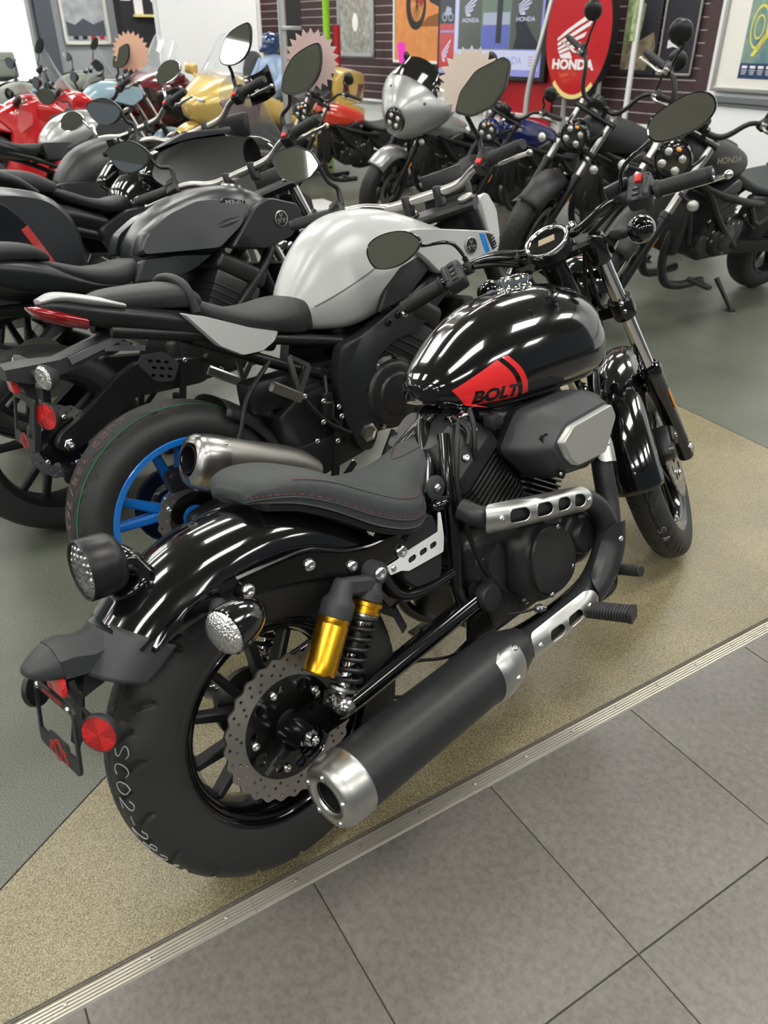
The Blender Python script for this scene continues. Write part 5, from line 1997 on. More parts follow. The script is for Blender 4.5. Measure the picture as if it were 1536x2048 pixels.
MIR_POINT = [(0.0, 0.0), (0.022, 0.045), (0.075, 0.082), (0.155, 0.088), (0.172, 0.068), (0.150, 0.012), (0.105, -0.022), (0.045, -0.026)]
MIR_OVAL = [(0.0, 0.02), (0.02, 0.055), (0.065, 0.078), (0.115, 0.075), (0.150, 0.050), (0.150, 0.018), (0.115, -0.005), (0.06, -0.012), (0.02, -0.004)]
MIR_ROUND = [(0.055+0.055*math.cos(2*PI*i/12), 0.04+0.055*math.sin(2*PI*i/12)) for i in range(12)]


def bar_set(root, X, xc, zc, half=0.40, rise=0.07, back=0.07, bar_m='bar_alloy', mirror=MIR_POINT, mir_at=(-0.03, 0.235, 0.20), mir_m='satin_black', lever_m='alloy', tilt=12, spin=0.0, smooth_mir=1, guards=None, grip_m='rubber_grip', msc=1.0, stem_m='satin_black', mir_tilt_out=0.0):
    P = [(xc-back, half, zc+rise), (xc-back*0.6, half*0.72, zc+rise), (xc-back*0.25, half*0.52, zc+rise*0.85), (xc-0.005, half*0.38, zc+rise*0.25), (xc, half*0.25, zc), (xc, 0.0, zc)]
    full = P+[(x, -y, z) for x, y, z in P[::-1][1:]]
    g = G(X)
    g.tube(full, [0.0115, 0.0115, 0.0120, 0.0135, 0.0150, 0.0150, 0.0150, 0.0135, 0.0120, 0.0115, 0.0115], 12, sm=4)
    hb = g.obj('handlebar', bar_m, root, 60)
    g = G(X)
    for s in (-1, 1):
        g.box((xc, 0.055*s, zc-0.012), (0.042, 0.026, 0.062), None, 0.007)
    g.obj('bar_clamp', 'satin_black', hb)
    for s in (-1, 1):
        e0 = Vector((xc-back, half*s, zc+rise)); e1 = Vector((xc-back*0.62, half*0.72*s, zc+rise))
        L_ = (e1-e0).length
        g = G(X)
        g.lathe([(0, -0.018), (0.013, -0.018), (0.015, -0.014), (0.015, 0), (0.0175, 0.002), (0.0178, L_-0.008), (0.022, L_-0.005), (0.022, L_)], e0, e1-e0, 20)
        g.obj('grip', grip_m, hb, 35)
        g = G(X)
        d = (e1-e0).normalized()
        q = e1+d*0.022
        F = frame(q, d, (-0.75, 0, 0.65))
        g.box((0, 0, 0), (0.045, 0.070, 0.046), F, 0.009)
        g.box((0.0, 0.012, 0.018), (0.030, 0.030, 0.020), F, 0.006)
        sw = g.obj('switch_housing', 'matte_black', hb)
        if s < 0:
            g = G(X)
            g.box((0.0, 0.022, 0.027), (0.018, 0.016, 0.010), F, 0.003)
            g.obj('kill_switch', 'switch_red', sw)
        g = G(X)
        pl = [q+Vector((0.045, 0, -0.005)), e1+Vector((0.062, 0.01*s, -0.012)), (e0+e1)/2+Vector((0.052, 0, -0.016)), e0+Vector((0.048, 0.012*s, -0.020))]
        g.tube(pl, [0.009, 0.0085, 0.007, 0.0065], 8, sm=4)
        lv = g.obj('lever', lever_m, hb)
        g = G(X)
        g.sph(pl[-1], 0.0095, 10, 7)
        g.box(tuple(q+Vector((0.03, 0, 0))), (0.045, 0.03, 0.03), None, 0.006)
        g.obj('lever_perch', 'satin_black' if lever_m != 'alloy' else 'alloy', hb)
        if mirror is not None:
            o = Vector((xc+mir_at[0], mir_at[1]*s, zc+mir_at[2]))
            t = math.tan(rad(tilt))
            ol = [tuple(p) for p in crp(np.array(mirror), 4, True)] if smooth_mir else roundpoly(mirror, 0.012, 4)
            ca, sa = math.cos(rad(spin)), math.sin(rad(spin))
            ol = [((p[0]*ca-p[1]*sa)*msc, (p[0]*sa+p[1]*ca)*msc) for p in ol]
            cy, cz = sum(p[0] for p in ol)/len(ol), sum(p[1] for p in ol)/len(ol)

            def ring(k, dx):
                out = []
                for p in ol:
                    yy, zz = cy+(p[0]-cy)*k, cz+(p[1]-cz)*k
                    out.append(o+Vector((t*(zz-cz)+dx+mir_tilt_out*(yy-cy), s*yy, zz)))
                return out
            g = G(X)
            g.loft([ring(0.965, -0.003), ring(1.02, -0.004), ring(1.035, 0.0), ring(1.0, 0.012), ring(0.8, 0.024), ring(0.35, 0.030)], True, True)
            mo = g.obj('mirror', mir_m, hb, 45)
            g = G(X)
            r_ = ring(0.955, -0.0045)
            g.add(r_+[sum(r_, Vector())/len(r_)], [(i, (i+1) % len(r_), len(r_)) for i in range(len(r_))])
            g.obj('mirror_glass', 'mirror', mo, 0)
            g = G(X)
            b = q+Vector((0.01, -0.01*s, 0.02))
            e = o+Vector((0.015, s*cy*0.25, cz*0.2))
            g.tube([b, b+Vector((0.005, 0.0, 0.05)), b.lerp(e, 0.6)+Vector((0.005, 0, 0.0)), e, o+Vector((0.015, s*cy*0.8, cz*0.9))], [0.010, 0.008, 0.0065, 0.007, 0.009], 10, sm=4)
            g.obj('mirror_stem', stem_m, mo)
        if guards:
            g = G(X)
            rings = []
            for t_ in np.linspace(0, 1, 7):
                p = e0.lerp(e1, t_)+Vector((0.055+0.03*math.sin(PI*t_), 0.02*s*(1-t_), 0.005))
                rings.append([p+Vector((dx, 0, dz)) for dx, dz in ((-0.006, 0.055), (0.004, 0.05), (0.010, 0), (0.004, -0.05), (-0.006, -0.055), (0.0, 0))])
            g.loft(rings)
            g.obj('hand_guard', guards, hb, 50)
    return hb


def engine_block(root, c=(0.62, 0.46), m='engine_black', tilt=0.55, side=0.155, cov=0.085):
    """inline engine: crankcase, leaning cylinder block, round side covers with bolts"""
    x, z = c
    g = G()
    g.box((x, 0, z), (0.34, side*1.75, 0.22), None, 0.03, 3)
    g.box((x-0.12, 0, z-0.02), (0.18, side*1.5, 0.18), None, 0.03, 3)
    e = g.obj('engine', m, root)
    F = frame((x+0.06, 0, z+0.10), (math.cos(tilt), 0, -math.sin(tilt)), (math.sin(tilt), 0, math.cos(tilt)))
    g = G()
    g.box((0, 0, 0.06), (0.20, side*1.8, 0.16), F, 0.015)
    g.box((0, 0, 0.17), (0.22, side*1.9, 0.07), F, 0.02, 3)
    for k in range(4):
        g.box((0, 0, 0.01+k*0.025), (0.206, side*1.84, 0.006), F, 0.002)
    g.obj('cylinder_block', m, e)
    for s in (-1, 1):
        g = G()
        g.lathe([(cov*1.25, 0), (cov*1.25, 0.03), (cov*1.12, 0.038), (cov*1.08, 0.048), (cov*0.98, 0.055), (cov*0.72, 0.058), (cov*0.68, 0.064), (cov*0.62, 0.067), (0, 0.068)], (x+0.02, s*side*0.72, z+0.01), (0, s, 0), 36)
        cv = g.obj('clutch_cover', m, e, 35)
        for k in range(9):
            a = 2*PI*k/9
            g = G()
            p = (x+0.02+cov*1.17*math.cos(a), s*(side*0.72+0.034), z+0.01+cov*1.17*math.sin(a))
            g.lathe([(0.009, 0), (0.009, 0.008), (0.006, 0.010), (0, 0.010)], p, (0, s, 0), 8)
            g.obj('cover_bolt', 'bolt_steel' if k % 3 == 0 else 'satin_black', cv)
        g = G()
        g.lathe([(0.055, 0), (0.052, 0.03), (0.045, 0.036), (0, 0.037)], (x+0.155, s*side*0.66, z-0.01), (0, s, 0), 24)
        g.obj('pulse_cover', m, e, 35)
    return e


def emblem(c, n, r, parent, X=None, ring_m='alloy', up=(0, 0, 1)):
    """round tuning-fork emblem: ring, hub and three forked spokes"""
    F = frame(c, up, n)
    g = G(X)
    g.lathe([(r, 0), (r, 0.003), (r*0.9, 0.004), (r*0.88, 0.002)], c, n, 32)
    e = g.obj('emblem', ring_m, parent, 30)
    g = G(X)
    g.lathe([(r*0.9, 0.0012), (0, 0.0014)], c, n, 24)
    g.obj('emblem_field', 'satin_black', e)
    g = G(X)
    for k in range(3):
        a = 2*PI*k/3
        dv = Vector((math.cos(a), math.sin(a), 0))
        pv = Vector((-math.sin(a), math.cos(a), 0))
        g.bar(F @ (dv*0.0+Vector((0, 0, 0.0025))), F @ (dv*r*0.55+Vector((0, 0, 0.0025))), r*0.10, 0.0016, up=n)
        for s in (-1, 1):
            g.bar(F @ (dv*r*0.34+pv*s*r*0.20+Vector((0, 0, 0.0025))), F @ (dv*r*0.86+pv*s*r*0.20+Vector((0, 0, 0.0025))), r*0.10, 0.0016, up=n)
        g.bar(F @ (dv*r*0.34+pv*r*0.25+Vector((0, 0, 0.0025))), F @ (dv*r*0.34-pv*r*0.25+Vector((0, 0, 0.0025))), r*0.10, 0.0016, up=n)
    g.obj('emblem_forks', ring_m, e, 0)
    return e


def plate_holder(root, x, z, xt, zt, m='plastic_grey', right=True, sig=True):
    """number plate bracket hung behind the rear wheel; (xt,zt) is where it leaves the tail"""
    g = G()
    g.csurf([[(xt, 0, zt+0.02), (xt, -0.05, zt+0.012), (xt, -0.045, zt-0.02), (xt, 0, zt-0.03)], [(xt*0.4+x*0.6, 0, z+0.115), (xt*0.4+x*0.6, -0.04, z+0.11), (xt*0.4+x*0.6, -0.036, z+0.075), (xt*0.4+x*0.6, 0, z+0.07)], [(x+0.02, 0, z+0.125), (x+0.02, -0.06, z+0.115), (x+0.02, -0.05, z+0.07), (x+0.02, 0, z+0.06)], [(x-0.03, 0, z+0.125), (x-0.03, -0.05, z+0.115), (x-0.03, -0.045, z+0.09), (x-0.03, 0, z+0.085)]], 1, 1, linu=True, linv=True)
    b = g.obj('plate_bracket', m, root, 30)
    g = G()
    g.csurf([[(x+0.03, 0, z+0.08), (x+0.03, -0.03, z+0.08), (x+0.0, -0.03, z+0.08), (x+0.0, 0, z+0.08)], [(x+0.03, 0, z), (x+0.03, -0.018, z), (x+0.012, -0.018, z), (x+0.012, 0, z)], [(x+0.0, 0, z-0.10), (x+0.0, -0.022, z-0.10), (x-0.02, -0.022, z-0.10), (x-0.02, 0, z-0.10)]], 1, 1, linu=True, linv=True)
    g.obj('plate_stay', 'matte_black', b, 30)
    T = frame((x-0.01, 0, z-0.02), (0, -1, 0), (-0.97, 0, 0.24))
    g = G()
    g.plate(rrect(0.18, 0.13, 0.012), [rrect(0.150, 0.085, 0.006, 4, (0, 0.006))], 0.005, T)
    pf = g.obj('plate_frame', 'matte_black', b, 20)
    g = G(T)
    g.plate(circle2(0.020, 18, (0, -0.050)), [circle2(0.016, 18, (0, -0.050))], 0.001, Matrix.Translation((0, 0, 0.003)))
    g.plate(circle2(0.012, 18, (0, -0.050)), [circle2(0.010, 18, (0, -0.050))], 0.001, Matrix.Translation((0, 0, 0.003)))
    for s in (-1, 1):
        for k in range(4):
            g.box((s*(0.026+0.003*k), -0.043-0.005*k, 0.003), (0.016, 0.0022, 0.001))
    g.obj('frame_print', 'print_red', pf, 0)
    round_reflector((x+0.02, -0.105, z+0.0), (-0.86, -0.50, 0.05), 0.034, b)
    g = G()
    g.box((0, 0, 0), (0.05, 0.045, 0.016), frame((x-0.012, 0.0, z+0.075), (0, 1, 0), (-1, 0, 0)), 0.003)
    g.obj('rear_reflector', 'reflector_red', b)
    if sig:
        for s in (-1, 1):
            g = G()
            c = Vector((x+0.035, s*0.115, z+0.09))
            g.lathe([(0, -0.035), (0.015, -0.03), (0.028, -0.012), (0.032, 0.0), (0.030, 0.003)], c, (-0.9, 0.30*s, 0), 20)
            g.tube([c+Vector((0.01, 0, 0)), Vector((x+0.03, s*0.05, z+0.095))], 0.011, 10)
            so = g.obj('rear_turn_signal', 'plastic_grey', b)
            g = G()
            g.lathe([(0.030, 0.002), (0.024, 0.008), (0, 0.010)], c, (-0.9, 0.30*s, 0), 18)
            g.obj('lens', 'lens_clear', so)
    return b


def rear_sets(root, x=0.36, z=0.62, y=0.16):
    """rider and pillion peg hangers"""
    for s in (-1, 1):
        g = G()
        g.bar((x, s*y, z+0.09), (x+0.01, s*(y+0.01), z-0.02), 0.014, 0.012)
        g.bar((x+0.06, s*y, z+0.05), (x+0.01, s*(y+0.01), z-0.02), 0.016, 0.012)
        g.bar((x, s*y, z+0.09), (x+0.06, s*y, z+0.05), 0.012, 0.012)
        h = g.obj('pillion_hanger', 'alloy', root)
        g = G()
        g.bar((x-0.085, s*(y+0.035), z+0.03), (x+0.01, s*(y+0.015), z-0.03), 0.030, 0.018, bev=0.3)
        g.obj('pillion_peg', 'alloy', h)
        g = G()
        g.bar((x+0.14, s*y, z-0.12), (x+0.07, s*(y+0.02), z-0.34), 0.022, 0.012)
        g.bar((x+0.07, s*(y+0.02), z-0.34), (x+0.16, s*(y+0.02), z-0.27), 0.016, 0.010)
        g.bar((x+0.08, s*(y+0.02), z-0.31), (x+0.09, s*(y+0.11), z-0.31), 0.026, 0.020, bev=0.3)
        h2 = g.obj('peg_hanger', 'satin_black', root)
        g = G()
        for q in ((x+0.14, z-0.12), (x+0.16, z-0.27), (x+0.07, z-0.34)):
            xbolt(g, (q[0], s*(y+0.012), q[1]), (0, s, 0), 0.009, 0.006)
        g.obj('hanger_bolt', 'bolt_steel', h2)


def swing_arm(root, Rr, piv, m='satin_black', y=0.115, shape=None):
    for s in (-1, 1):
        sh = shape or [(piv[0]+0.04, piv[1]+0.045), (piv[0]*0.55, Rr+0.115), (0.06, Rr+0.045), (-0.035, Rr+0.035), (-0.05, Rr-0.02), (0.02, Rr-0.04), (piv[0]*0.5, Rr-0.01), (piv[0]+0.03, piv[1]-0.045)]
        g = G()
        rings = [[(p[0], s*(y+d), p[1]) for p in roundpoly(scaled(sh, k), 0.02, 3)] for k, d in ((0.96, -0.02), (1, -0.012), (1, 0.012), (0.96, 0.018))]
        g.loft(rings)
        a = g.obj('swingarm', m, root, 35)
        g = G()
        hexnut(g, (0, s*(y+0.018), Rr), (0, s, 0), 0.019, 0.014)
        g.lathe([(0.010, 0.014), (0.010, 0.024), (0.006, 0.026), (0, 0.02)], (0, s*(y+0.018), Rr), (0, s, 0), 12)
        g.obj('axle_nut', 'bolt_steel', a)


def side_stand(root, x=0.62, y=0.12, z=0.28, lean=0.17, out=0.14, m='satin_black'):
    """leg on the left that reaches the floor once the bike leans"""
    L = lean
    yb = y+out
    zb = math.tan(L)*yb*-1.0
    # floor plane in bike frame: z*cosL - y*sinL = 0 -> z = y*tanL with the lean to +y
    zb = yb*math.tan(L)
    g = G()
    g.tube([(x, y, z), (x-0.03, yb, zb+0.006)], [0.015, 0.011], 10)
    g.box((x-0.03, yb, zb+0.006), (0.05, 0.04, 0.008), None, 0.003)
    return g.obj('side_stand', m, root)

# ------------------------------------------------------------------ light grey naked sport bike with blue wheels (second in the row)
b2 = empty('naked_motorcycle', 'light grey naked motorcycle with bright blue rear wheel, behind the black cruiser', 'motorcycle', (0.297, 0.826, 0.002), (-0.175, 0, -0.092))
X2, ax2 = steer_mat(1.405, rad(24), 0.102, rad(28.4))
RR = 0.32
gr = seg_groove([(0.02, -0.075, 0.16, -0.050), (0.22, -0.060, 0.38, -0.030), (0.10, -0.035, 0.24, -0.016), (0.02, 0.075, 0.16, 0.050), (0.22, 0.060, 0.38, 0.030), (0.10, 0.035, 0.24, 0.016)], 0.0036, 0.004, 2*PI/13)
t2 = wheel(b2, 'rear', (0, 0, RR), RR, 0.19, 'rim_blue', 5, n=520, disc=((-0.075, 0.11),), groove=gr, sub=6)
g = G()
pr2 = TYRE_SPORT(RR, 0.19)
rows = []
for i in range(161):
    a = 2*PI*i/160
    for dy in (-0.0017, 0.0017):
        rows.append(tyre_pt(pr2, a, -0.050+dy, (0, 0, RR), 0.0012))
g.add(rows, [(2*i, 2*i+1, 2*i+3, 2*i+2) for i in range(160)])
g.obj('tyre_stripe', 'stripe_green', t2, 0, label='thin green line round the tyre tread')
g = G()
write_on(g, 'KUR2 388/763 C', lambda u, v: tyre_pt(pr2, rad(108)+u/0.315, 0.005-v*0.9+0.012, (0, 0, RR), 0.001), 0.024, 0.0009)
g.obj('chalk_writing', 'chalk_red', t2)
# chain and sprocket behind the spokes
g = G()
n = 44
g.plate([((0.105+0.005*(i % 2))*math.cos(PI*i/n), (0.105+0.005*(i % 2))*math.sin(PI*i/n)) for i in range(2*n)], [circle2(0.07, 24)], 0.006, TY(0.075, 0, RR))
spk = g.obj('sprocket', 'satin_black', b2, 20)
g = G()
P = [(0.60, 0.075, 0.445)]+[(0.108*math.cos(a), 0.075, RR+0.108*math.sin(a)) for a in np.linspace(PI/2-0.1, 1.5*PI+0.1, 16)]+[(0.60, 0.075, 0.36)]
g.tube(P, 0.008, 6)
g.obj('chain', 'satin_black', spk, 0)
swing_arm(b2, RR, (0.57, 0.41), 'paint_matte_dark', 0.125)
g = G()
g.box((-0.01, -0.085, RR+0.125), (0.10, 0.05, 0.06), None, 0.012)
g.obj('rear_caliper', 'satin_black', b2)
# hugger over the rear tyre
g = G()
rings = [[(r*math.cos(rad(a)), -y, RR+r*math.sin(rad(a))) for y, r in ((0, 0.338), (0.06, 0.334), (0.098, 0.318), (0.105, 0.295))] for a in (12, 25, 40, 52, 62)]
g.csurf(rings, 3, 3, closed=False)
hug = g.obj('hugger', 'matte_black', b2, 50)
md = hug.modifiers.new('t', 'SOLIDIFY'); md.thickness = 0.003
engine_block(b2, (0.66, 0.51), side=0.175, cov=0.092)
# beam frame
FP = [(0.505, 0.700), (0.585, 0.716), (0.74, 0.780), (0.865, 0.835), (0.965, 0.900), (1.06, 0.93), (1.06, 0.83), (0.945, 0.770), (0.81, 0.690), (0.70, 0.680), (0.628, 0.640), (0.600, 0.550), (0.60, 0.42), (0.575, 0.36), (0.53, 0.37), (0.485, 0.48), (0.475, 0.60)]
side_panel('main_frame', FP, 0.165, 0.045, 'paint_matte_dark', b2, 0.02, 0.004, skew=lambda x, z: -0.075*max(0, x-0.80)*1.8)
g = G()
for s in (-1, 1):
    g.lathe([(0.030, 0), (0.030, 0.008), (0.022, 0.012), (0.020, 0.006), (0, 0.006)], (0.563, s*0.168, 0.425), (0, s, 0), 6)
g.obj('pivot_nut', 'alloy', b2)
for q in ((0.685, 0.735), (0.725, 0.750)):
    g = G()
    xbolt(g, (q[0], -0.170, q[1]), (0, -1, 0), 0.011, 0.006)
    g.obj('frame_bolt', 'satin_black', b2)
for s in (-1, 1):
    g = G()
    g.tube([(0.55, s*0.10, 0.70), (0.33, s*0.105, 0.755), (0.15, s*0.10, 0.80), (-0.10, s*0.07, 0.86)], 0.017, 12, sm=3)
    g.tube([(0.50, s*0.10, 0.60), (0.30, s*0.10, 0.70), (0.10, s*0.09, 0.80)], 0.014, 10, sm=3)
    g.obj('subframe', 'satin_black', b2)
# tank
TK2 = [(0.425, 0.842, 0.765, 0.050), (0.455, 0.890, 0.750, 0.092), (0.520, 0.970, 0.738, 0.130), (0.600, 1.030, 0.732, 0.160), (0.690, 1.052, 0.755, 0.182), (0.780, 1.046, 0.800, 0.186), (0.870, 1.020, 0.835, 0.176), (0.960, 0.985, 0.86, 0.150), (1.030, 0.960, 0.88, 0.11)]
S_T2 = [(0, 0), (0.34, 0.02), (0.62, 0.10), (0.82, 0.28), (0.95, 0.50), (1.0, 0.62), (0.90, 0.82), (0.66, 0.98), (0, 1)]
tk2 = body('fuel_tank', TK2, S_T2, 'paint_grey_light', b2, 5, 4, 55)
bv2 = BVHTree.FromObject(tk2, bpy.context.evaluated_depsgraph_get())


def on_body(bv, P, off=0.001, dir_=(0, 1, 0), start=-1.0):
    out = []
    for x, z in P:
        h = bv.ray_cast(Vector((x, start, z)), Vector(dir_))
        out.append(Vector((x, -0.18, z)) if h[0] is None else h[0]+Vector((0, -off, 0)))
    return out


g = G()
g.tube(on_body(bv2, [tuple(p) for p in crp(np.array([(0.475, 0.815), (0.56, 0.850), (0.65, 0.890), (0.72, 0.925)]), 6)], 0.0), 0.0024, 6)
g.obj('tank_crease', mat('crease_grey', (0.16, 0.165, 0.16), 0.5), tk2)
g = G()
g.lathe([(0.040, 0), (0.038, 0.006), (0.030, 0.008), (0, 0.008)], (0.80, 0, 1.040), (0.2, 0, 1), 24)
g.obj('fuel_cap', 'satin_black', tk2)
side_panel('knee_insert', [(0.640, 0.768), (0.675, 0.830), (0.735, 0.885), (0.81, 0.905), (0.850, 0.865), (0.76, 0.80)], 0.186, 0.02, 'matte_black', b2, 0.012, 0.003)
SH2 = [(0.705, 0.985), (0.80, 0.985), (0.895, 0.972), (1.10, 0.940), (1.150, 0.915), (1.135, 0.868), (1.075, 0.845), (0.965, 0.838), (0.870, 0.845), (0.820, 0.895)]
shp = side_panel('tank_shroud', SH2, 0.198, 0.035, 'paint_grey_light', b2, 0.015, 0.006, skew=lambda x, z: -0.10*max(0, z-0.90))
for s in (-1, 1):
    emblem((1.010, s*0.2045, 0.908), (0, s, 0.05), 0.025, b2, ring_m='steel')
side_panel('stripe', [(1.052, 0.9385), (1.072, 0.936), (1.100, 0.864), (1.078, 0.858)], 0.2025, 0.004, 'stripe_blue', b2, 0.002, 0.001)
side_panel('stripe_black', [(1.080, 0.935), (1.112, 0.930), (1.130, 0.878), (1.108, 0.868)], 0.2025, 0.004, 'satin_black', b2, 0.002, 0.001)
text_obj('model_lettering', 'MT-10', 0.022, frame((1.104, -0.2055, 0.903), (0.33, 0, -0.94), (0, -1, 0)) , 'white_plastic', b2)
# seats and tail
body('rider_seat', [(0.13, 0.905, 0.850, 0.085), (0.18, 0.878, 0.825, 0.105), (0.26, 0.848, 0.795, 0.128), (0.34, 0.842, 0.770, 0.138), (0.42, 0.850, 0.752, 0.125), (0.48, 0.838, 0.755, 0.085), (0.52, 0.805, 0.765, 0.045)], S_SEAT, 'seat_black', b2)
body('pillion_seat', [(-0.135, 0.938, 0.915, 0.045), (-0.07, 0.952, 0.905, 0.085), (0.03, 0.950, 0.890, 0.100), (0.105, 0.942, 0.880, 0.104), (0.145, 0.915, 0.870, 0.085)], S_SEAT, 'seat_black', b2)
g = G()
g.tube([(0.115, -0.105, 0.868), (0.105, -0.09, 0.935), (0.10, 0, 0.954), (0.105, 0.09, 0.935), (0.115, 0.105, 0.868)], [0.012]*5, 10, sm=4)
g.obj('seat_strap', 'seat_black', b2)
body('tail_cowl', [(-0.235, 0.948, 0.928, 0.030), (-0.20, 0.955, 0.905, 0.055), (-0.12, 0.935, 0.872, 0.090), (0.0, 0.905, 0.832, 0.112), (0.12, 0.868, 0.792, 0.122), (0.24, 0.815, 0.748, 0.125), (0.33, 0.775, 0.715, 0.115)], S_TAIL, 'paint_matte_dark', b2)
body('tail_top', [(-0.235, 0.957, 0.945, 0.028), (-0.19, 0.966, 0.945, 0.060), (-0.13, 0.952, 0.925, 0.088), (-0.06, 0.925, 0.905, 0.102)], S_TAIL, 'paint_grey_light', b2)
side_panel('side_panel', [(0.060, 0.878), (0.13, 0.855), (0.25, 0.803), (0.335, 0.776), (0.318, 0.752), (0.275, 0.733), (0.21, 0.735), (0.145, 0.775)], 0.128, 0.02, 'paint_grey_light', b2, 0.008, 0.008)
body('tail_light', [(-0.262, 0.944, 0.936, 0.020), (-0.245, 0.944, 0.912, 0.048), (-0.19, 0.925, 0.885, 0.066), (-0.15, 0.908, 0.872, 0.078)], S_TAIL, 'tail_red', b2, linu=True)
plate_holder(b2, -0.330, 0.705, -0.08, 0.835)
g = G()
for s in (-1, 1):
    g.bar((-0.03, s*0.05, 0.85), (-0.21, s*0.045, 0.808), 0.018, 0.012)
    g.bar((-0.02, s*0.05, 0.80), (-0.12, s*0.045, 0.82), 0.014, 0.010)
g.obj('bracket_stay', 'alloy', b2)
rear_sets(b2, 0.335, 0.62, 0.155)
# heel guard plate with holes
g = G()
oct_ = [(-0.080, 0.806), (-0.020, 0.802), (0.013, 0.766), (-0.012, 0.727), (-0.056, 0.735), (-0.090, 0.785)]
g.plate(roundpoly(oct_, 0.01), [stadium((-0.060+0.020*i+0.006*(j % 2), 0.788-0.018*j-0.006*i), 0.013, 0.007, -0.5) for i in range(3) for j in range(3)], 0.006, TY(-0.172))
hp_ = g.obj('guard_plate', 'matte_black', b2, 25)
g = G()
g.plate(roundpoly(scaled(oct_, 0.93), 0.01), [], 0.004, TY(-0.160))
g.obj('guard_back', 'black_void', hp_, 25)
# short muffler
mc0 = Vector((-0.030, -0.205, 0.530)); mc1 = Vector((0.36, -0.165, 0.355))
mdir = (mc1-mc0).normalized()
Fm = frame(mc0, (0, 0, 1), mdir)


def mring(k, t, w_=0.066, h_=0.075):
    return [Fm @ Vector((x*k, y*k, t)) for x, y in roundpoly([(-h_, -w_*0.35), (-h_*0.55, -w_*0.85), (h_*0.35, -w_), (h_*0.9, -w_*0.55), (h_*0.95, w_*0.45), (h_*0.45, w_), (-h_*0.45, w_*0.95), (-h_, w_*0.4)], 0.03, 4)]


g = G()
g.loft([mring(1.0, 0.075), mring(1.0, 0.30), mring(0.9, 0.36), mring(0.6, 0.42)])
mf2 = g.obj('muffler', 'steel', b2, 40)
g = G()
g.loft([mring(1.03, 0.082), mring(1.03, 0.060), mring(0.98, 0.018), mring(0.86, 0.002), mring(0.62, -0.004), mring(0.55, 0.004)], True, False)
g.obj('end_cap', 'alloy', mf2, 45)
g = G()
g.lathe([(0.034, -0.006), (0.036, -0.006), (0.037, 0.0), (0.034, 0.0), (0.031, 0.05), (0, 0.06)], mc0, mdir, 28)
g.obj('outlet', 'satin_black', mf2)
for k in range(3):
    g = G()
    p = mring(1.035, 0.070)[6+k*9]
    xbolt(g, p, (p-(mc0+mdir*0.07)).normalized(), 0.005, 0.003)
    g.obj('cap_rivet', 'bolt_steel', mf2)
# front end
fork_set(b2, X2, 1.405, 0.30, rad(24), 1.02, ztr=(0.86, 1.0))
wheel(b2, 'front', (1.405, 0, 0.30), 0.30, 0.12, 'rim_blue', 5, X=X2, disc=((-0.07, 0.155), (0.07, 0.155)), detail=False)
bar_set(b2, X2, 0.982, 1.053, 0.379, 0.031, 0.169, mir_at=(-0.17, 0.228, 0.167), tilt=14, smooth_mir=0)
g = G(X2)
rings = [[(1.405+r*math.cos(rad(a)), -y, 0.30+r*math.sin(rad(a))) for y, r in ((0, 0.325), (0.04, 0.32), (0.068, 0.30), (0.072, 0.27))] for a in (40, 70, 100, 130, 150)]
g.csurf(rings, 3, 3, closed=False)
g.obj('front_fender', 'paint_grey_light', b2, 50)
g = G(X2)
g.box((1.20, 0, 1.035), (0.05, 0.17, 0.10), None, 0.015)
g.box((1.18, 0, 1.09), (0.02, 0.15, 0.09), frame((0, 0, 0)), 0.008)
ins = g.obj('instrument', 'satin_black', b2)
for s in (-1, 1):
    g = G(X2)
    rings = [[(p[0], s*(0.115+d), p[1]) for p in roundpoly(scaled([(1.15, 1.02), (1.24, 1.03), (1.30, 0.97), (1.27, 0.87), (1.17, 0.88)], k), 0.015, 3)] for k, d in ((0.95, -0.02), (1, 0), (0.92, 0.01))]
    g.loft(rings)
    g.obj('lamp_cowl', 'paint_grey_light', b2, 40)
g = G(X2)
g.csurf([[(1.20, 0, 0.99), (1.20, -0.10, 0.97), (1.20, -0.10, 0.84), (1.20, 0, 0.80)], [(1.34, 0, 0.96), (1.33, -0.08, 0.94), (1.30, -0.08, 0.84), (1.28, 0, 0.80)]], 1, 1, linu=True, linv=True)
hl2 = g.obj('headlamp', 'satin_black', b2, 30)
g = G()
g.box((1.02, 0, 0.60), (0.05, 0.34, 0.30), frame((0, 0, 0)), 0.01)
g.obj('radiator', 'radiator', b2)
side_stand(b2, 0.55, 0.13, 0.30, 0.175, 0.12)
for k, P in enumerate(([(0.40, -0.12, 0.66), (0.36, -0.15, 0.60), (0.42, -0.165, 0.50), (0.50, -0.165, 0.44)], [(0.30, -0.11, 0.70), (0.20, -0.13, 0.62), (0.14, -0.15, 0.52), (0.06, -0.13, 0.45)], [(0.46, -0.13, 0.62), (0.44, -0.16, 0.53), (0.47, -0.16, 0.46)])):
    g = G()
    g.tube(P, 0.007, 8, sm=5)
    g.obj('hose', 'cable_black', b2)
g = G()
g.lathe([(0, 0), (0.022, 0), (0.024, 0.005), (0.024, 0.05), (0.020, 0.055), (0.020, 0.075), (0.014, 0.08)], (0.435, -0.15, 0.50), (0.1, 0, 1), 18)
g.box((0.40, -0.10, 0.55), (0.10, 0.06, 0.12), None, 0.015)
g.box((0.30, -0.06, 0.60), (0.16, 0.08, 0.10), None, 0.02)
g.obj('brake_cylinder', 'satin_black', b2)
for q in ((0.36, 0.59), (0.42, 0.56), (0.47, 0.53), (0.41, 0.50), (0.38, 0.45), (0.45, 0.43)):
    g = G()
    xbolt(g, (q[0], -0.166, q[1]), (0, -1, 0), 0.0085, 0.006)
    g.obj('bolt', 'bolt_steel', b2)
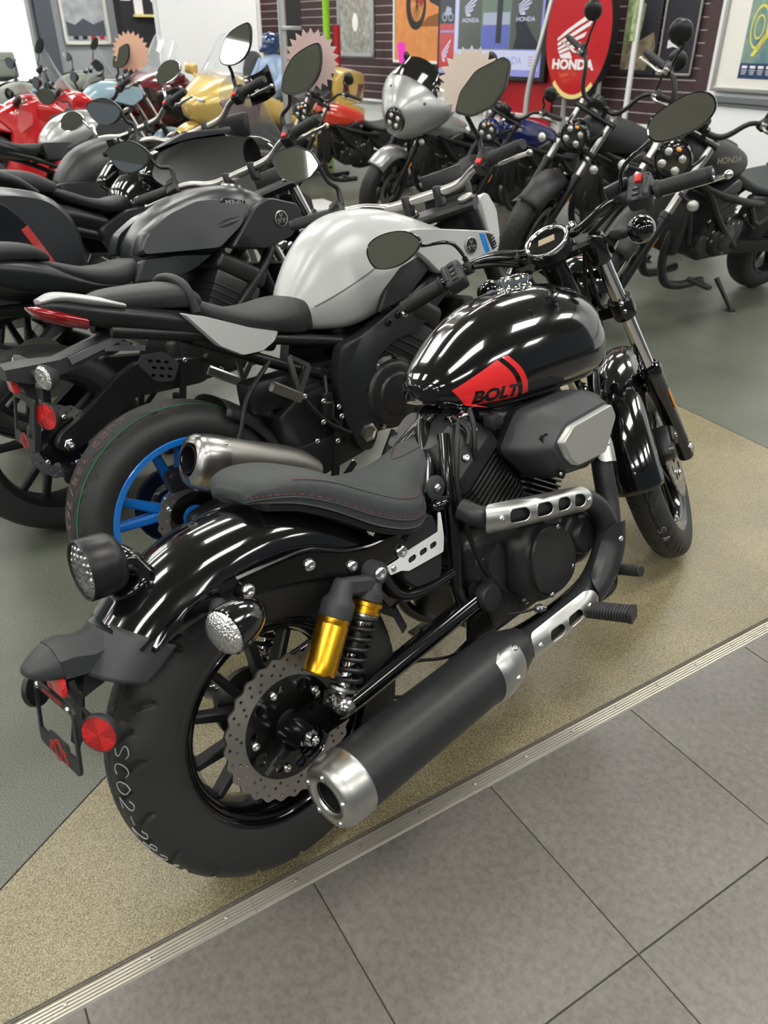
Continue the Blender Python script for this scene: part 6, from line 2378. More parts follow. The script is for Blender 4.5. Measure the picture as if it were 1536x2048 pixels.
body('rear_shroud', [(0.30, 0.53, 0.36, 0.10), (0.36, 0.58, 0.37, 0.13), (0.46, 0.60, 0.38, 0.14), (0.52, 0.58, 0.40, 0.12)], S_BOX, 'satin_black', b2)

# ------------------------------------------------------------------ dark grey naked sport bike (third in the row)
b3 = empty('naked_motorcycle', 'dark grey naked motorcycle with black wheels beyond the light grey one', 'motorcycle', (0.242, 1.562, 0.002), (-0.186, 0, -0.0156))
X3, ax3 = steer_mat(1.40, rad(24.5), 0.09, rad(32))
RR3 = 0.315
wheel(b3, 'rear', (0, 0, RR3), RR3, 0.18, 'satin_black', 5, n=320, disc=((-0.10, 0.125),), groove=seg_groove([(0.02, -0.07, 0.18, -0.04), (0.22, -0.05, 0.36, -0.02), (0.02, 0.07, 0.18, 0.04), (0.22, 0.05, 0.36, 0.02)], 0.004, 0.004, 2*PI/13), sub=4)
swing_arm(b3, RR3, (0.53, 0.42), 'satin_black', 0.13, shape=[(0.56, 0.47), (0.30, 0.515), (0.215, 0.48), (0.06, 0.385), (-0.02, 0.352), (-0.045, 0.315), (0.0, 0.285), (0.05, 0.295), (0.27, 0.40), (0.55, 0.38)])
g = G()
g.box((0.02, -0.098, RR3-0.115), (0.10, 0.05, 0.06), frame((0, 0, 0)), 0.012)
g.obj('rear_caliper', 'satin_black', b3)
engine_block(b3, (0.64, 0.49), side=0.165, cov=0.085)
for s in (-1, 1):
    g = G()
    g.tube([(1.03, s*0.05, 0.86), (0.90, s*0.13, 0.74), (0.72, s*0.15, 0.60), (0.56, s*0.14, 0.46)], 0.020, 12, sm=4)
    g.tube([(0.88, s*0.13, 0.74), (0.92, s*0.14, 0.58), (0.86, s*0.14, 0.47)], 0.018, 12, sm=3)
    g.tube([(0.52, s*0.12, 0.62), (0.30, s*0.11, 0.74), (0.05, s*0.09, 0.83), (-0.15, s*0.06, 0.88)], 0.017, 12, sm=3)
    g.obj('frame_tube', 'satin_black', b3, 60)
TK3 = [(0.42, 0.85, 0.79, 0.05), (0.45, 0.90, 0.785, 0.095), (0.53, 0.965, 0.785, 0.135), (0.63, 1.008, 0.79, 0.165), (0.74, 1.028, 0.81, 0.182), (0.85, 1.026, 0.84, 0.178), (0.94, 1.000, 0.86, 0.150), (1.00, 0.97, 0.88, 0.11)]
tk3 = body('fuel_tank', TK3, S_T2, 'paint_grey_dark', b3, 5, 4, 55)
side_panel('knee_panel', [(0.40, 0.832), (0.55, 0.825), (0.68, 0.808), (0.60, 0.772), (0.51, 0.752), (0.36, 0.758)], 0.148, 0.03, 'paint_grey_dark', b3, 0.015, 0.004)
side_panel('tank_panel', [(0.405, 0.842), (0.445, 0.912), (0.54, 0.962), (0.66, 0.992), (0.78, 0.985), (0.86, 0.955), (0.80, 0.885), (0.69, 0.822)], 0.180, 0.06, 'paint_grey_dark', b3, 0.02, 0.012, skew=lambda x, z: -0.55*max(0, z-0.91)-0.28*max(0, 0.62-x))
SH3 = [(0.725, 0.818), (0.79, 0.88), (0.858, 0.945), (0.925, 0.966), (1.05, 0.930), (1.062, 0.90), (1.005, 0.822), (0.875, 0.792)]
side_panel('tank_shroud', SH3, 0.196, 0.045, 'paint_matte_dark', b3, 0.018, 0.008)
for s in (-1, 1):
    emblem((0.955, s*0.206, 0.888), (0, s, 0), 0.028, b3)
side_panel('badge_strip', [(0.735, 0.972), (0.76, 0.986), (0.85, 0.966), (0.84, 0.945)], 0.188, 0.02, 'satin_black', b3, 0.004, 0.002, skew=lambda x, z: -0.03)
text_obj('model_lettering', 'MT-07', 0.019, frame((0.800, -0.1638, 0.960), (0.97, 0, -0.10), (0, -1, 0.25)), 'print_grey', b3, sx=1.5)
g = G(); g.lathe([(0.042, 0), (0.040, 0.008), (0.030, 0.010), (0, 0.010)], (0.90, 0, 1.014), (0.25, 0, 1), 24)
g.obj('fuel_cap', 'alloy', tk3)
body('rider_seat', [(0.10, 0.890, 0.865, 0.075), (0.16, 0.868, 0.825, 0.115), (0.24, 0.842, 0.785, 0.135), (0.33, 0.834, 0.765, 0.138), (0.41, 0.840, 0.775, 0.115), (0.46, 0.825, 0.79, 0.070)], S_SEAT, 'seat_black', b3)
body('pillion_seat', [(-0.20, 0.945, 0.92, 0.05), (-0.12, 0.958, 0.905, 0.10), (0.0, 0.955, 0.895, 0.110), (0.09, 0.935, 0.885, 0.105), (0.14, 0.90, 0.875, 0.07)], S_SEAT, 'seat_black', b3)
body('tail_cowl', [(-0.24, 0.925, 0.90, 0.05), (-0.10, 0.918, 0.85, 0.095), (0.02, 0.905, 0.80, 0.118), (0.12, 0.870, 0.775, 0.128), (0.24, 0.800, 0.755, 0.135), (0.34, 0.775, 0.745, 0.12)], S_TAIL, 'paint_matte_dark', b3)
body('tail_light', [(-0.27, 0.918, 0.905, 0.03), (-0.25, 0.920, 0.895, 0.05), (-0.22, 0.915, 0.89, 0.06)], S_TAIL, 'tail_red', b3)
plate_holder(b3, -0.36, 0.66, -0.18, 0.87)
rear_sets(b3, 0.33, 0.60, 0.15)
g = G()
g.loft([[(x, -0.15+0.05*math.cos(a), z+0.05*math.sin(a)) for a in np.linspace(0, 2*PI, 16, endpoint=False)] for x, z in ((0.20, 0.27), (0.38, 0.24), (0.50, 0.22))])
g.obj('muffler', 'steel', b3)
fork_set(b3, X3, 1.40, 0.30, rad(24.5), 1.00, ztr=(0.85, 0.985), usd=False)
wheel(b3, 'front', (1.40, 0, 0.30), 0.30, 0.12, 'satin_black', 5, X=X3, disc=((-0.07, 0.15), (0.07, 0.15)), detail=False)
bar_set(b3, X3, 0.907, 1.052, 0.386, 0.035, 0.104, mir_at=(-0.07, 0.293, 0.165), tilt=4, mirror=MIR_POINT)
g = G(X3)
g.csurf([[(1.20, 0, 0.97), (1.20, -0.09, 0.95), (1.20, -0.09, 0.82), (1.20, 0, 0.78)], [(1.32, 0, 0.95), (1.31, -0.07, 0.93), (1.29, -0.07, 0.82), (1.27, 0, 0.79)]], 1, 1, linu=True, linv=True)
g.obj('headlamp', 'satin_black', b3, 30)
g = G(X3)
g.box((1.16, 0, 1.03), (0.04, 0.15, 0.08), None, 0.012)
g.obj('instrument', 'satin_black', b3)
g = G(X3)
rings = [[(1.40+r*math.cos(rad(a)), -y, 0.30+r*math.sin(rad(a))) for y, r in ((0, 0.325), (0.04, 0.32), (0.068, 0.30), (0.072, 0.27))] for a in (40, 70, 100, 130, 150)]
g.csurf(rings, 3, 3, closed=False)
g.obj('front_fender', 'paint_matte_dark', b3, 50)
g = G()
g.box((1.00, 0, 0.58), (0.05, 0.32, 0.30), None, 0.01)
g.obj('radiator', 'radiator', b3)
side_stand(b3, 0.55, 0.13, 0.30, 0.186, 0.12)

# ------------------------------------------------------------------ black sport tourer with side case (fourth in the row)
b4 = empty('touring_motorcycle', 'black sport touring motorcycle with a dark side case, gloss fairing and hand guards', 'motorcycle', (0.48, 2.27, 0.002), (-0.17, 0, 0.0))
X4, ax4 = steer_mat(1.50, rad(25), 0.10, rad(28))
wheel(b4, 'rear', (0, 0, 0.315), 0.315, 0.18, 'satin_black', 5, disc=((-0.10, 0.125),), detail=False)
swing_arm(b4, 0.315, (0.60, 0.43), 'satin_black', 0.125)
engine_block(b4, (0.72, 0.50), side=0.165)
for s in (-1, 1):
    g = G()
    g.tube([(1.10, s*0.06, 0.92), (0.92, s*0.15, 0.78), (0.70, s*0.16, 0.62), (0.60, s*0.15, 0.44)], 0.024, 12, sm=4)
    g.tube([(0.60, s*0.12, 0.66), (0.36, s*0.12, 0.78), (0.10, s*0.11, 0.86), (-0.20, s*0.09, 0.90)], 0.018, 12, sm=3)
    g.obj('frame_tube', 'satin_black', b4, 60)
body('fuel_tank', [(0.52, 0.90, 0.82, 0.06), (0.56, 0.96, 0.81, 0.11), (0.66, 1.03, 0.80, 0.16), (0.78, 1.065, 0.82, 0.185), (0.90, 1.06, 0.86, 0.18), (1.02, 1.02, 0.90, 0.13)], S_TANK, 'gloss_black', b4)
body('tank_ridge', [(0.60, 1.015, 0.99, 0.04), (0.70, 1.062, 1.03, 0.05), (0.85, 1.075, 1.04, 0.05), (0.96, 1.05, 1.02, 0.05)], S_TANK, 'paint_matte_dark', b4)
side_panel('knee_panel', [(0.36, 0.80), (0.50, 0.86), (0.60, 0.86), (0.66, 0.78), (0.56, 0.68), (0.40, 0.70)], 0.15, 0.05, 'paint_matte_dark', b4, 0.02, 0.006)
side_panel('fairing', [(0.56, 0.97), (0.64, 1.06), (0.80, 1.10), (1.02, 1.105), (1.28, 1.08), (1.30, 0.98), (1.18, 0.86), (0.98, 0.76), (0.80, 0.78), (0.68, 0.88)], 0.235, 0.08, 'gloss_black', b4, 0.03, 0.015, skew=lambda x, z: -0.40*max(0, x-1.0)-0.28*max(0, z-1.0)*1.6)
side_panel('fairing_top', [(0.66, 1.07), (0.80, 1.118), (1.04, 1.128), (1.04, 1.105), (0.82, 1.095)], 0.215, 0.05, 'paint_matte_dark', b4, 0.01, 0.006)
body('rider_seat', [(0.24, 0.985, 0.945, 0.10), (0.31, 0.955, 0.905, 0.13), (0.38, 0.925, 0.875, 0.145), (0.46, 0.912, 0.855, 0.145), (0.53, 0.918, 0.855, 0.115), (0.58, 0.905, 0.86, 0.07)], S_SEAT, 'seat_black', b4)
body('pillion_seat', [(-0.20, 1.045, 1.0, 0.08), (-0.10, 1.065, 0.99, 0.12), (0.05, 1.062, 0.98, 0.13), (0.17, 1.045, 0.965, 0.13), (0.26, 1.00, 0.95, 0.10)], S_SEAT, 'seat_black', b4)
body('tail_cowl', [(-0.28, 0.99, 0.94, 0.07), (-0.10, 0.985, 0.90, 0.12), (0.10, 0.955, 0.85, 0.135), (0.28, 0.91, 0.80, 0.14), (0.42, 0.86, 0.76, 0.13)], S_TAIL, 'paint_matte_dark', b4)
for s in (-1, 1):
    g = G()
    g.tube([(0.16, s*0.14, 0.96), (0.06, s*0.17, 1.02), (-0.08, s*0.17, 1.045), (-0.20, s*0.12, 1.045)], [0.014, 0.020, 0.020, 0.014], 10, sm=4)
    g.obj('grab_rail', 'matte_black', b4)
    CS = [(-0.30, 0.985), (-0.06, 0.995), (0.10, 0.955), (0.175, 0.86), (0.185, 0.72), (0.14, 0.60), (0.0, 0.55), (-0.24, 0.58), (-0.34, 0.72)]
    g = G()
    rings = [[(p[0], s*y, p[1]) for p in roundpoly(scaled(CS, k), 0.05, 4)] for k, y in ((0.95, 0.20), (1.0, 0.24), (1.02, 0.34), (0.97, 0.40), (0.86, 0.435))]
    g.loft(rings)
    cs = g.obj('side_case', 'paint_grey_dark', b4, 40)
    g = G()
    CP = [(-0.30, 0.93), (-0.08, 0.945), (-0.02, 0.87), (0.03, 0.72), (-0.02, 0.60), (-0.24, 0.62), (-0.31, 0.74)]
    rings = [[(p[0], s*y, p[1]) for p in roundpoly(scaled(CP, k), 0.03, 4)] for k, y in ((1.0, 0.40), (1.0, 0.436), (0.96, 0.446))]
    g.loft(rings)
    g.obj('case_panel', 'gloss_black', cs, 40)
    g = G()
    g.bar((-0.035, s*0.447, 0.855), (0.025, s*0.447, 0.72), 0.030, 0.006, bev=0.3)
    g.obj('case_reflector', 'reflector_red_dark', cs)
rear_sets(b4, 0.40, 0.66, 0.16)
fork_set(b4, X4, 1.50, 0.30, rad(25), 1.06, ztr=(0.92, 1.05))
wheel(b4, 'front', (1.50, 0, 0.30), 0.30, 0.12, 'satin_black', 5, X=X4, disc=((-0.07, 0.15), (0.07, 0.15)), detail=False)
bar_set(b4, X4, 0.950, 1.123, 0.429, 0.049, 0.092, mir_at=(-0.09, 0.277, 0.173), tilt=3, guards='gloss_black')
g = G(X4)
rings = [[(1.50+r*math.cos(rad(a)), -y, 0.30+r*math.sin(rad(a))) for y, r in ((0, 0.325), (0.04, 0.32), (0.068, 0.30), (0.072, 0.27))] for a in (40, 70, 100, 130, 150)]
g.csurf(rings, 3, 3, closed=False)
g.obj('front_fender', 'gloss_black', b4, 50)
body('front_cowl', [(1.18, 1.10, 0.86, 0.20), (1.30, 1.08, 0.84, 0.17), (1.42, 1.00, 0.86, 0.11), (1.47, 0.93, 0.88, 0.05)], S_TAIL, 'gloss_black', b4)
g = G()
g.csurf([[(1.25, 0, 1.36), (1.25, -0.11, 1.33), (1.25, -0.15, 1.28)], [(1.32, 0, 1.20), (1.31, -0.13, 1.18), (1.29, -0.18, 1.15)], [(1.40, 0, 1.06), (1.38, -0.13, 1.05), (1.34, -0.19, 1.04)]], 4, 4, closed=False)
g.obj('windscreen', 'windscreen', b4, 60)
g = G()
g.box((1.20, 0, 1.14), (0.04, 0.22, 0.10), None, 0.015)
g.obj('instrument', 'satin_black', b4)
side_stand(b4, 0.60, 0.13, 0.32, 0.17, 0.12)

# ------------------------------------------------------------------ simpler builders for the bikes farther back
def arc_fender(name, c, R, W, a0, a1, m, parent, X=None, D=0.06, n=5):
    g = G(X)
    rings = [[(c[0]+r*math.cos(rad(a)), -y, c[2]+r*math.sin(rad(a))) for y, r in ((0, R), (W*0.5, R-0.006), (W*0.85, R-0.024), (W, R-D))] for a in np.linspace(a0, a1, n)]
    g.csurf(rings, 3, 3, closed=False)
    o = g.obj(name, m, parent, 55)
    md = o.modifiers.new('t', 'SOLIDIFY')
    md.thickness = 0.003
    return o


def naked_simple(label, loc, heading, lean, steer, tank_m, body_m, rim_m='satin_black', bar_m='bar_alloy', mirror=MIR_POINT, mir_m='satin_black', stem_m='satin_black', lever_m='alloy', fairing=None, tall=0.0, tail_m=None, group=None, name='naked_motorcycle', screen=False, seat_m='seat_black', shroud_m=None, mir_at=(-0.03, 0.235, 0.20), tilt=6, box_m=None, clip=False, fender_m=None):
    r = empty(name, label, 'motorcycle', (loc[0], loc[1], 0.002), (-lean, 0, heading), group)
    X, ax = steer_mat(1.40, rad(24.5), 0.095, steer)
    t = tall
    Rr = 0.315+t*0.1
    wheel(r, 'rear', (0, 0, Rr), Rr, 0.17, rim_m, 5, disc=((-0.10, 0.12),), detail=False, n=72)
    swing_arm(r, Rr, (0.55, 0.43), 'satin_black', 0.12)
    engine_block(r, (0.65, 0.49+t*0.5), side=0.16)
    for s in (-1, 1):
        g = G()
        g.tube([(1.03, s*0.06, 0.88+t), (0.90, s*0.14, 0.74+t), (0.70, s*0.15, 0.60+t*0.5), (0.57, s*0.14, 0.44)], 0.021, 10, sm=4)
        g.tube([(0.54, s*0.12, 0.64+t), (0.30, s*0.11, 0.75+t), (0.0, s*0.09, 0.84+t), (-0.15, s*0.07, 0.88+t)], 0.017, 10, sm=3)
        g.obj('frame_tube', 'satin_black', r, 60)
    body('fuel_tank', [(0.43, 0.85+t, 0.78+t, 0.055), (0.47, 0.91+t, 0.77+t, 0.10), (0.56, 0.985+t, 0.77+t, 0.145), (0.68, 1.03+t, 0.79+t, 0.175), (0.80, 1.035+t, 0.82+t, 0.18), (0.91, 1.01+t, 0.86+t, 0.155), (1.00, 0.97+t, 0.89+t, 0.10)], S_TANK, tank_m, r)
    side_panel('tank_shroud', [(0.72, 0.82+t), (0.84, 0.95+t), (0.93, 0.97+t), (1.08, 0.93+t), (1.06, 0.84+t), (0.92, 0.77+t)], 0.195, 0.05, shroud_m or body_m, r, 0.02, 0.008)
    side_panel('knee_panel', [(0.38, 0.84+t), (0.56, 0.83+t), (0.70, 0.80+t), (0.58, 0.72+t), (0.40, 0.72+t)], 0.15, 0.05, body_m, r, 0.02, 0.005)
    body('rider_seat', [(0.10, 0.90+t, 0.86+t, 0.08), (0.17, 0.872+t, 0.82+t, 0.12), (0.27, 0.848+t, 0.785+t, 0.14), (0.37, 0.845+t, 0.775+t, 0.13), (0.45, 0.835+t, 0.785+t, 0.07)], S_SEAT, seat_m, r)
    body('pillion_seat', [(-0.20, 0.95+t, 0.92+t, 0.06), (-0.10, 0.962+t, 0.91+t, 0.10), (0.04, 0.955+t, 0.895+t, 0.11), (0.12, 0.92+t, 0.885+t, 0.08)], S_SEAT, seat_m, r)
    body('tail_cowl', [(-0.26, 0.94+t, 0.91+t, 0.04), (-0.12, 0.925+t, 0.86+t, 0.095), (0.02, 0.905+t, 0.81+t, 0.118), (0.16, 0.86+t, 0.775+t, 0.13), (0.34, 0.79+t, 0.74+t, 0.12)], S_TAIL, tail_m or body_m, r)
    body('tail_light', [(-0.285, 0.93+t, 0.915+t, 0.025), (-0.265, 0.932+t, 0.905+t, 0.045), (-0.23, 0.925+t, 0.90+t, 0.055)], S_TAIL, 'tail_red', r)
    plate_holder(r, -0.36, 0.66, -0.18, 0.87+t)
    g = G()
    g.lathe([(0, 0), (0.05, 0), (0.055, 0.02), (0.055, 0.30), (0.035, 0.38), (0.03, 0.42)], (-0.02, -0.17, 0.46), (0.93, 0.05, -0.36), 20)
    g.obj('muffler', 'steel', r)
    fork_set(r, X, 1.40, 0.30, rad(24.5), 1.0+t, ztr=(0.86+t, 0.985+t), usd=False)
    wheel(r, 'front', (1.40, 0, 0.30), 0.30, 0.12, rim_m, 5, X=X, disc=((-0.07, 0.15), (0.07, 0.15)), detail=False, n=72)
    arc_fender('front_fender', (1.40, 0, 0.30), 0.325, 0.072, 40, 150, fender_m or body_m, r, X)
    bar_set(r, X, 0.95, (1.06 if not clip else 0.98)+t, 0.38 if not clip else 0.34, 0.03 if not clip else 0.0, 0.11, bar_m=bar_m, mirror=None if clip else mirror, mir_m=mir_m, stem_m=stem_m, lever_m=lever_m, mir_at=mir_at, tilt=tilt)
    if fairing:
        side_panel('fairing', [(0.74, 0.93+t), (0.92, 1.00+t), (1.18, 1.03+t), (1.38, 0.93+t), (1.34, 0.80+t), (1.18, 0.62), (0.98, 0.36), (0.70, 0.30), (0.62, 0.40), (0.80, 0.62), (0.86, 0.80+t)], 0.21, 0.05, fairing, r, 0.03, 0.012, skew=lambda x, z: -0.5*max(0, x-1.05))
        body('front_cowl', [(1.14, 1.06+t, 0.84+t, 0.16), (1.28, 1.03+t, 0.82+t, 0.14), (1.40, 0.95+t, 0.82+t, 0.10), (1.46, 0.88+t, 0.83+t, 0.05)], S_TAIL, fairing, r)
    else:
        g = G(X)
        g.csurf([[(1.20, 0, 0.97+t), (1.20, -0.09, 0.95+t), (1.20, -0.09, 0.82+t), (1.20, 0, 0.78+t)], [(1.32, 0, 0.95+t), (1.31, -0.07, 0.93+t), (1.29, -0.07, 0.82+t), (1.27, 0, 0.79+t)]], 1, 1, linu=True, linv=True)
        g.obj('headlamp', 'satin_black', r, 30)
    if screen or fairing:
        h = 0.10 if not screen else 0.30
        g = G()
        g.csurf([[(1.12, 0, 1.06+t+h), (1.12, -0.08, 1.04+t+h), (1.12, -0.12, 1.0+t+h*0.9)], [(1.20, 0, 1.04+t+h*0.4), (1.19, -0.10, 1.02+t+h*0.4), (1.17, -0.145, 0.99+t+h*0.3)], [(1.30, 0, 1.01+t), (1.28, -0.10, 1.0+t), (1.24, -0.15, 0.98+t)]], 3, 3, closed=False)
        g.obj('windscreen', 'windscreen', r, 60)
    if clip:
        for s in (-1, 1):
            g = G()
            rings = [[(1.12+0.02*k_, s*(0.30+0.075*math.cos(a)*kk), 1.13+t+0.045*math.sin(a)*kk) for a in np.linspace(0, 2*PI, 14, endpoint=False)] for k_, kk in ((0, 0.95), (0.1, 1.0), (1, 0.9), (2, 0.5))]
            g.loft(rings)
            g.tube([(1.14, s*0.25, 1.12+t), (1.20, s*0.17, 1.05+t)], 0.010, 8)
            mo = g.obj('mirror', 'satin_black', r)
            g = G()
            q = rings[0]
            q = [(p[0]-0.002, (p[1]-s*0.30)*0.92+s*0.30, (p[2]-1.13-t)*0.92+1.13+t) for p in q]
            g.add(q, [tuple(range(len(q)))])
            g.obj('mirror_glass', 'mirror', mo, 0)
    if box_m:
        g = G()
        g.box((-0.22, 0, 1.12+t), (0.36, 0.44, 0.28), None, 0.03, 3)
        bx_ = g.obj('top_case', box_m, r)
        g = G()
        g.box((-0.22, 0, 1.17+t), (0.37, 0.45, 0.02), None, 0.006)
        g.obj('case_lid', 'paint_olive', bx_)
    side_stand(r, 0.55, 0.13, 0.30, lean, 0.12)
    g = G()
    g.box((1.0, 0, 0.60), (0.05, 0.32, 0.28), None, 0.01)
    g.obj('radiator', 'radiator', r)
    return r


b5 = naked_simple('matte black naked motorcycle with chrome teardrop mirrors and silver handlebar', (0.75, 3.25), 0.0, 0.17, rad(33), 'paint_matte_dark', 'paint_matte_dark', mirror=MIR_OVAL, mir_m='chrome', stem_m='chrome', mir_at=(-0.09, 0.25, 0.12))
b6 = naked_simple('silver and black naked motorcycle with black handlebar, beyond the chrome-mirrored one', (1.45, 5.05), 0.0, 0.17, rad(28), 'paint_silver', 'paint_matte_dark', bar_m='satin_black', mir_at=(-0.10, 0.29, 0.15))
b7 = naked_simple('red and white faired sport motorcycle at the left edge of the picture', (1.25, 6.3), 0.02, 0.17, rad(14), 'red_paint', 'red_paint', fairing='red_paint', name='sport_motorcycle', clip=True, tail_m='white_plastic')
b7b = naked_simple('red faired sport motorcycle with a dark windscreen, beside the left edge one', (1.95, 7.1), 0.02, 0.17, rad(14), 'red_paint', 'red_paint', fairing='red_paint', name='sport_motorcycle', clip=True, tail_m='red_paint')
b8 = naked_simple('light blue motorcycle with a small peach starburst tag in front of it', (3.05, 7.75), -0.05, 0.16, rad(12), 'paint_lightblue', 'paint_lightblue', name='adventure_motorcycle', tall=0.06, shroud_m='paint_lightblue', mir_at=(-0.03, 0.23, 0.16))
b9 = naked_simple('light blue motorcycle with tan seat edge, left of the other blue one', (2.35, 8.35), -0.05, 0.16, rad(12), 'paint_olive', 'paint_lightblue', name='adventure_motorcycle', tall=0.05, screen=True)
b10 = naked_simple('grey green adventure motorcycle carrying a dark olive top case', (3.85, 10.1), 0.0, 0.15, rad(10), 'paint_olive', 'paint_olive', name='adventure_motorcycle', tall=0.06, screen=True, box_m='paint_olive')
b11 = naked_simple('dark green motorcycle with tall screen before the bright window', (2.55, 11.1), 0.0, 0.15, rad(10), 'paint_olive', 'paint_matte_dark', name='adventure_motorcycle', tall=0.08, screen=True)
b12 = naked_simple('black motorcycle with tall clear screen in the far left corner', (1.3, 9.6), 0.0, 0.15, rad(10), 'paint_matte_dark', 'paint_matte_dark', name='adventure_motorcycle', tall=0.05, screen=True)


def bobber(label, loc, heading, lean, steer, tank_m, fender_m='matte_black', lettering=None, fairing=None, group=None, lamp_m='gloss_black', hi=0.0, tube_m='alloy', name='cruiser_motorcycle', fat=True, pull=0.11, mirz=0.24, up=0.0, scale=1.0):
    """low cruiser: fat tyres, round lamp, bobbed tank, twin engine, exposed tubes"""
    r = empty(name, label, 'motorcycle', (loc[0], loc[1], 0.002), (-lean, 0, heading), group)
    r.scale = (scale, scale, scale)
    X, ax = steer_mat(1.49, rad(28), 0.11, steer)
    wheel(r, 'rear', (0, 0, 0.32), 0.32, 0.15, 'satin_black', 5, disc=((-0.09, 0.12),), detail=False, prof=TYRE_FAT(0.32, 0.15), n=96, twin=True, sub=4)
    wheel(r, 'front', (1.49, 0, 0.32), 0.32, 0.13, 'satin_black', 5, X=X, disc=((0.075, 0.15),), detail=False, prof=TYRE_FAT(0.32, 0.13), n=240, sub=4, groove=seg_groove([(0.02, -0.05, 0.12, -0.012), (0.14, -0.05, 0.24, -0.012), (0.02, 0.05, 0.12, 0.012), (0.14, 0.05, 0.24, 0.012)], 0.005, 0.004, 2*PI/24))
    arc_fender('rear_fender', (0, 0, 0.32), 0.365, 0.095, 30, 140, fender_m, r, D=0.09, n=6)
    arc_fender('front_fender', (1.49, 0, 0.32), 0.352, 0.085, 45, 140, fender_m, r, X, D=0.075, n=6)
    swing_arm(r, 0.32, (0.56, 0.38), 'satin_black', 0.13, shape=[(0.58, 0.42), (0.0, 0.35), (-0.04, 0.33), (-0.04, 0.30), (0.0, 0.29), (0.58, 0.34)])
    at = fork_set(r, X, 1.49, 0.32, rad(28), 0.97+up, ysp=0.115, tube_m=tube_m, slider_m='satin_black', usd=False, rt=0.022, ztr=(0.76+up, 0.94+up))
    # engine
    e = engine_block(r, (0.72, 0.44), side=0.165, tilt=0.35, cov=0.078)
    for s in (-1, 1):
        g = G()
        g.tube([(0.98, s*0.05, 0.60), (1.06, s*0.06, 0.52), (1.08, s*0.07, 0.36), (1.02, s*0.08, 0.22), (0.90, s*0.09, 0.175), (0.70, s*0.10, 0.18)], 0.024, 12, sm=4)
        g.obj('exhaust_pipe', 'muffler_black', r, 60)
        g = G()
        g.tube([(1.17, s*0.03, 0.83), (0.98, s*0.13, 0.73), (0.72, s*0.17, 0.66), (0.50, s*0.16, 0.62)], 0.020, 10, sm=4)
        g.tube([(0.98, s*0.13, 0.73), (0.84, s*0.17, 0.56), (0.62, s*0.165, 0.40)], 0.019, 10, sm=3)
        g.tube([(1.14, s*0.04, 0.76), (1.04, s*0.11, 0.60), (0.98, s*0.12, 0.44)], 0.018, 10, sm=3)
        g.tube([(0.60, s*0.16, 0.62), (0.45, s*0.15, 0.50), (0.20, s*0.13, 0.62), (0.05, s*0.11, 0.62)], 0.018, 10, sm=3)
        g.obj('frame_tube', 'satin_black', r, 60)
        g = G()
        g.tube([(0.10, s*0.15, 0.60), (0.05, s*0.15, 0.35)], 0.026, 12)
        g.obj('rear_shock', 'satin_black', r)
        g = G()
        g.bar((0.90, s*0.15, 0.24), (0.90, s*0.30, 0.25), 0.035, 0.025, bev=0.3)
        g.obj('foot_peg', 'rubber', r)
        side_panel('side_cover', [(0.34, 0.64), (0.56, 0.66), (0.60, 0.54), (0.46, 0.46), (0.34, 0.50)], s*0.145, 0.05, 'matte_black', r, 0.02, 0.006, both=False)
    g = G()
    g.box((1.06, 0, 0.53), (0.06, 0.24, 0.30), frame((0, 0, 0)), 0.012)
    rd_ = g.obj('radiator', 'radiator', r)
    for k in range(7):
        g = G()
        g.lathe([(0.009, 0), (0.009, 0.008), (0.005, 0.010), (0, 0.010)], (0.62+0.05*k, 0.155+0.01*(k % 2), 0.57-0.03*(k % 3)), (0, 1, 0), 8)
        g.obj('engine_bolt', 'bolt_steel', e)
    g = G()
    g.lathe([(0, 0), (0.055, 0), (0.058, 0.02), (0.058, 0.42), (0.03, 0.50)], (0.12, -0.19, 0.30), (0.99, 0.04, -0.10), 24)
    g.obj('muffler', 'muffler_black', r)
    # tank and seats
    TKb = [(0.62, 0.80, 0.735, 0.05), (0.66, 0.825, 0.72, 0.085), (0.76, 0.865, 0.70, 0.125), (0.90, 0.905, 0.70, 0.150), (1.02, 0.925, 0.715, 0.150), (1.11, 0.925, 0.74, 0.125), (1.16, 0.90, 0.77, 0.07)]
    TKb = [(a_, b_+up, c_+up, d_) for a_, b_, c_, d_ in TKb]
    tb_ = body('fuel_tank', TKb, S_TANK, tank_m, r)
    g = G()
    g.lathe([(0.050, -0.005), (0.050, 0.006), (0.040, 0.008), (0.038, 0.014), (0.030, 0.016), (0, 0.014)], (1.0, 0, 0.921+up), (-0.12, 0, 1), 28)
    g.obj('fuel_cap', 'alloy', tb_)
    body('rider_seat', [(0.20, 0.735, 0.69, 0.11), (0.28, 0.715, 0.66, 0.15), (0.40, 0.700, 0.65, 0.155), (0.52, 0.715, 0.66, 0.125), (0.64, 0.765, 0.70, 0.08), (0.68, 0.79, 0.74, 0.04)], S_SEAT, 'leather', r)
    body('pillion_seat', [(-0.14, 0.745, 0.71, 0.06), (-0.06, 0.77, 0.71, 0.10), (0.08, 0.775, 0.705, 0.11), (0.19, 0.76, 0.70, 0.10)], S_SEAT, 'leather', r)
    if lettering:
        for s in (-1, 1):
            F = frame((0.93, s*0.1535, 0.822+up), (-s*-1.0 if s < 0 else -1.0, 0, 0), (0, s, 0.22))
            text_obj('tank_lettering', lettering, 0.042, F, mat('letter_bronze', (0.32, 0.27, 0.20), 0.45, metal=0.4), tb_, sx=1.25, offset=0.0012, lift=0.004)
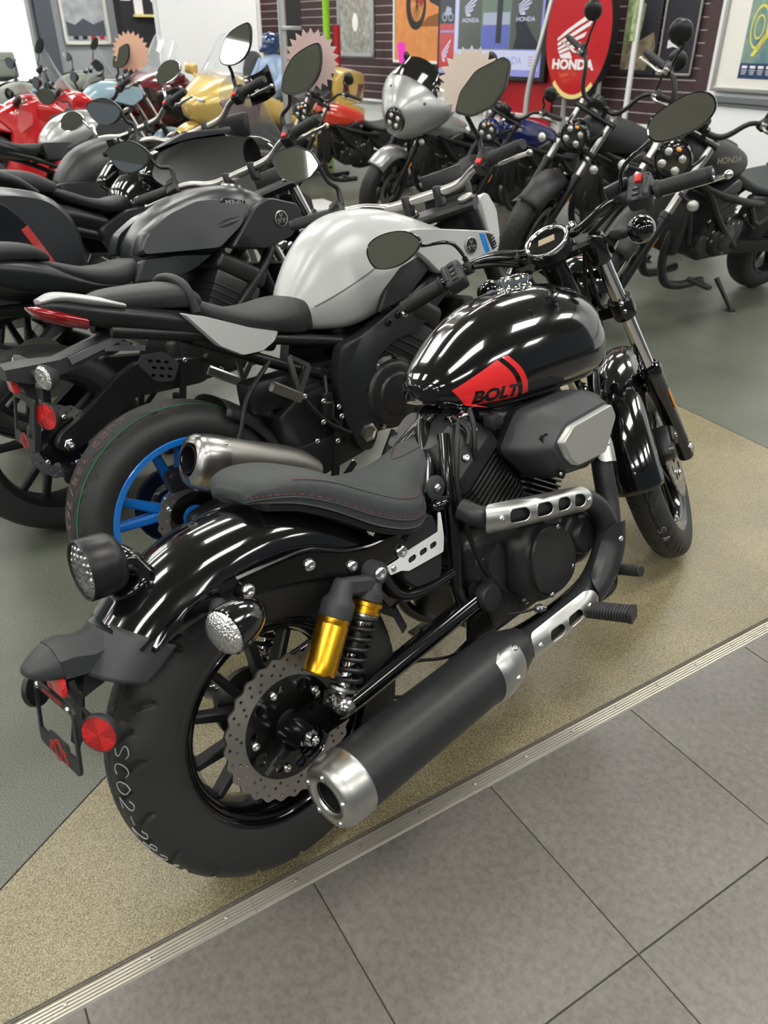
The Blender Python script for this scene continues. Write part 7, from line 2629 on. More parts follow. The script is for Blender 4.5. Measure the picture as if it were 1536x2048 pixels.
    # lamp, gauge, bars
    if not fairing:
        hc = Vector((1.40, 0, 0.885+up))
        g = G(X)
        g.lathe([(0, -0.085), (0.05, -0.08), (0.082, -0.05), (0.090, -0.01), (0.090, 0.015), (0.084, 0.020)], hc, (1, 0, -0.06), 36)
        hl = g.obj('headlamp', lamp_m, r, 45)
        g = G(X)
        g.lathe([(0.086, 0.012), (0.07, 0.022), (0.04, 0.028), (0, 0.030)], hc, (1, 0, -0.06), 32)
        g.obj('lens', mat('lamp_glass', (0.02, 0.02, 0.02), 0.05, coat=1.0), hl)
        for dy, dz in ((-0.036, 0.03), (0.036, 0.03), (-0.036, -0.03), (0.036, -0.03)):
            g = G(X)
            g.lathe([(0.019, 0), (0.020, 0.006), (0.014, 0.010), (0, 0.011)], hc+Vector((0.021, dy, dz)), (1, 0, -0.06), 16)
            g.obj('lamp_unit', 'lens_clear', hl)
        g = G(X)
        g.sph(hc+Vector((0.034, 0.0, 0.062)), (0.012, 0.014, 0.010), 10, 6)
        g.obj('marker', 'amber', hl)
        for s in (-1, 1):
            g = G(X)
            g.bar((1.22, 0.115*s, 0.90+up), (1.38, 0.090*s, 0.885+up), 0.03, 0.008, bev=0.2)
            g.obj('lamp_stay', 'satin_black', hl)
    for s in (-1, 1):
        g = G(X)
        c_ = Vector((1.36, 0.20*s, 0.78))
        g.lathe([(0, -0.035), (0.020, -0.03), (0.030, -0.005), (0.030, 0.003)], c_, (1, 0.1*s, 0), 20)
        g.tube([c_-Vector((0.01, 0, 0)), (1.33, 0.11*s, 0.79)], 0.010, 8)
        so = g.obj('turn_signal', 'satin_black', r)
        g = G(X)
        g.lathe([(0.029, 0.001), (0.02, 0.008), (0, 0.010)], c_, (1, 0.1*s, 0), 18)
        g.obj('lens', 'lens_clear', so)
        g = G(X)
        g.bar((1.345, 0.142*s, 0.56), (1.375, 0.142*s, 0.50), 0.02, 0.006)
        g.obj('fork_reflector', 'amber', r)
    g = G(X)
    g.lathe([(0, -0.045), (0.04, -0.045), (0.052, -0.03), (0.052, 0), (0.046, 0.004), (0, 0.003)], (1.22, 0, 1.04+hi*0.3+up), (-0.7, 0, 0.72), 28)
    g.obj('gauge', 'satin_black', r)
    bar_set(r, X, 1.17, 0.98+hi*0.4+up, 0.40, pull+hi, 0.13, bar_m='satin_black', mirror=MIR_ROUND, mir_at=(-0.02, 0.24, mirz+hi), tilt=5, lever_m='alloy', mir_m='satin_black')
    if fairing:
        g = G(X)
        R_ = []
        for x, zt, zb, hw in ((1.22, 1.26, 0.90, 0.36), (1.31, 1.25, 0.83, 0.35), (1.42, 1.20, 0.78, 0.27), (1.51, 1.11, 0.78, 0.17), (1.56, 1.03, 0.80, 0.09)):
            H = zt-zb
            R_.append([(x, 0, zt), (x, -hw*0.45, zt-0.02*H), (x, -hw*0.85, zt-0.22*H), (x, -hw, zt-0.52*H), (x, -hw*0.80, zt-0.80*H), (x, -hw*0.42, zb), (x, 0, zb)])
        g.csurf(R_, 4, 2)
        fa = g.obj('fairing', fairing, r, 40)
        hc = Vector((1.555, 0, 0.92))
        g = G(X)
        g.lathe([(0.105, -0.03), (0.105, 0.0), (0.098, 0.012), (0.092, 0.006)], hc, (1, 0, -0.05), 36)
        hl = g.obj('headlamp', 'satin_black', r, 40)
        g = G(X)
        g.lathe([(0.094, 0.004), (0.07, 0.016), (0, 0.022)], hc, (1, 0, -0.05), 30)
        g.obj('lens', mat('lamp_glass', (0.02, 0.02, 0.02), 0.05, coat=1.0), hl)
        for dy, dz in ((-0.036, 0.03), (0.036, 0.03), (-0.036, -0.03), (0.036, -0.03)):
            g = G(X)
            g.lathe([(0.019, 0), (0.020, 0.006), (0.014, 0.010), (0, 0.011)], hc+Vector((0.013, dy, dz)), (1, 0, -0.06), 16)
            g.obj('lamp_unit', 'lens_clear', hl)
        for s in (-1, 1):
            g = G(X)
            g.box((0, 0, 0), (0.12, 0.05, 0.012), frame((1.455, 0.14*s, 1.12), (-0.35, s*0.9, 0.1), (0.7, 0.3*s, 0.6)), 0.01)
            g.obj('air_vent', 'black_void', fa)
        g = G(X)
        g.csurf([[(1.30, 0, 1.38), (1.30, -0.14, 1.35), (1.30, -0.20, 1.29)], [(1.35, 0, 1.30), (1.345, -0.16, 1.28), (1.33, -0.23, 1.23)], [(1.39, 0, 1.23), (1.38, -0.16, 1.21), (1.36, -0.24, 1.17)]], 3, 3, closed=False)
        g.obj('windscreen', mat('dark_screen', (0.01, 0.01, 0.01), 0.08, coat=1.0), r, 60)
    side_stand(r, 0.62, 0.14, 0.20, lean, 0.15)
    return r


r1 = bobber('black cruiser motorcycle with HONDA on its matte black tank at the right edge', (5.02, 1.22), rad(168), 0.19, rad(34), 'matte_black', lettering='HONDA', hi=0.02, up=0.045, scale=1.08)
r2 = bobber('black cruiser motorcycle with silver fork tubes and tall mirror stalks, facing the camera', (5.80, 2.12), rad(159), 0.18, rad(38), 'matte_black', hi=0.08, mirz=0.30, up=0.03, scale=1.08)
r3 = bobber('dark blue cruiser motorcycle parked between the black and the silver faired one', (6.22, 3.28), rad(160), 0.17, rad(32), 'paint_blue_deep', fender_m='matte_black', lamp_m='paint_blue_deep', tube_m='satin_black')
r4 = bobber('silver touring cruiser with pointed handlebar fairing and round headlamp', (6.25, 4.40), rad(168), 0.17, rad(24), 'paint_silver', fender_m='paint_silver', fairing='paint_silver', tube_m='satin_black', name='touring_motorcycle')
r5 = bobber('black cruiser motorcycle with a red orange tank and round headlamp', (6.25, 5.78), rad(165), 0.15, rad(32), 'paint_red_orange', fender_m='matte_black', hi=0.02)


def grand_tourer(label, loc, heading, m, accent, lean=0.10):
    """full-dress touring bike: big fairing, screen, armchair seat, trunk and saddlebags"""
    r = empty('touring_motorcycle', label, 'motorcycle', (loc[0], loc[1], 0.002), (-lean, 0, heading))
    wheel(r, 'rear', (0, 0, 0.33), 0.33, 0.19, 'alloy', 5, detail=False, n=72)
    wheel(r, 'front', (1.69, 0, 0.33), 0.33, 0.13, 'alloy', 5, detail=False, n=72, disc=((-0.08, 0.16), (0.08, 0.16)))
    arc_fender('front_fender', (1.69, 0, 0.33), 0.37, 0.09, 20, 165, m, r, D=0.10, n=6)
    body('engine', [(0.55, 0.62, 0.22, 0.22), (0.70, 0.64, 0.18, 0.34), (1.05, 0.64, 0.18, 0.36), (1.25, 0.58, 0.22, 0.26)], S_BOX, 'engine_black', r)
    body('main_body', [(0.45, 0.80, 0.56, 0.22), (0.75, 0.92, 0.60, 0.26), (1.00, 0.99, 0.64, 0.26), (1.20, 1.02, 0.66, 0.28)], S_TANK, m, r)
    body('front_fairing', [(1.10, 1.12, 0.62, 0.44), (1.30, 1.16, 0.55, 0.46), (1.52, 1.10, 0.60, 0.36), (1.72, 0.98, 0.70, 0.22), (1.80, 0.90, 0.76, 0.10)], S_TAIL, m, r)
    side_panel('fairing_accent', [(1.12, 0.98), (1.36, 1.02), (1.60, 0.92), (1.48, 0.74), (1.22, 0.66)], 0.47, 0.06, accent, r, 0.03, 0.01, skew=lambda x, z: -0.5*max(0, x-1.32))
    for s in (-1, 1):
        g = G()
        g.box((0, 0, 0), (0.03, 0.17, 0.06), frame((1.73, s*0.15, 0.93), (-0.4, 0, 1), (1, 0, 0.3)), 0.01)
        g.obj('headlamp', 'lens_clear', r)
        g = G()
        g.tube([(1.38, s*0.40, 1.04), (1.36, s*0.52, 1.10)], 0.02, 8)
        g.box((1.36, s*0.56, 1.13), (0.10, 0.16, 0.11), None, 0.03, 3)
        g.obj('mirror', m, r)
        body('saddlebag', [(-0.48, 0.74, 0.46, 0.08), (-0.40, 0.80, 0.38, 0.13), (-0.10, 0.82, 0.34, 0.14), (0.20, 0.78, 0.36, 0.12), (0.32, 0.68, 0.42, 0.07)], S_BOX, m, r, yoff=s*0.33)
        side_panel('bag_accent', [(-0.40, 0.66), (0.10, 0.70), (0.22, 0.58), (-0.30, 0.48)], s*0.475, 0.03, accent, r, 0.03, 0.006, both=False)
    g = G()
    g.csurf([[(1.18, 0, 1.52), (1.18, -0.20, 1.50), (1.18, -0.28, 1.42)], [(1.32, 0, 1.30), (1.31, -0.24, 1.28), (1.28, -0.33, 1.22)], [(1.48, 0, 1.12), (1.46, -0.24, 1.11), (1.40, -0.34, 1.08)]], 4, 4, closed=False)
    g.obj('windscreen', 'windscreen', r, 60)
    body('rider_seat', [(0.36, 0.83, 0.72, 0.18), (0.48, 0.79, 0.68, 0.20), (0.65, 0.78, 0.66, 0.18), (0.80, 0.86, 0.72, 0.12)], S_SEAT, 'seat_black', r)
    body('pillion_seat', [(-0.10, 0.98, 0.80, 0.20), (0.05, 0.92, 0.76, 0.21), (0.25, 0.92, 0.74, 0.21), (0.38, 0.90, 0.74, 0.18)], S_SEAT, 'seat_black', r)
    body('backrest', [(-0.20, 1.30, 0.90, 0.13), (-0.15, 1.33, 0.88, 0.17), (-0.08, 1.30, 0.88, 0.16), (-0.04, 1.10, 0.88, 0.12)], S_SEAT, 'seat_black', r)
    body('trunk', [(-0.62, 1.06, 0.88, 0.22), (-0.54, 1.14, 0.82, 0.28), (-0.36, 1.18, 0.80, 0.30), (-0.20, 1.16, 0.80, 0.28), (-0.14, 1.08, 0.84, 0.24)], S_BOX, m, r)
    side_panel('trunk_accent', [(-0.55, 1.02), (-0.22, 1.04), (-0.20, 0.90), (-0.50, 0.88)], 0.295, 0.03, accent, r, 0.02, 0.006)
    g = G()
    g.tube([(1.05, -0.40, 1.02), (1.12, -0.25, 1.06), (1.18, 0, 1.04), (1.12, 0.25, 1.06), (1.05, 0.40, 1.02)], 0.015, 10, sm=4)
    g.obj('handlebar', 'satin_black', r)
    side_stand(r, 0.70, 0.20, 0.25, lean, 0.14)
    return r


gw1 = grand_tourer('gold full-dress touring motorcycle with trunk and black backrest', (6.25, 7.45), rad(180), 'paint_gold', 'paint_maroon')
gw2 = grand_tourer('maroon full-dress touring motorcycle with trunk behind the gold one', (6.35, 9.0), rad(180), 'paint_maroon', 'paint_matte_dark')

# ------------------------------------------------------------------ walls and what hangs on them
WU = Vector((math.cos(rad(82)), math.sin(rad(82)), 0))
WA = frame((7.5, 4.0, 0), -WU, (-math.sin(rad(82)), math.cos(rad(82)), 0))
BU = Vector((math.cos(rad(172)), math.sin(rad(172)), 0))
WB = frame((8.75, 12.6, 0), -BU, (-math.sin(rad(8)), -math.cos(rad(8)), 0))
CU = Vector((math.cos(rad(72)), math.sin(rad(72)), 0))
WC = frame((7.08, 2.86, 0), -CU, (-math.sin(rad(72)), math.cos(rad(72)), 0))
mat('wall_white', (0.84, 0.86, 0.87), 0.7)
mat('wall_grey', (0.36, 0.38, 0.41), 0.7)
mat('column_grey', (0.08, 0.09, 0.11), 0.6)
mat('slat_brown', (0.060, 0.032, 0.036), 0.45)
mat('groove_alu', (0.62, 0.58, 0.57), 0.5)
mat('frame_dark', (0.02, 0.02, 0.022), 0.4)
mat('frame_silver', (0.45, 0.45, 0.44), 0.35, metal=0.8)
mat('mat_board', (0.78, 0.77, 0.70), 0.7)
mat('sign_red', (0.50, 0.012, 0.018), 0.25, coat=0.8)
mat('sign_white', (0.82, 0.82, 0.82), 0.4)
mat('sign_yellow', (0.80, 0.68, 0.25), 0.4)
mat('panel_red', (0.42, 0.010, 0.018), 0.5)
mat('tube_silver', (0.50, 0.51, 0.51), 0.35, metal=0.7)
mat('poster_orange', (0.62, 0.22, 0.06), 0.6, noise=(9, 0.3, (0.78, 0.34, 0.12)))
mat('poster_navy', (0.02, 0.04, 0.13), 0.5)
mat('poster_teal', (0.05, 0.16, 0.22), 0.5, noise=(7, 0.25, (0.30, 0.42, 0.30)))
mat('poster_yellow', (0.75, 0.68, 0.12), 0.5)
mat('poster_dark', (0.018, 0.018, 0.024), 0.35, noise=(5, 0.3, (0.035, 0.032, 0.045)))
mat('poster_photo', (0.16, 0.17, 0.15), 0.5, noise=(14, 0.25, (0.50, 0.52, 0.48)))
mat('poster_camo', (0.10, 0.10, 0.07), 0.5, noise=(12, 0.2, (0.45, 0.36, 0.22)))
mat('poster_green', (0.12, 0.18, 0.06), 0.5, noise=(20, 0.2, (0.45, 0.52, 0.28)))
mat('poster_sky', (0.20, 0.22, 0.25), 0.5, noise=(6, 0.3, (0.62, 0.64, 0.66)))
for nm, c_, s_ in (('scr_lav', (0.36, 0.37, 0.85), 0.75), ('scr_grey', (0.10, 0.115, 0.10), 0.8), ('scr_white', (0.70, 0.72, 0.95), 0.8), ('scr_red', (0.62, 0.05, 0.05), 0.8), ('scr_dark', (0.02, 0.025, 0.04), 0.8), ('scr_blue', (0.13, 0.17, 0.55), 0.8), ('scr_green', (0.16, 0.24, 0.18), 0.8), ('scr_pale', (0.45, 0.50, 0.62), 0.8)):
    mat(nm, (0.01, 0.01, 0.01), 0.25, emit=c_, estr=s_)
mat('window_glow', (1, 1, 1), 0.5, emit=(0.93, 1.0, 0.98), estr=1.6)


def flat(name, T, poly, m, parent, lift=0.004, **kw):
    g = G()
    g.plate(poly, [], 0.0016, T @ Matrix.Translation((0, 0, lift)))
    return g.obj(name, m, parent, 0, **kw)


def rect(x0, x1, y0, y1):
    return [(x0, y0), (x1, y0), (x1, y1), (x0, y1)]


# brown slat wall: lower white dado, backing, each slat a board of its own
g = G()
g.box((-3.9, 1.65, -0.06), (10.2, 3.30, 0.08), WA)
wb = struct(g.obj('wall_back', 'wall_white', None, 0))
g = G()
g.box((-3.9, 2.0, -0.005), (10.12, 2.58, 0.030), WA)
g.obj('groove_panel', 'groove_alu', wb, 0)
sm_ = None
for k in range(25):
    if sm_ is None:
        g = G()
        g.box((-3.9, 0, 0.005), (10.14, 0.092, 0.020), None, 0.002, 1)
        o = g.obj('slat', 'slat_brown', wb, 0)
        sm_ = o.data
    else:
        o = bpy.data.objects.new('slat', sm_)
        COL.objects.link(o)
        o.parent = wb
    o.matrix_world = WA @ Matrix.Translation((0, 0.77+k*0.102, 0))
g = G()
g.box((-3.9, 0.705, 0.02), (10.14, 0.03, 0.06), WA, 0.004)
struct(g.obj('trim_2', 'wall_white', None, 0))
g = G()
g.box((-3.9, 0.05, -0.005), (10.14, 0.10, 0.02), WA, 0.003)
struct(g.obj('baseboard_back', 'wall_white', None, 0))
# short dark return with stacked slat ends
g = G()
g.box((1.215, 2.0, 0.13), (0.10, 2.6, 0.28), WA)
wr = struct(g.obj('wall_return', 'slat_brown', None, 0))
for k in range(25):
    g = G()
    g.box((1.155, 0.77+k*0.102, 0.13), (0.025, 0.088, 0.28), WA, 0.003, 1)
    g.obj('slat', 'slat_brown', wr, 0)
# white wall on the right with chair rail
g = G()
g.box((2.6, 1.65, -0.05), (5.2, 3.30, 0.08), WC)
wc = struct(g.obj('wall_right', 'wall_white', None, 0))
g = G()
g.box((2.6, 1.005, 0.005), (5.2, 0.050, 0.035), WC, 0.008)
g.box((2.6, 0.965, 0.000), (5.2, 0.020, 0.022), WC, 0.004)
struct(g.obj('trim_3', mat('rail_grey', (0.16, 0.17, 0.18), 0.4), None, 0, label='dark grey chair rail along the white wall'))
g = G()
g.box((2.6, 0.06, 0.0), (5.2, 0.12, 0.03), WC, 0.004)
struct(g.obj('baseboard_right', 'wall_white', None, 0))
# far left wall with window and column
g = G()
g.box((-1.2, 1.65, -0.05), (7.2, 3.3, 0.08), WB)
wl_ = struct(g.obj('wall_left', 'wall_grey', None, 0))
g = G()
g.box((-4.9, 1.9, 0.0), (2.9, 2.5, 0.04), WB)
win = struct(g.obj('window_1', 'window_glow', None, 0))
g = G()
for x in (-6.35, -3.44):
    g.box((x, 1.9, 0.03), (0.06, 2.6, 0.08), WB)
for z in (0.62, 3.16):
    g.box((-4.9, z, 0.03), (2.97, 0.06, 0.08), WB)
g.obj('window_frame', 'frame_silver', win, 0)
g = G()
for (x, z, rr_) in ((-4.00, 1.66, 0.05), (-3.90, 1.60, 0.04), (-3.80, 1.67, 0.045)):
    g.tube([WB @ Vector((x+rr_*math.cos(a), z+rr_*math.sin(a), 0.03)) for a in np.linspace(0, 2*PI, 7)], 0.006, 5)
g.obj('window_decal', 'print_grey', win, 0)
g = G()
g.box((-3.22, 1.65, 0.06), (0.24, 3.3, 0.20), WB)
struct(g.obj('column_1', 'column_grey', None, 0))


def framed(name, label, cat, T, x0, x1, y0, y1, fm, mw, fw=0.04, board=None):
    e = empty(name, label, cat, T @ Vector(((x0+x1)/2, y0, 0.02)))
    Ti = Matrix.Translation(-e.location) @ T
    for nm_, cx, cy, sx, sy in (('frame_bar', (x0+x1)/2, y0+fw/2, x1-x0, fw), ('frame_bar', (x0+x1)/2, y1-fw/2, x1-x0, fw), ('frame_bar', x0+fw/2, (y0+y1)/2, fw, y1-y0), ('frame_bar', x1-fw/2, (y0+y1)/2, fw, y1-y0)):
        g = G()
        g.box((cx, cy, 0.035), (sx, sy, 0.03), Ti, 0.006)
        g.obj(nm_, fm, e, 0)
    g = G()
    g.box(((x0+x1)/2, (y0+y1)/2, 0.022), (x1-x0-fw, y1-y0-fw, 0.014), Ti)
    g.obj('picture', mw, e, 0)
    return e, Ti


# picture on the right wall: cream mat, bright poster with navy caption band
e, Ti = framed('framed_poster', 'cream-matted framed poster of a green and yellow motorcycle on the white wall', 'picture', WC, 0.17, 1.30, 1.07, 2.35, 'frame_silver', 'mat_board', 0.035)
flat('print', Ti, rect(0.425, 1.05, 1.165, 2.2), 'mat_board', e, 0.030)
flat('print_field', Ti, rect(0.435, 1.04, 1.29, 2.19), 'poster_teal', e, 0.031)
flat('caption_band', Ti, rect(0.435, 1.04, 1.175, 1.29), 'poster_navy', e, 0.031)
g = G()
for c_, r0_, r1_ in (((0.56, 1.55), 0.16, 0.14), ((0.56, 1.55), 0.09, 0.075)):
    g.plate([(c_[0]+r0_*0.55*math.cos(a), c_[1]+r0_*math.sin(a)) for a in np.linspace(0, 2*PI, 32, endpoint=False)], [[(c_[0]+r1_*0.55*math.cos(a), c_[1]+r1_*math.sin(a)) for a in np.linspace(0, 2*PI, 32, endpoint=False)]], 0.001, Ti @ Matrix.Translation((0, 0, 0.0335)))
g.plate([(0.52, 1.34), (0.56, 1.34), (0.95, 1.86), (0.90, 1.90)], [], 0.001, Ti @ Matrix.Translation((0, 0, 0.0335)))
g.plate([(0.62, 1.78), (0.98, 1.95), (1.02, 2.10), (0.70, 1.98)], [], 0.001, Ti @ Matrix.Translation((0, 0, 0.0335)))
g.obj('print_wheel', 'poster_yellow', e, 0)
g = G()
for k in range(4):
    g.box((0.49+k*0.085, 1.262, 0.0335), (0.055, 0.020, 0.001), Ti)
    for j in range(3):
        g.box((0.49+k*0.085, 1.238-j*0.014, 0.0335), (0.06-0.008*j, 0.005, 0.001), Ti)
g.obj('caption_print', 'sign_white', e, 0)

# orange dirt bike poster
e, Ti = framed('framed_poster', 'large orange dirt poster with a knobby motocross wheel, left of the screen', 'picture', WA, -3.77, -2.79, 1.185, 2.50, 'sign_white', 'poster_orange', 0.03)
g = G()
g.plate([(-3.30+0.205*math.cos(a), 1.83+0.27*math.sin(a)) for a in np.linspace(0, 2*PI, 40, endpoint=False)], [[(-3.28+0.135*math.cos(a), 1.84+0.19*math.sin(a)) for a in np.linspace(0, 2*PI, 32, endpoint=False)]], 0.001, Ti @ Matrix.Translation((0, 0, 0.032)))
for k in range(9):
    a = k*PI/9
    g.plate([(-3.28+0.14*math.cos(a)-0.003, 1.84+0.19*math.sin(a)), (-3.28+0.14*math.cos(a)+0.003, 1.84+0.19*math.sin(a)), (-3.28-0.14*math.cos(a)+0.003, 1.84-0.19*math.sin(a)), (-3.28-0.14*math.cos(a)-0.003, 1.84-0.19*math.sin(a))], [], 0.001, Ti @ Matrix.Translation((0, 0, 0.0322)))
g.obj('print_wheel', 'frame_dark', e, 0)
flat('print_fork', Ti, [(-3.25, 1.86), (-3.19, 1.80), (-2.95, 2.20), (-3.02, 2.26)], 'sign_red', e, 0.032)
flat('print_shadow', Ti, [(-3.22, 1.60), (-2.85, 1.60), (-2.83, 1.74), (-3.05, 1.70)], mat('print_brown', (0.28, 0.10, 0.03), 0.6), e, 0.0315)
flat('print_engine', Ti, [(-3.03, 1.86), (-2.83, 1.80), (-2.83, 2.2), (-2.98, 2.1)], 'frame_dark', e, 0.032)


def wing(g, T, ox, oy, k, lift):
    """outspread wing of five feathers"""
    for P in ([(330, 322), (420, 248), (560, 152), (708, 48), (700, 95), (650, 140), (500, 228), (334, 342)], [(336, 362), (480, 268), (655, 162), (630, 215), (480, 302), (342, 386)], [(342, 402), (470, 328), (605, 264), (585, 308), (480, 352), (348, 422)], [(350, 432), (480, 372), (556, 350), (530, 395), (440, 420), (362, 452)], [(366, 462), (462, 430), (492, 490), (386, 490)]):
        g.plate([(ox+(x-520)*k[0], oy-(y-290)*k[1]) for x, y in P], [], 0.002, T @ Matrix.Translation((0, 0, lift)))


# wall screen
TV = empty('wall_screen', 'wide black-framed wall screen showing wing logos on a lavender page', 'screen', WA @ Vector((-1.83, 1.06, 0.05)))
Ti = Matrix.Translation(-TV.location) @ WA
g = G()
g.box((-1.83, 1.59, 0.075), (1.86, 1.08, 0.06), Ti, 0.006)
g.obj('housing', 'frame_dark', TV, 20)


def tvx(f):
    return -2.72+1.775*f


def tvp(name, f0, f1, y0, y1, m, lift=0.107):
    return flat(name, Ti, rect(tvx(f0), tvx(f1), y0, y1), m, TV, lift)


tvp('screen_page', 0.005, 0.985, 1.095, 2.10, 'scr_lav', 0.106)
tvp('screen_photo', 0.0, 0.155, 1.62, 2.10, 'scr_dark')
tvp('screen_photo', 0.0, 0.155, 1.55, 1.62, 'scr_red')
tvp('screen_photo', 0.0, 0.155, 1.155, 1.53, 'scr_red')
tvp('screen_bar', 0.0, 0.155, 1.10, 1.145, 'scr_pale')
tvp('screen_divider', 0.16, 0.195, 1.085, 2.10, 'scr_white')
tvp('screen_panel', 0.20, 0.425, 1.36, 2.10, 'scr_grey')
tvp('screen_photo', 0.425, 0.70, 1.36, 2.10, 'scr_green')
tvp('screen_photo', 0.43, 0.69, 1.37, 1.60, 'scr_blue', 0.1085)
tvp('screen_photo', 0.44, 0.69, 1.60, 1.72, 'scr_pale', 0.1085)
tvp('screen_panel', 0.70, 0.965, 1.36, 2.10, 'scr_grey')
tvp('screen_figure', 0.57, 0.62, 1.42, 1.95, 'scr_dark', 0.110)
tvp('screen_band', 0.20, 0.965, 1.16, 1.35, 'scr_white')
g = G()
wing(g, Ti, tvx(0.33), 1.80, (0.00068, 0.00055), 0.111)
wing(g, Ti, tvx(0.84), 1.80, (0.00074, 0.00055), 0.111)
wing(g, Ti, tvx(0.078), 1.33, (0.00045, 0.00055), 0.111)
g.obj('screen_logo', 'scr_white', TV, 0)
for f in (0.33, 0.84):
    text_obj('screen_lettering', 'HONDA', 0.060, Ti @ Matrix.Translation((tvx(f)-0.02, 1.63, 0.1105)), 'scr_white', TV, sx=1.3, offset=0.001)
text_obj('screen_lettering', 'THE HONDA', 0.11, Ti @ Matrix.Translation((tvx(0.64), 1.215, 0.1105)), 'scr_lav', TV, sx=1.0)
tvp('screen_text', 0.22, 0.40, 1.22, 1.29, 'scr_pale', 0.110)
g = G()
for k in range(4):
    g.box((tvx(0.90), 1.29-k*0.028, 0.1105), (0.07, 0.006, 0.001), Ti)
g.obj('screen_text_lines', 'scr_red', TV, 0)
g = G()
P = [(tvx(0.735), 1.365), (tvx(0.76), 1.50), (tvx(0.745), 1.62), (tvx(0.775), 1.71), (tvx(0.83), 1.70), (tvx(0.845), 1.60), (tvx(0.90), 1.50), (tvx(0.95), 1.42), (tvx(0.955), 1.365)]
g.plate(P, [], 0.001, Ti @ Matrix.Translation((0, 0, 0.110)))
g.obj('screen_figure', 'scr_dark', TV, 0)
g = G()
for cx in (tvx(0.05), tvx(0.115)):
    g.plate(circle2(0.045, 20, (cx, 1.69)), [circle2(0.032, 20, (cx, 1.69))], 0.001, Ti @ Matrix.Translation((0, 0, 0.110)))
g.plate([(tvx(0.045), 1.70), (tvx(0.07), 1.80), (tvx(0.12), 1.78), (tvx(0.12), 1.71)], [], 0.001, Ti @ Matrix.Translation((0, 0, 0.110)))
g.obj('screen_bike', 'scr_pale', TV, 0)

# red display panel with bent silver tubes
rp_ = empty('display_stand', 'red display board with bent silver tube frame below the wall screen', 'display stand', WA @ Vector((-1.2, 0.0, 0.05)))
Ti = Matrix.Translation(-rp_.location) @ WA
g = G()
g.box((-1.22, 1.40, 0.030), (0.80, 1.9, 0.015), Ti)
g.obj('board', 'panel_red', rp_, 0)
for P in ([(-0.80, 0.0, 0.42), (-0.88, 0.9, 0.36), (-0.80, 1.5, 0.28), (-0.75, 2.1, 0.16), (-0.74, 2.5, 0.08)], [(-1.62, 0.0, 0.40), (-1.60, 0.7, 0.30), (-1.60, 1.1, 0.14)]):
    g = G()
    g.tube([Ti @ Vector(p) for p in P], 0.030, 12, sm=6)
    g.obj('tube', 'tube_silver', rp_, 60)
g = G()
g.tube([Ti @ Vector(p) for p in ((-0.80, 1.5, 0.28), (-0.94, 1.5, 0.10))], 0.018, 10)
g.obj('tube', 'tube_silver', rp_, 60)

# round red sign
sg = empty('round_sign', 'tall oval red sign with white wing and HONDA lettering on silver legs', 'sign', WA @ Vector((-0.25, 0.0, 0.30)))
Ti = Matrix.Translation(-sg.location) @ WA
cx, cz_, ra, rb_ = -0.255, 1.51, 0.43, 0.585
el = lambda k: [(cx+ra*k*math.cos(a), cz_+rb_*k*math.sin(a)) for a in np.linspace(0, 2*PI, 64, endpoint=False)]
g = G()
g.plate(el(1.0), [], 0.10, Ti @ Matrix.Translation((0, 0, 0.30)))
g.obj('sign_body', 'frame_dark', sg, 30)
g = G()
g.plate(el(0.985), [], 0.004, Ti @ Matrix.Translation((0, 0, 0.352)))
g.obj('sign_face', 'sign_red', sg, 30)
g = G()
wing(g, Ti, cx, 1.50, (0.00140, 0.00104), 0.356)
g.obj('wing_logo', 'sign_white', sg, 0)
text_obj('sign_lettering', 'HONDA', 0.118, Ti @ Matrix.Translation((cx-0.03, 1.20, 0.3555)), 'sign_white', sg, sx=1.25, offset=0.006)
g = G()
aa = np.linspace(1.28*PI, 1.72*PI, 18)
g.plate([(cx+ra*1.0*math.cos(a), cz_+rb_*1.0*math.sin(a)) for a in aa]+[(cx+ra*0.90*math.cos(a), cz_+rb_*0.93*math.sin(a)) for a in aa[::-1]], [], 0.003, Ti @ Matrix.Translation((0, 0, 0.357)))
g.obj('yellow_edge', 'sign_yellow', sg, 0)
for x in (-0.42, 0.02):
    g = G()
    g.tube([Ti @ Vector((x, 0.0, 0.26)), Ti @ Vector((x, 1.15, 0.26))], 0.028, 12)
    g.obj('leg', 'tube_silver', sg)

# banner and dark framed poster at the slat wall's right end
bn = empty('photo_banner', 'narrow photo banner of riders between the round sign and the dark poster', 'banner', WA @ Vector((0.36, 1.0, 0.05)))
Ti = Matrix.Translation(-bn.location) @ WA
g = G()
g.box((0.29, 1.86, 0.05), (0.42, 1.40, 0.012), Ti)
g.obj('board', 'poster_dark', bn, 0)
flat('print', Ti, [(0.09, 1.44), (0.28, 1.44), (0.31, 1.75), (0.09, 1.80)], 'poster_green', bn, 0.058)
flat('print', Ti, [(0.09, 1.20), (0.40, 1.20), (0.48, 1.40), (0.44, 1.52), (0.25, 1.43), (0.09, 1.44)], 'poster_camo', bn, 0.058)
flat('print', Ti, [(0.09, 1.82), (0.30, 1.82), (0.28, 2.05), (0.09, 2.0)], 'sign_red', bn, 0.058)
e, Ti = framed('framed_poster', 'dark framed poster with a small white bird mark at the slat wall end', 'picture', WA, 0.52, 0.92, 1.16, 2.60, 'frame_silver', 'poster_dark', 0.022)
flat('bird_mark', Ti, [(0.60, 1.45), (0.64, 1.47), (0.71, 1.46), (0.66, 1.43), (0.74, 1.385), (0.66, 1.40), (0.60, 1.385)], 'sign_white', e, 0.031)
bs = empty('banner_stand', 'white pole banner stand in front of the dark framed poster', 'banner', WA @ Vector((0.46, 0.0, 0.34)))
Ti = Matrix.Translation(-bs.location) @ WA
g = G()
g.box((0.46, 1.55, 0.34), (0.05, 1.9, 0.03), Ti, 0.006)
g.box((0.46, 0.015, 0.34), (0.40, 0.03, 0.30), Ti, 0.006)
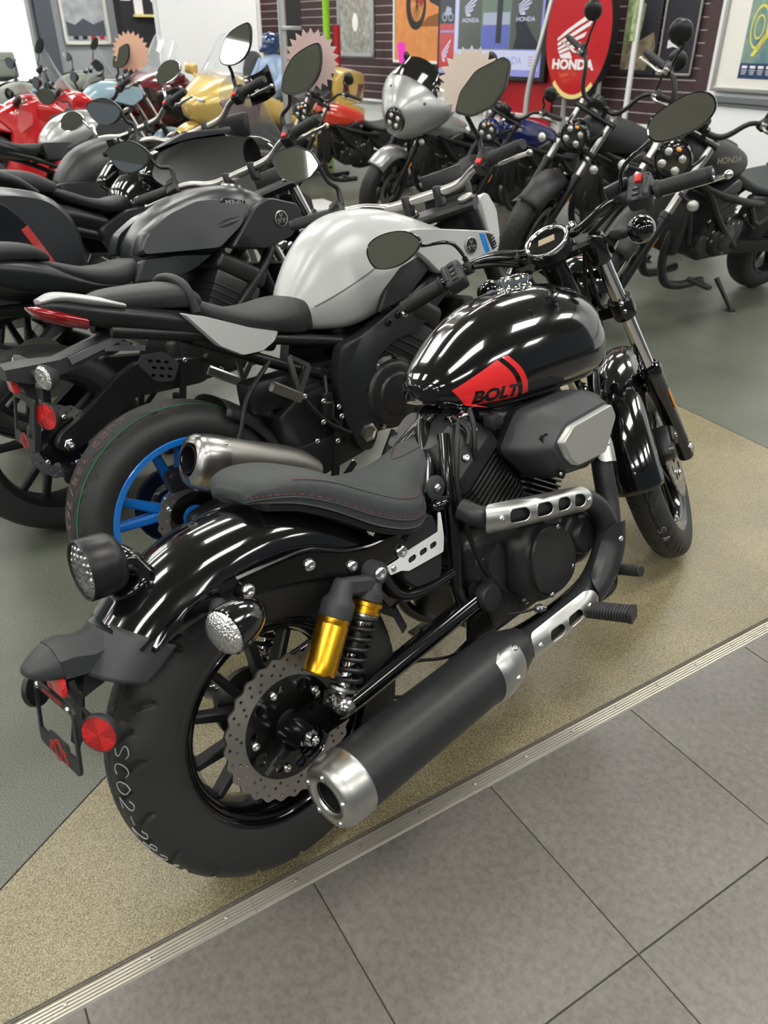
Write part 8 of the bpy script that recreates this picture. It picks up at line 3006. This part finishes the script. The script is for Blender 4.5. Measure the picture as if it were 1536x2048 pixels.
g.obj('post', 'white_plastic', bs, 20)
g = G()
g.box((0.43, 1.95, 0.36), (0.05, 1.0, 0.006), Ti)
g.obj('green_print', 'poster_green', bs, 0)

# tall photo poster in a silver frame, left of the orange one
e, Ti = framed('framed_poster', 'tall silver-framed photo of a rider seen head-on, far back wall', 'picture', WA, -5.12, -4.22, 1.24, 2.60, 'tube_silver', 'poster_photo', 0.05)
flat('print_rider', Ti, [(-4.86, 1.26), (-4.52, 1.26), (-4.50, 1.55), (-4.40, 1.85), (-4.56, 2.05), (-4.62, 2.20), (-4.74, 2.20), (-4.80, 2.05), (-4.96, 1.85), (-4.88, 1.55)], mat('print_rider_grey', (0.20, 0.19, 0.17), 0.5, noise=(18, 0.2, (0.42, 0.40, 0.36))), e, 0.031)
flat('print_lamp', Ti, [(-4.68+0.07*math.cos(a), 1.66+0.11*math.sin(a)) for a in np.linspace(0, 2*PI, 20, endpoint=False)], 'sign_white', e, 0.033)
# silver pole rack standing before it
rk = empty('pole_rack', 'silver post display rack with a flat white base plate', 'display stand', (4.45, 5.60, 0))
g = G()
g.cyl((0, 0, 0.03), (0, 0, 2.1), 0.035, 16)
g.obj('post', 'tube_silver', rk)
g = G()
g.box((0, 0, 0.02), (0.9, 0.55, 0.04), Matrix.Rotation(-0.3, 4, 'Z'), 0.01)
g.obj('base_plate', 'white_plastic', rk)
g = G()
g.box((0.06, -0.05, 1.55), (0.22, 0.02, 0.03), None, 0.004)
g.obj('arm', 'tube_silver', rk)
# white partition board, black banner, green pole
pt_ = empty('partition_board', 'plain white partition board behind the touring motorcycles', 'partition', (6.55, 9.95, 0))
Tp = frame((0, 0, 0), (0.80, -0.60, 0), (-0.60, -0.80, 0))
g = G()
g.box((0, 1.35, 0), (1.34, 2.2, 0.05), Tp, 0.01)
g.obj('board', 'wall_white', pt_, 20)
for s in (-1, 1):
    g = G()
    g.cyl(Tp @ Vector((0.70*s, 0, 0)), Tp @ Vector((0.70*s, 2.5, 0)), 0.03, 12)
    g.obj('post', 'white_plastic', pt_)
bk = empty('feather_banner', 'black vertical banner with a white round emblem beside the white board', 'banner', (7.42, 9.15, 0))
g = G()
g.box((0, 1.55, 0.02), (0.22, 1.9, 0.02), Tp, 0.004)
g.box((0, 0.02, 0), (0.4, 0.04, 0.3), Tp, 0.004)
g.obj('cloth', 'frame_dark', bk, 0)
g = G()
g.plate(circle2(0.085, 28, (0, 2.02)), [circle2(0.058, 28, (0, 2.02))], 0.003, Tp @ Matrix.Translation((0, 0, 0.034)))
for k in range(3):
    a = PI/2+2*PI*k/3
    g.plate([(0.012*math.sin(a), 2.02-0.012*math.cos(a)), (0.075*math.cos(a)+0.012*math.sin(a), 2.02+0.075*math.sin(a)-0.012*math.cos(a)), (0.075*math.cos(a)-0.012*math.sin(a), 2.02+0.075*math.sin(a)+0.012*math.cos(a)), (-0.012*math.sin(a), 2.02+0.012*math.cos(a))], [], 0.003, Tp @ Matrix.Translation((0, 0, 0.034)))
g.obj('emblem_print', 'sign_white', bk, 0)
gp = empty('green_pole', 'bright green pole of a display rack by the black banner', 'pole', (7.25, 8.25, 0))
g = G()
g.cyl((0, 0, 0), (0, 0, 2.3), 0.045, 14)
g.obj('post', mat('lime_green', (0.30, 0.62, 0.02), 0.4), gp)
g = G()
g.cyl((0.1, -0.08, 0.9), (0.1, -0.08, 1.62), 0.05, 14)
g.obj('red_sleeve', 'panel_red', gp)

# far left wall: framed landscape, dark shelf unit, pale door, coloured racks
e, Ti = framed('framed_picture', 'cream-framed grey mountain landscape on the far left wall', 'picture', WB, -2.95, -2.20, 1.38, 2.25, 'mat_board', 'poster_sky', 0.045)
flat('print', Ti, [(-2.88, 1.50), (-2.27, 1.50), (-2.27, 1.72), (-2.45, 1.66), (-2.6, 1.74), (-2.75, 1.65), (-2.88, 1.70)], 'column_grey', e, 0.031)
for k in range(4):
    flat('red_print', Ti, rect(-2.80+k*0.14, -2.72+k*0.14, 1.45, 1.50), 'sign_red' if k > 1 else 'frame_dark', e, 0.032)
sh = empty('shelf_unit', 'dark shelf unit with hanging white papers and a yellow shelf edge', 'shelf', WB @ Vector((-1.6, 0, 0.25)))
Ti = Matrix.Translation(-sh.location) @ WB
g = G()
g.box((-1.58, 1.2, 0.18), (0.98, 2.4, 0.30), Ti)
g.obj('carcass', mat('shelf_dark', (0.020, 0.020, 0.024), 0.5), sh, 0)
g = G()
g.box((-1.58, 1.78, 0.36), (0.60, 0.035, 0.10), Ti)
g.obj('shelf_edge', 'sign_yellow', sh, 0)
for x, z, w_, h_ in ((-1.98, 2.05, 0.16, 0.14), (-1.78, 1.98, 0.14, 0.36), (-1.45, 2.05, 0.22, 0.16), (-1.15, 1.95, 0.10, 0.30)):
    g = G()
    g.box((x, z, 0.345), (w_, h_, 0.012), Ti)
    g.obj('paper', 'sign_white', sh, 0)
g = G()
g.box((-0.84, 1.2, 0.03), (0.44, 2.4, 0.06), WB, 0.006)
dr = struct(g.obj('door_1', 'mat_board', None, 0))
g = G()
for x in (-1.08, -0.58):
    g.box((x, 1.2, 0.04), (0.05, 2.44, 0.09), WB)
g.obj('door_frame', mat('door_wood', (0.20, 0.17, 0.14), 0.5), dr, 0)
g = G()
g.box((-0.80, 1.62, 0.065), (0.10, 0.14, 0.01), WB)
g.obj('notice', 'poster_yellow', dr, 0)
dk = empty('display_cabinet', 'black display cabinet with red and blue upright strips beside the pale door', 'cabinet', WB @ Vector((-0.45, 0, 0.5)))
Ti = Matrix.Translation(-dk.location) @ WB
g = G()
g.box((-0.36, 1.25, 0.45), (0.48, 2.5, 0.30), Ti, 0.01)
g.obj('carcass', 'frame_dark', dk, 0)
for x, m_ in ((-0.32, mat('strip_red', (0.75, 0.03, 0.015), 0.4)), (-0.19, mat('strip_blue', (0.02, 0.05, 0.35), 0.4))):
    g = G()
    g.box((x, 1.5, 0.62), (0.10, 1.9, 0.03), Ti, 0.006)
    g.obj('strip', m_, dk, 0)

# riding gear on a stand: helmet and blue jacket
mq = empty('gear_mannequin', 'display torso with blue helmet and pale blue jacket before the white board', 'mannequin', (6.30, 8.22, 0))
g = G()
g.cyl((0, 0, 0.0), (0, 0, 0.02), 0.18, 20)
g.cyl((0, 0, 0.0), (0, 0, 1.0), 0.025, 12)
g.obj('stand', 'satin_black', mq)
body('jacket', [(-0.14, 1.20, 0.85, 0.10), (-0.08, 1.28, 0.80, 0.20), (0.02, 1.30, 0.79, 0.22), (0.10, 1.26, 0.82, 0.18), (0.15, 1.15, 0.9, 0.10)], S_TANK, mat('jacket_blue', (0.16, 0.28, 0.52), 0.7, noise=(6, 0.2, (0.45, 0.55, 0.68))), mq)
for s in (-1, 1):
    g = G()
    g.tube([(0, s*0.18, 1.22), (-0.06, s*0.28, 1.05), (-0.20, s*0.26, 0.92)], [0.075, 0.065, 0.05], 12, sm=4)
    g.obj('sleeve', 'jacket_blue', mq)
g = G()
g.sph((0, 0, 1.415), (0.135, 0.115, 0.125), 20, 14)
g.box((-0.10, 0, 1.36), (0.12, 0.15, 0.09), None, 0.03)
hm = g.obj('helmet', mat('helmet_blue', (0.015, 0.05, 0.14), 0.15, coat=1.0), mq, 50)
g = G()
g.box((-0.15, 0, 1.49), (0.16, 0.19, 0.015), Matrix.Rotation(0.2, 4, 'Y'), 0.005)
g.obj('visor', 'satin_black', hm)
# ------------------------------------------------------------------ starburst price tags and small hang tags on mirrors
def world_mirror(root, side=-1):
    bpy.context.view_layer.update()
    best = None
    for h in root.children:
        for c in h.children:
            if c.name.startswith('mirror'):
                M = c.matrix_world
                q = sum((M @ v.co for v in c.data.vertices), Vector())/len(c.data.vertices)
                if best is None or side*q.y > side*best.y:
                    best = q
    return best


def star_tag(root, label, m, R, off, n=22, side=-1):
    q = world_mirror(root, side)+Vector(off)
    d = (Vector((-0.61, -0.88, 1.3))-q).normalized()
    e = empty('price_tag', label, 'price tag', q)
    g = G()
    pts = [((R if i % 2 == 0 else R*0.80)*math.cos(PI*i/n), (R if i % 2 == 0 else R*0.80)*math.sin(PI*i/n)) for i in range(2*n)]
    g.plate(pts, [], 0.003, frame((0, 0, 0), (0, 0, 1), d))
    g.obj('card', m, e, 0)
    g = G()
    g.tube([(0, 0, 0), (-off[0]*0.5, -off[1]*0.5, -off[2]*0.5-0.03)], 0.002, 6)
    g.obj('string', 'white_plastic', e)
    return e


mat('card_cream', (0.78, 0.66, 0.55), 0.7)
mat('card_pink', (0.72, 0.53, 0.50), 0.7)
mat('card_peach', (0.72, 0.42, 0.30), 0.7)
star_tag(b2, 'cream starburst price tag behind the mirror of the light grey motorcycle', 'card_cream', 0.090, (0.035, 0.085, 0.012))
star_tag(b3, 'pale pink starburst price tag behind the mirror of the dark grey motorcycle', 'card_pink', 0.094, (0.06, 0.03, 0.03))
star_tag(b6, 'peach starburst price tag behind the mirror of the silver and black motorcycle', 'card_peach', 0.13, (0.06, -0.02, 0.03))


def hang_tag(root, label, m, off, size=(0.07, 0.14), side=-1):
    q = world_mirror(root, side)+Vector(off)
    d = (Vector((-0.61, -0.88, 1.3))-q).normalized()
    e = empty('hang_tag', label, 'tag', q)
    g = G()
    g.plate(rrect(size[0], size[1], 0.02), [], 0.003, frame((0, 0, 0), (0.3, -0.3, 0.05), d))
    g.obj('card', m, e, 0)
    g = G()
    g.tube([(0, 0, 0), (-off[0]*0.8, -off[1]*0.8, -off[2]*0.8)], 0.002, 6)
    g.obj('string', 'white_plastic', e)


hang_tag(r4, 'neon pink hang tag on the mirror of the silver faired motorcycle', mat('card_neon', (0.90, 0.05, 0.55), 0.6, emit=None), (-0.03, 0.0, 0.04), (0.07, 0.16), 1)
hang_tag(b11, 'small green hang tag on the motorcycle before the bright window', mat('card_green', (0.15, 0.75, 0.12), 0.6), (0, 0, 0.05))
hang_tag(b8, 'small yellow hang tag on the light blue motorcycle', 'poster_yellow', (0.02, 0, 0.06), (0.06, 0.15))
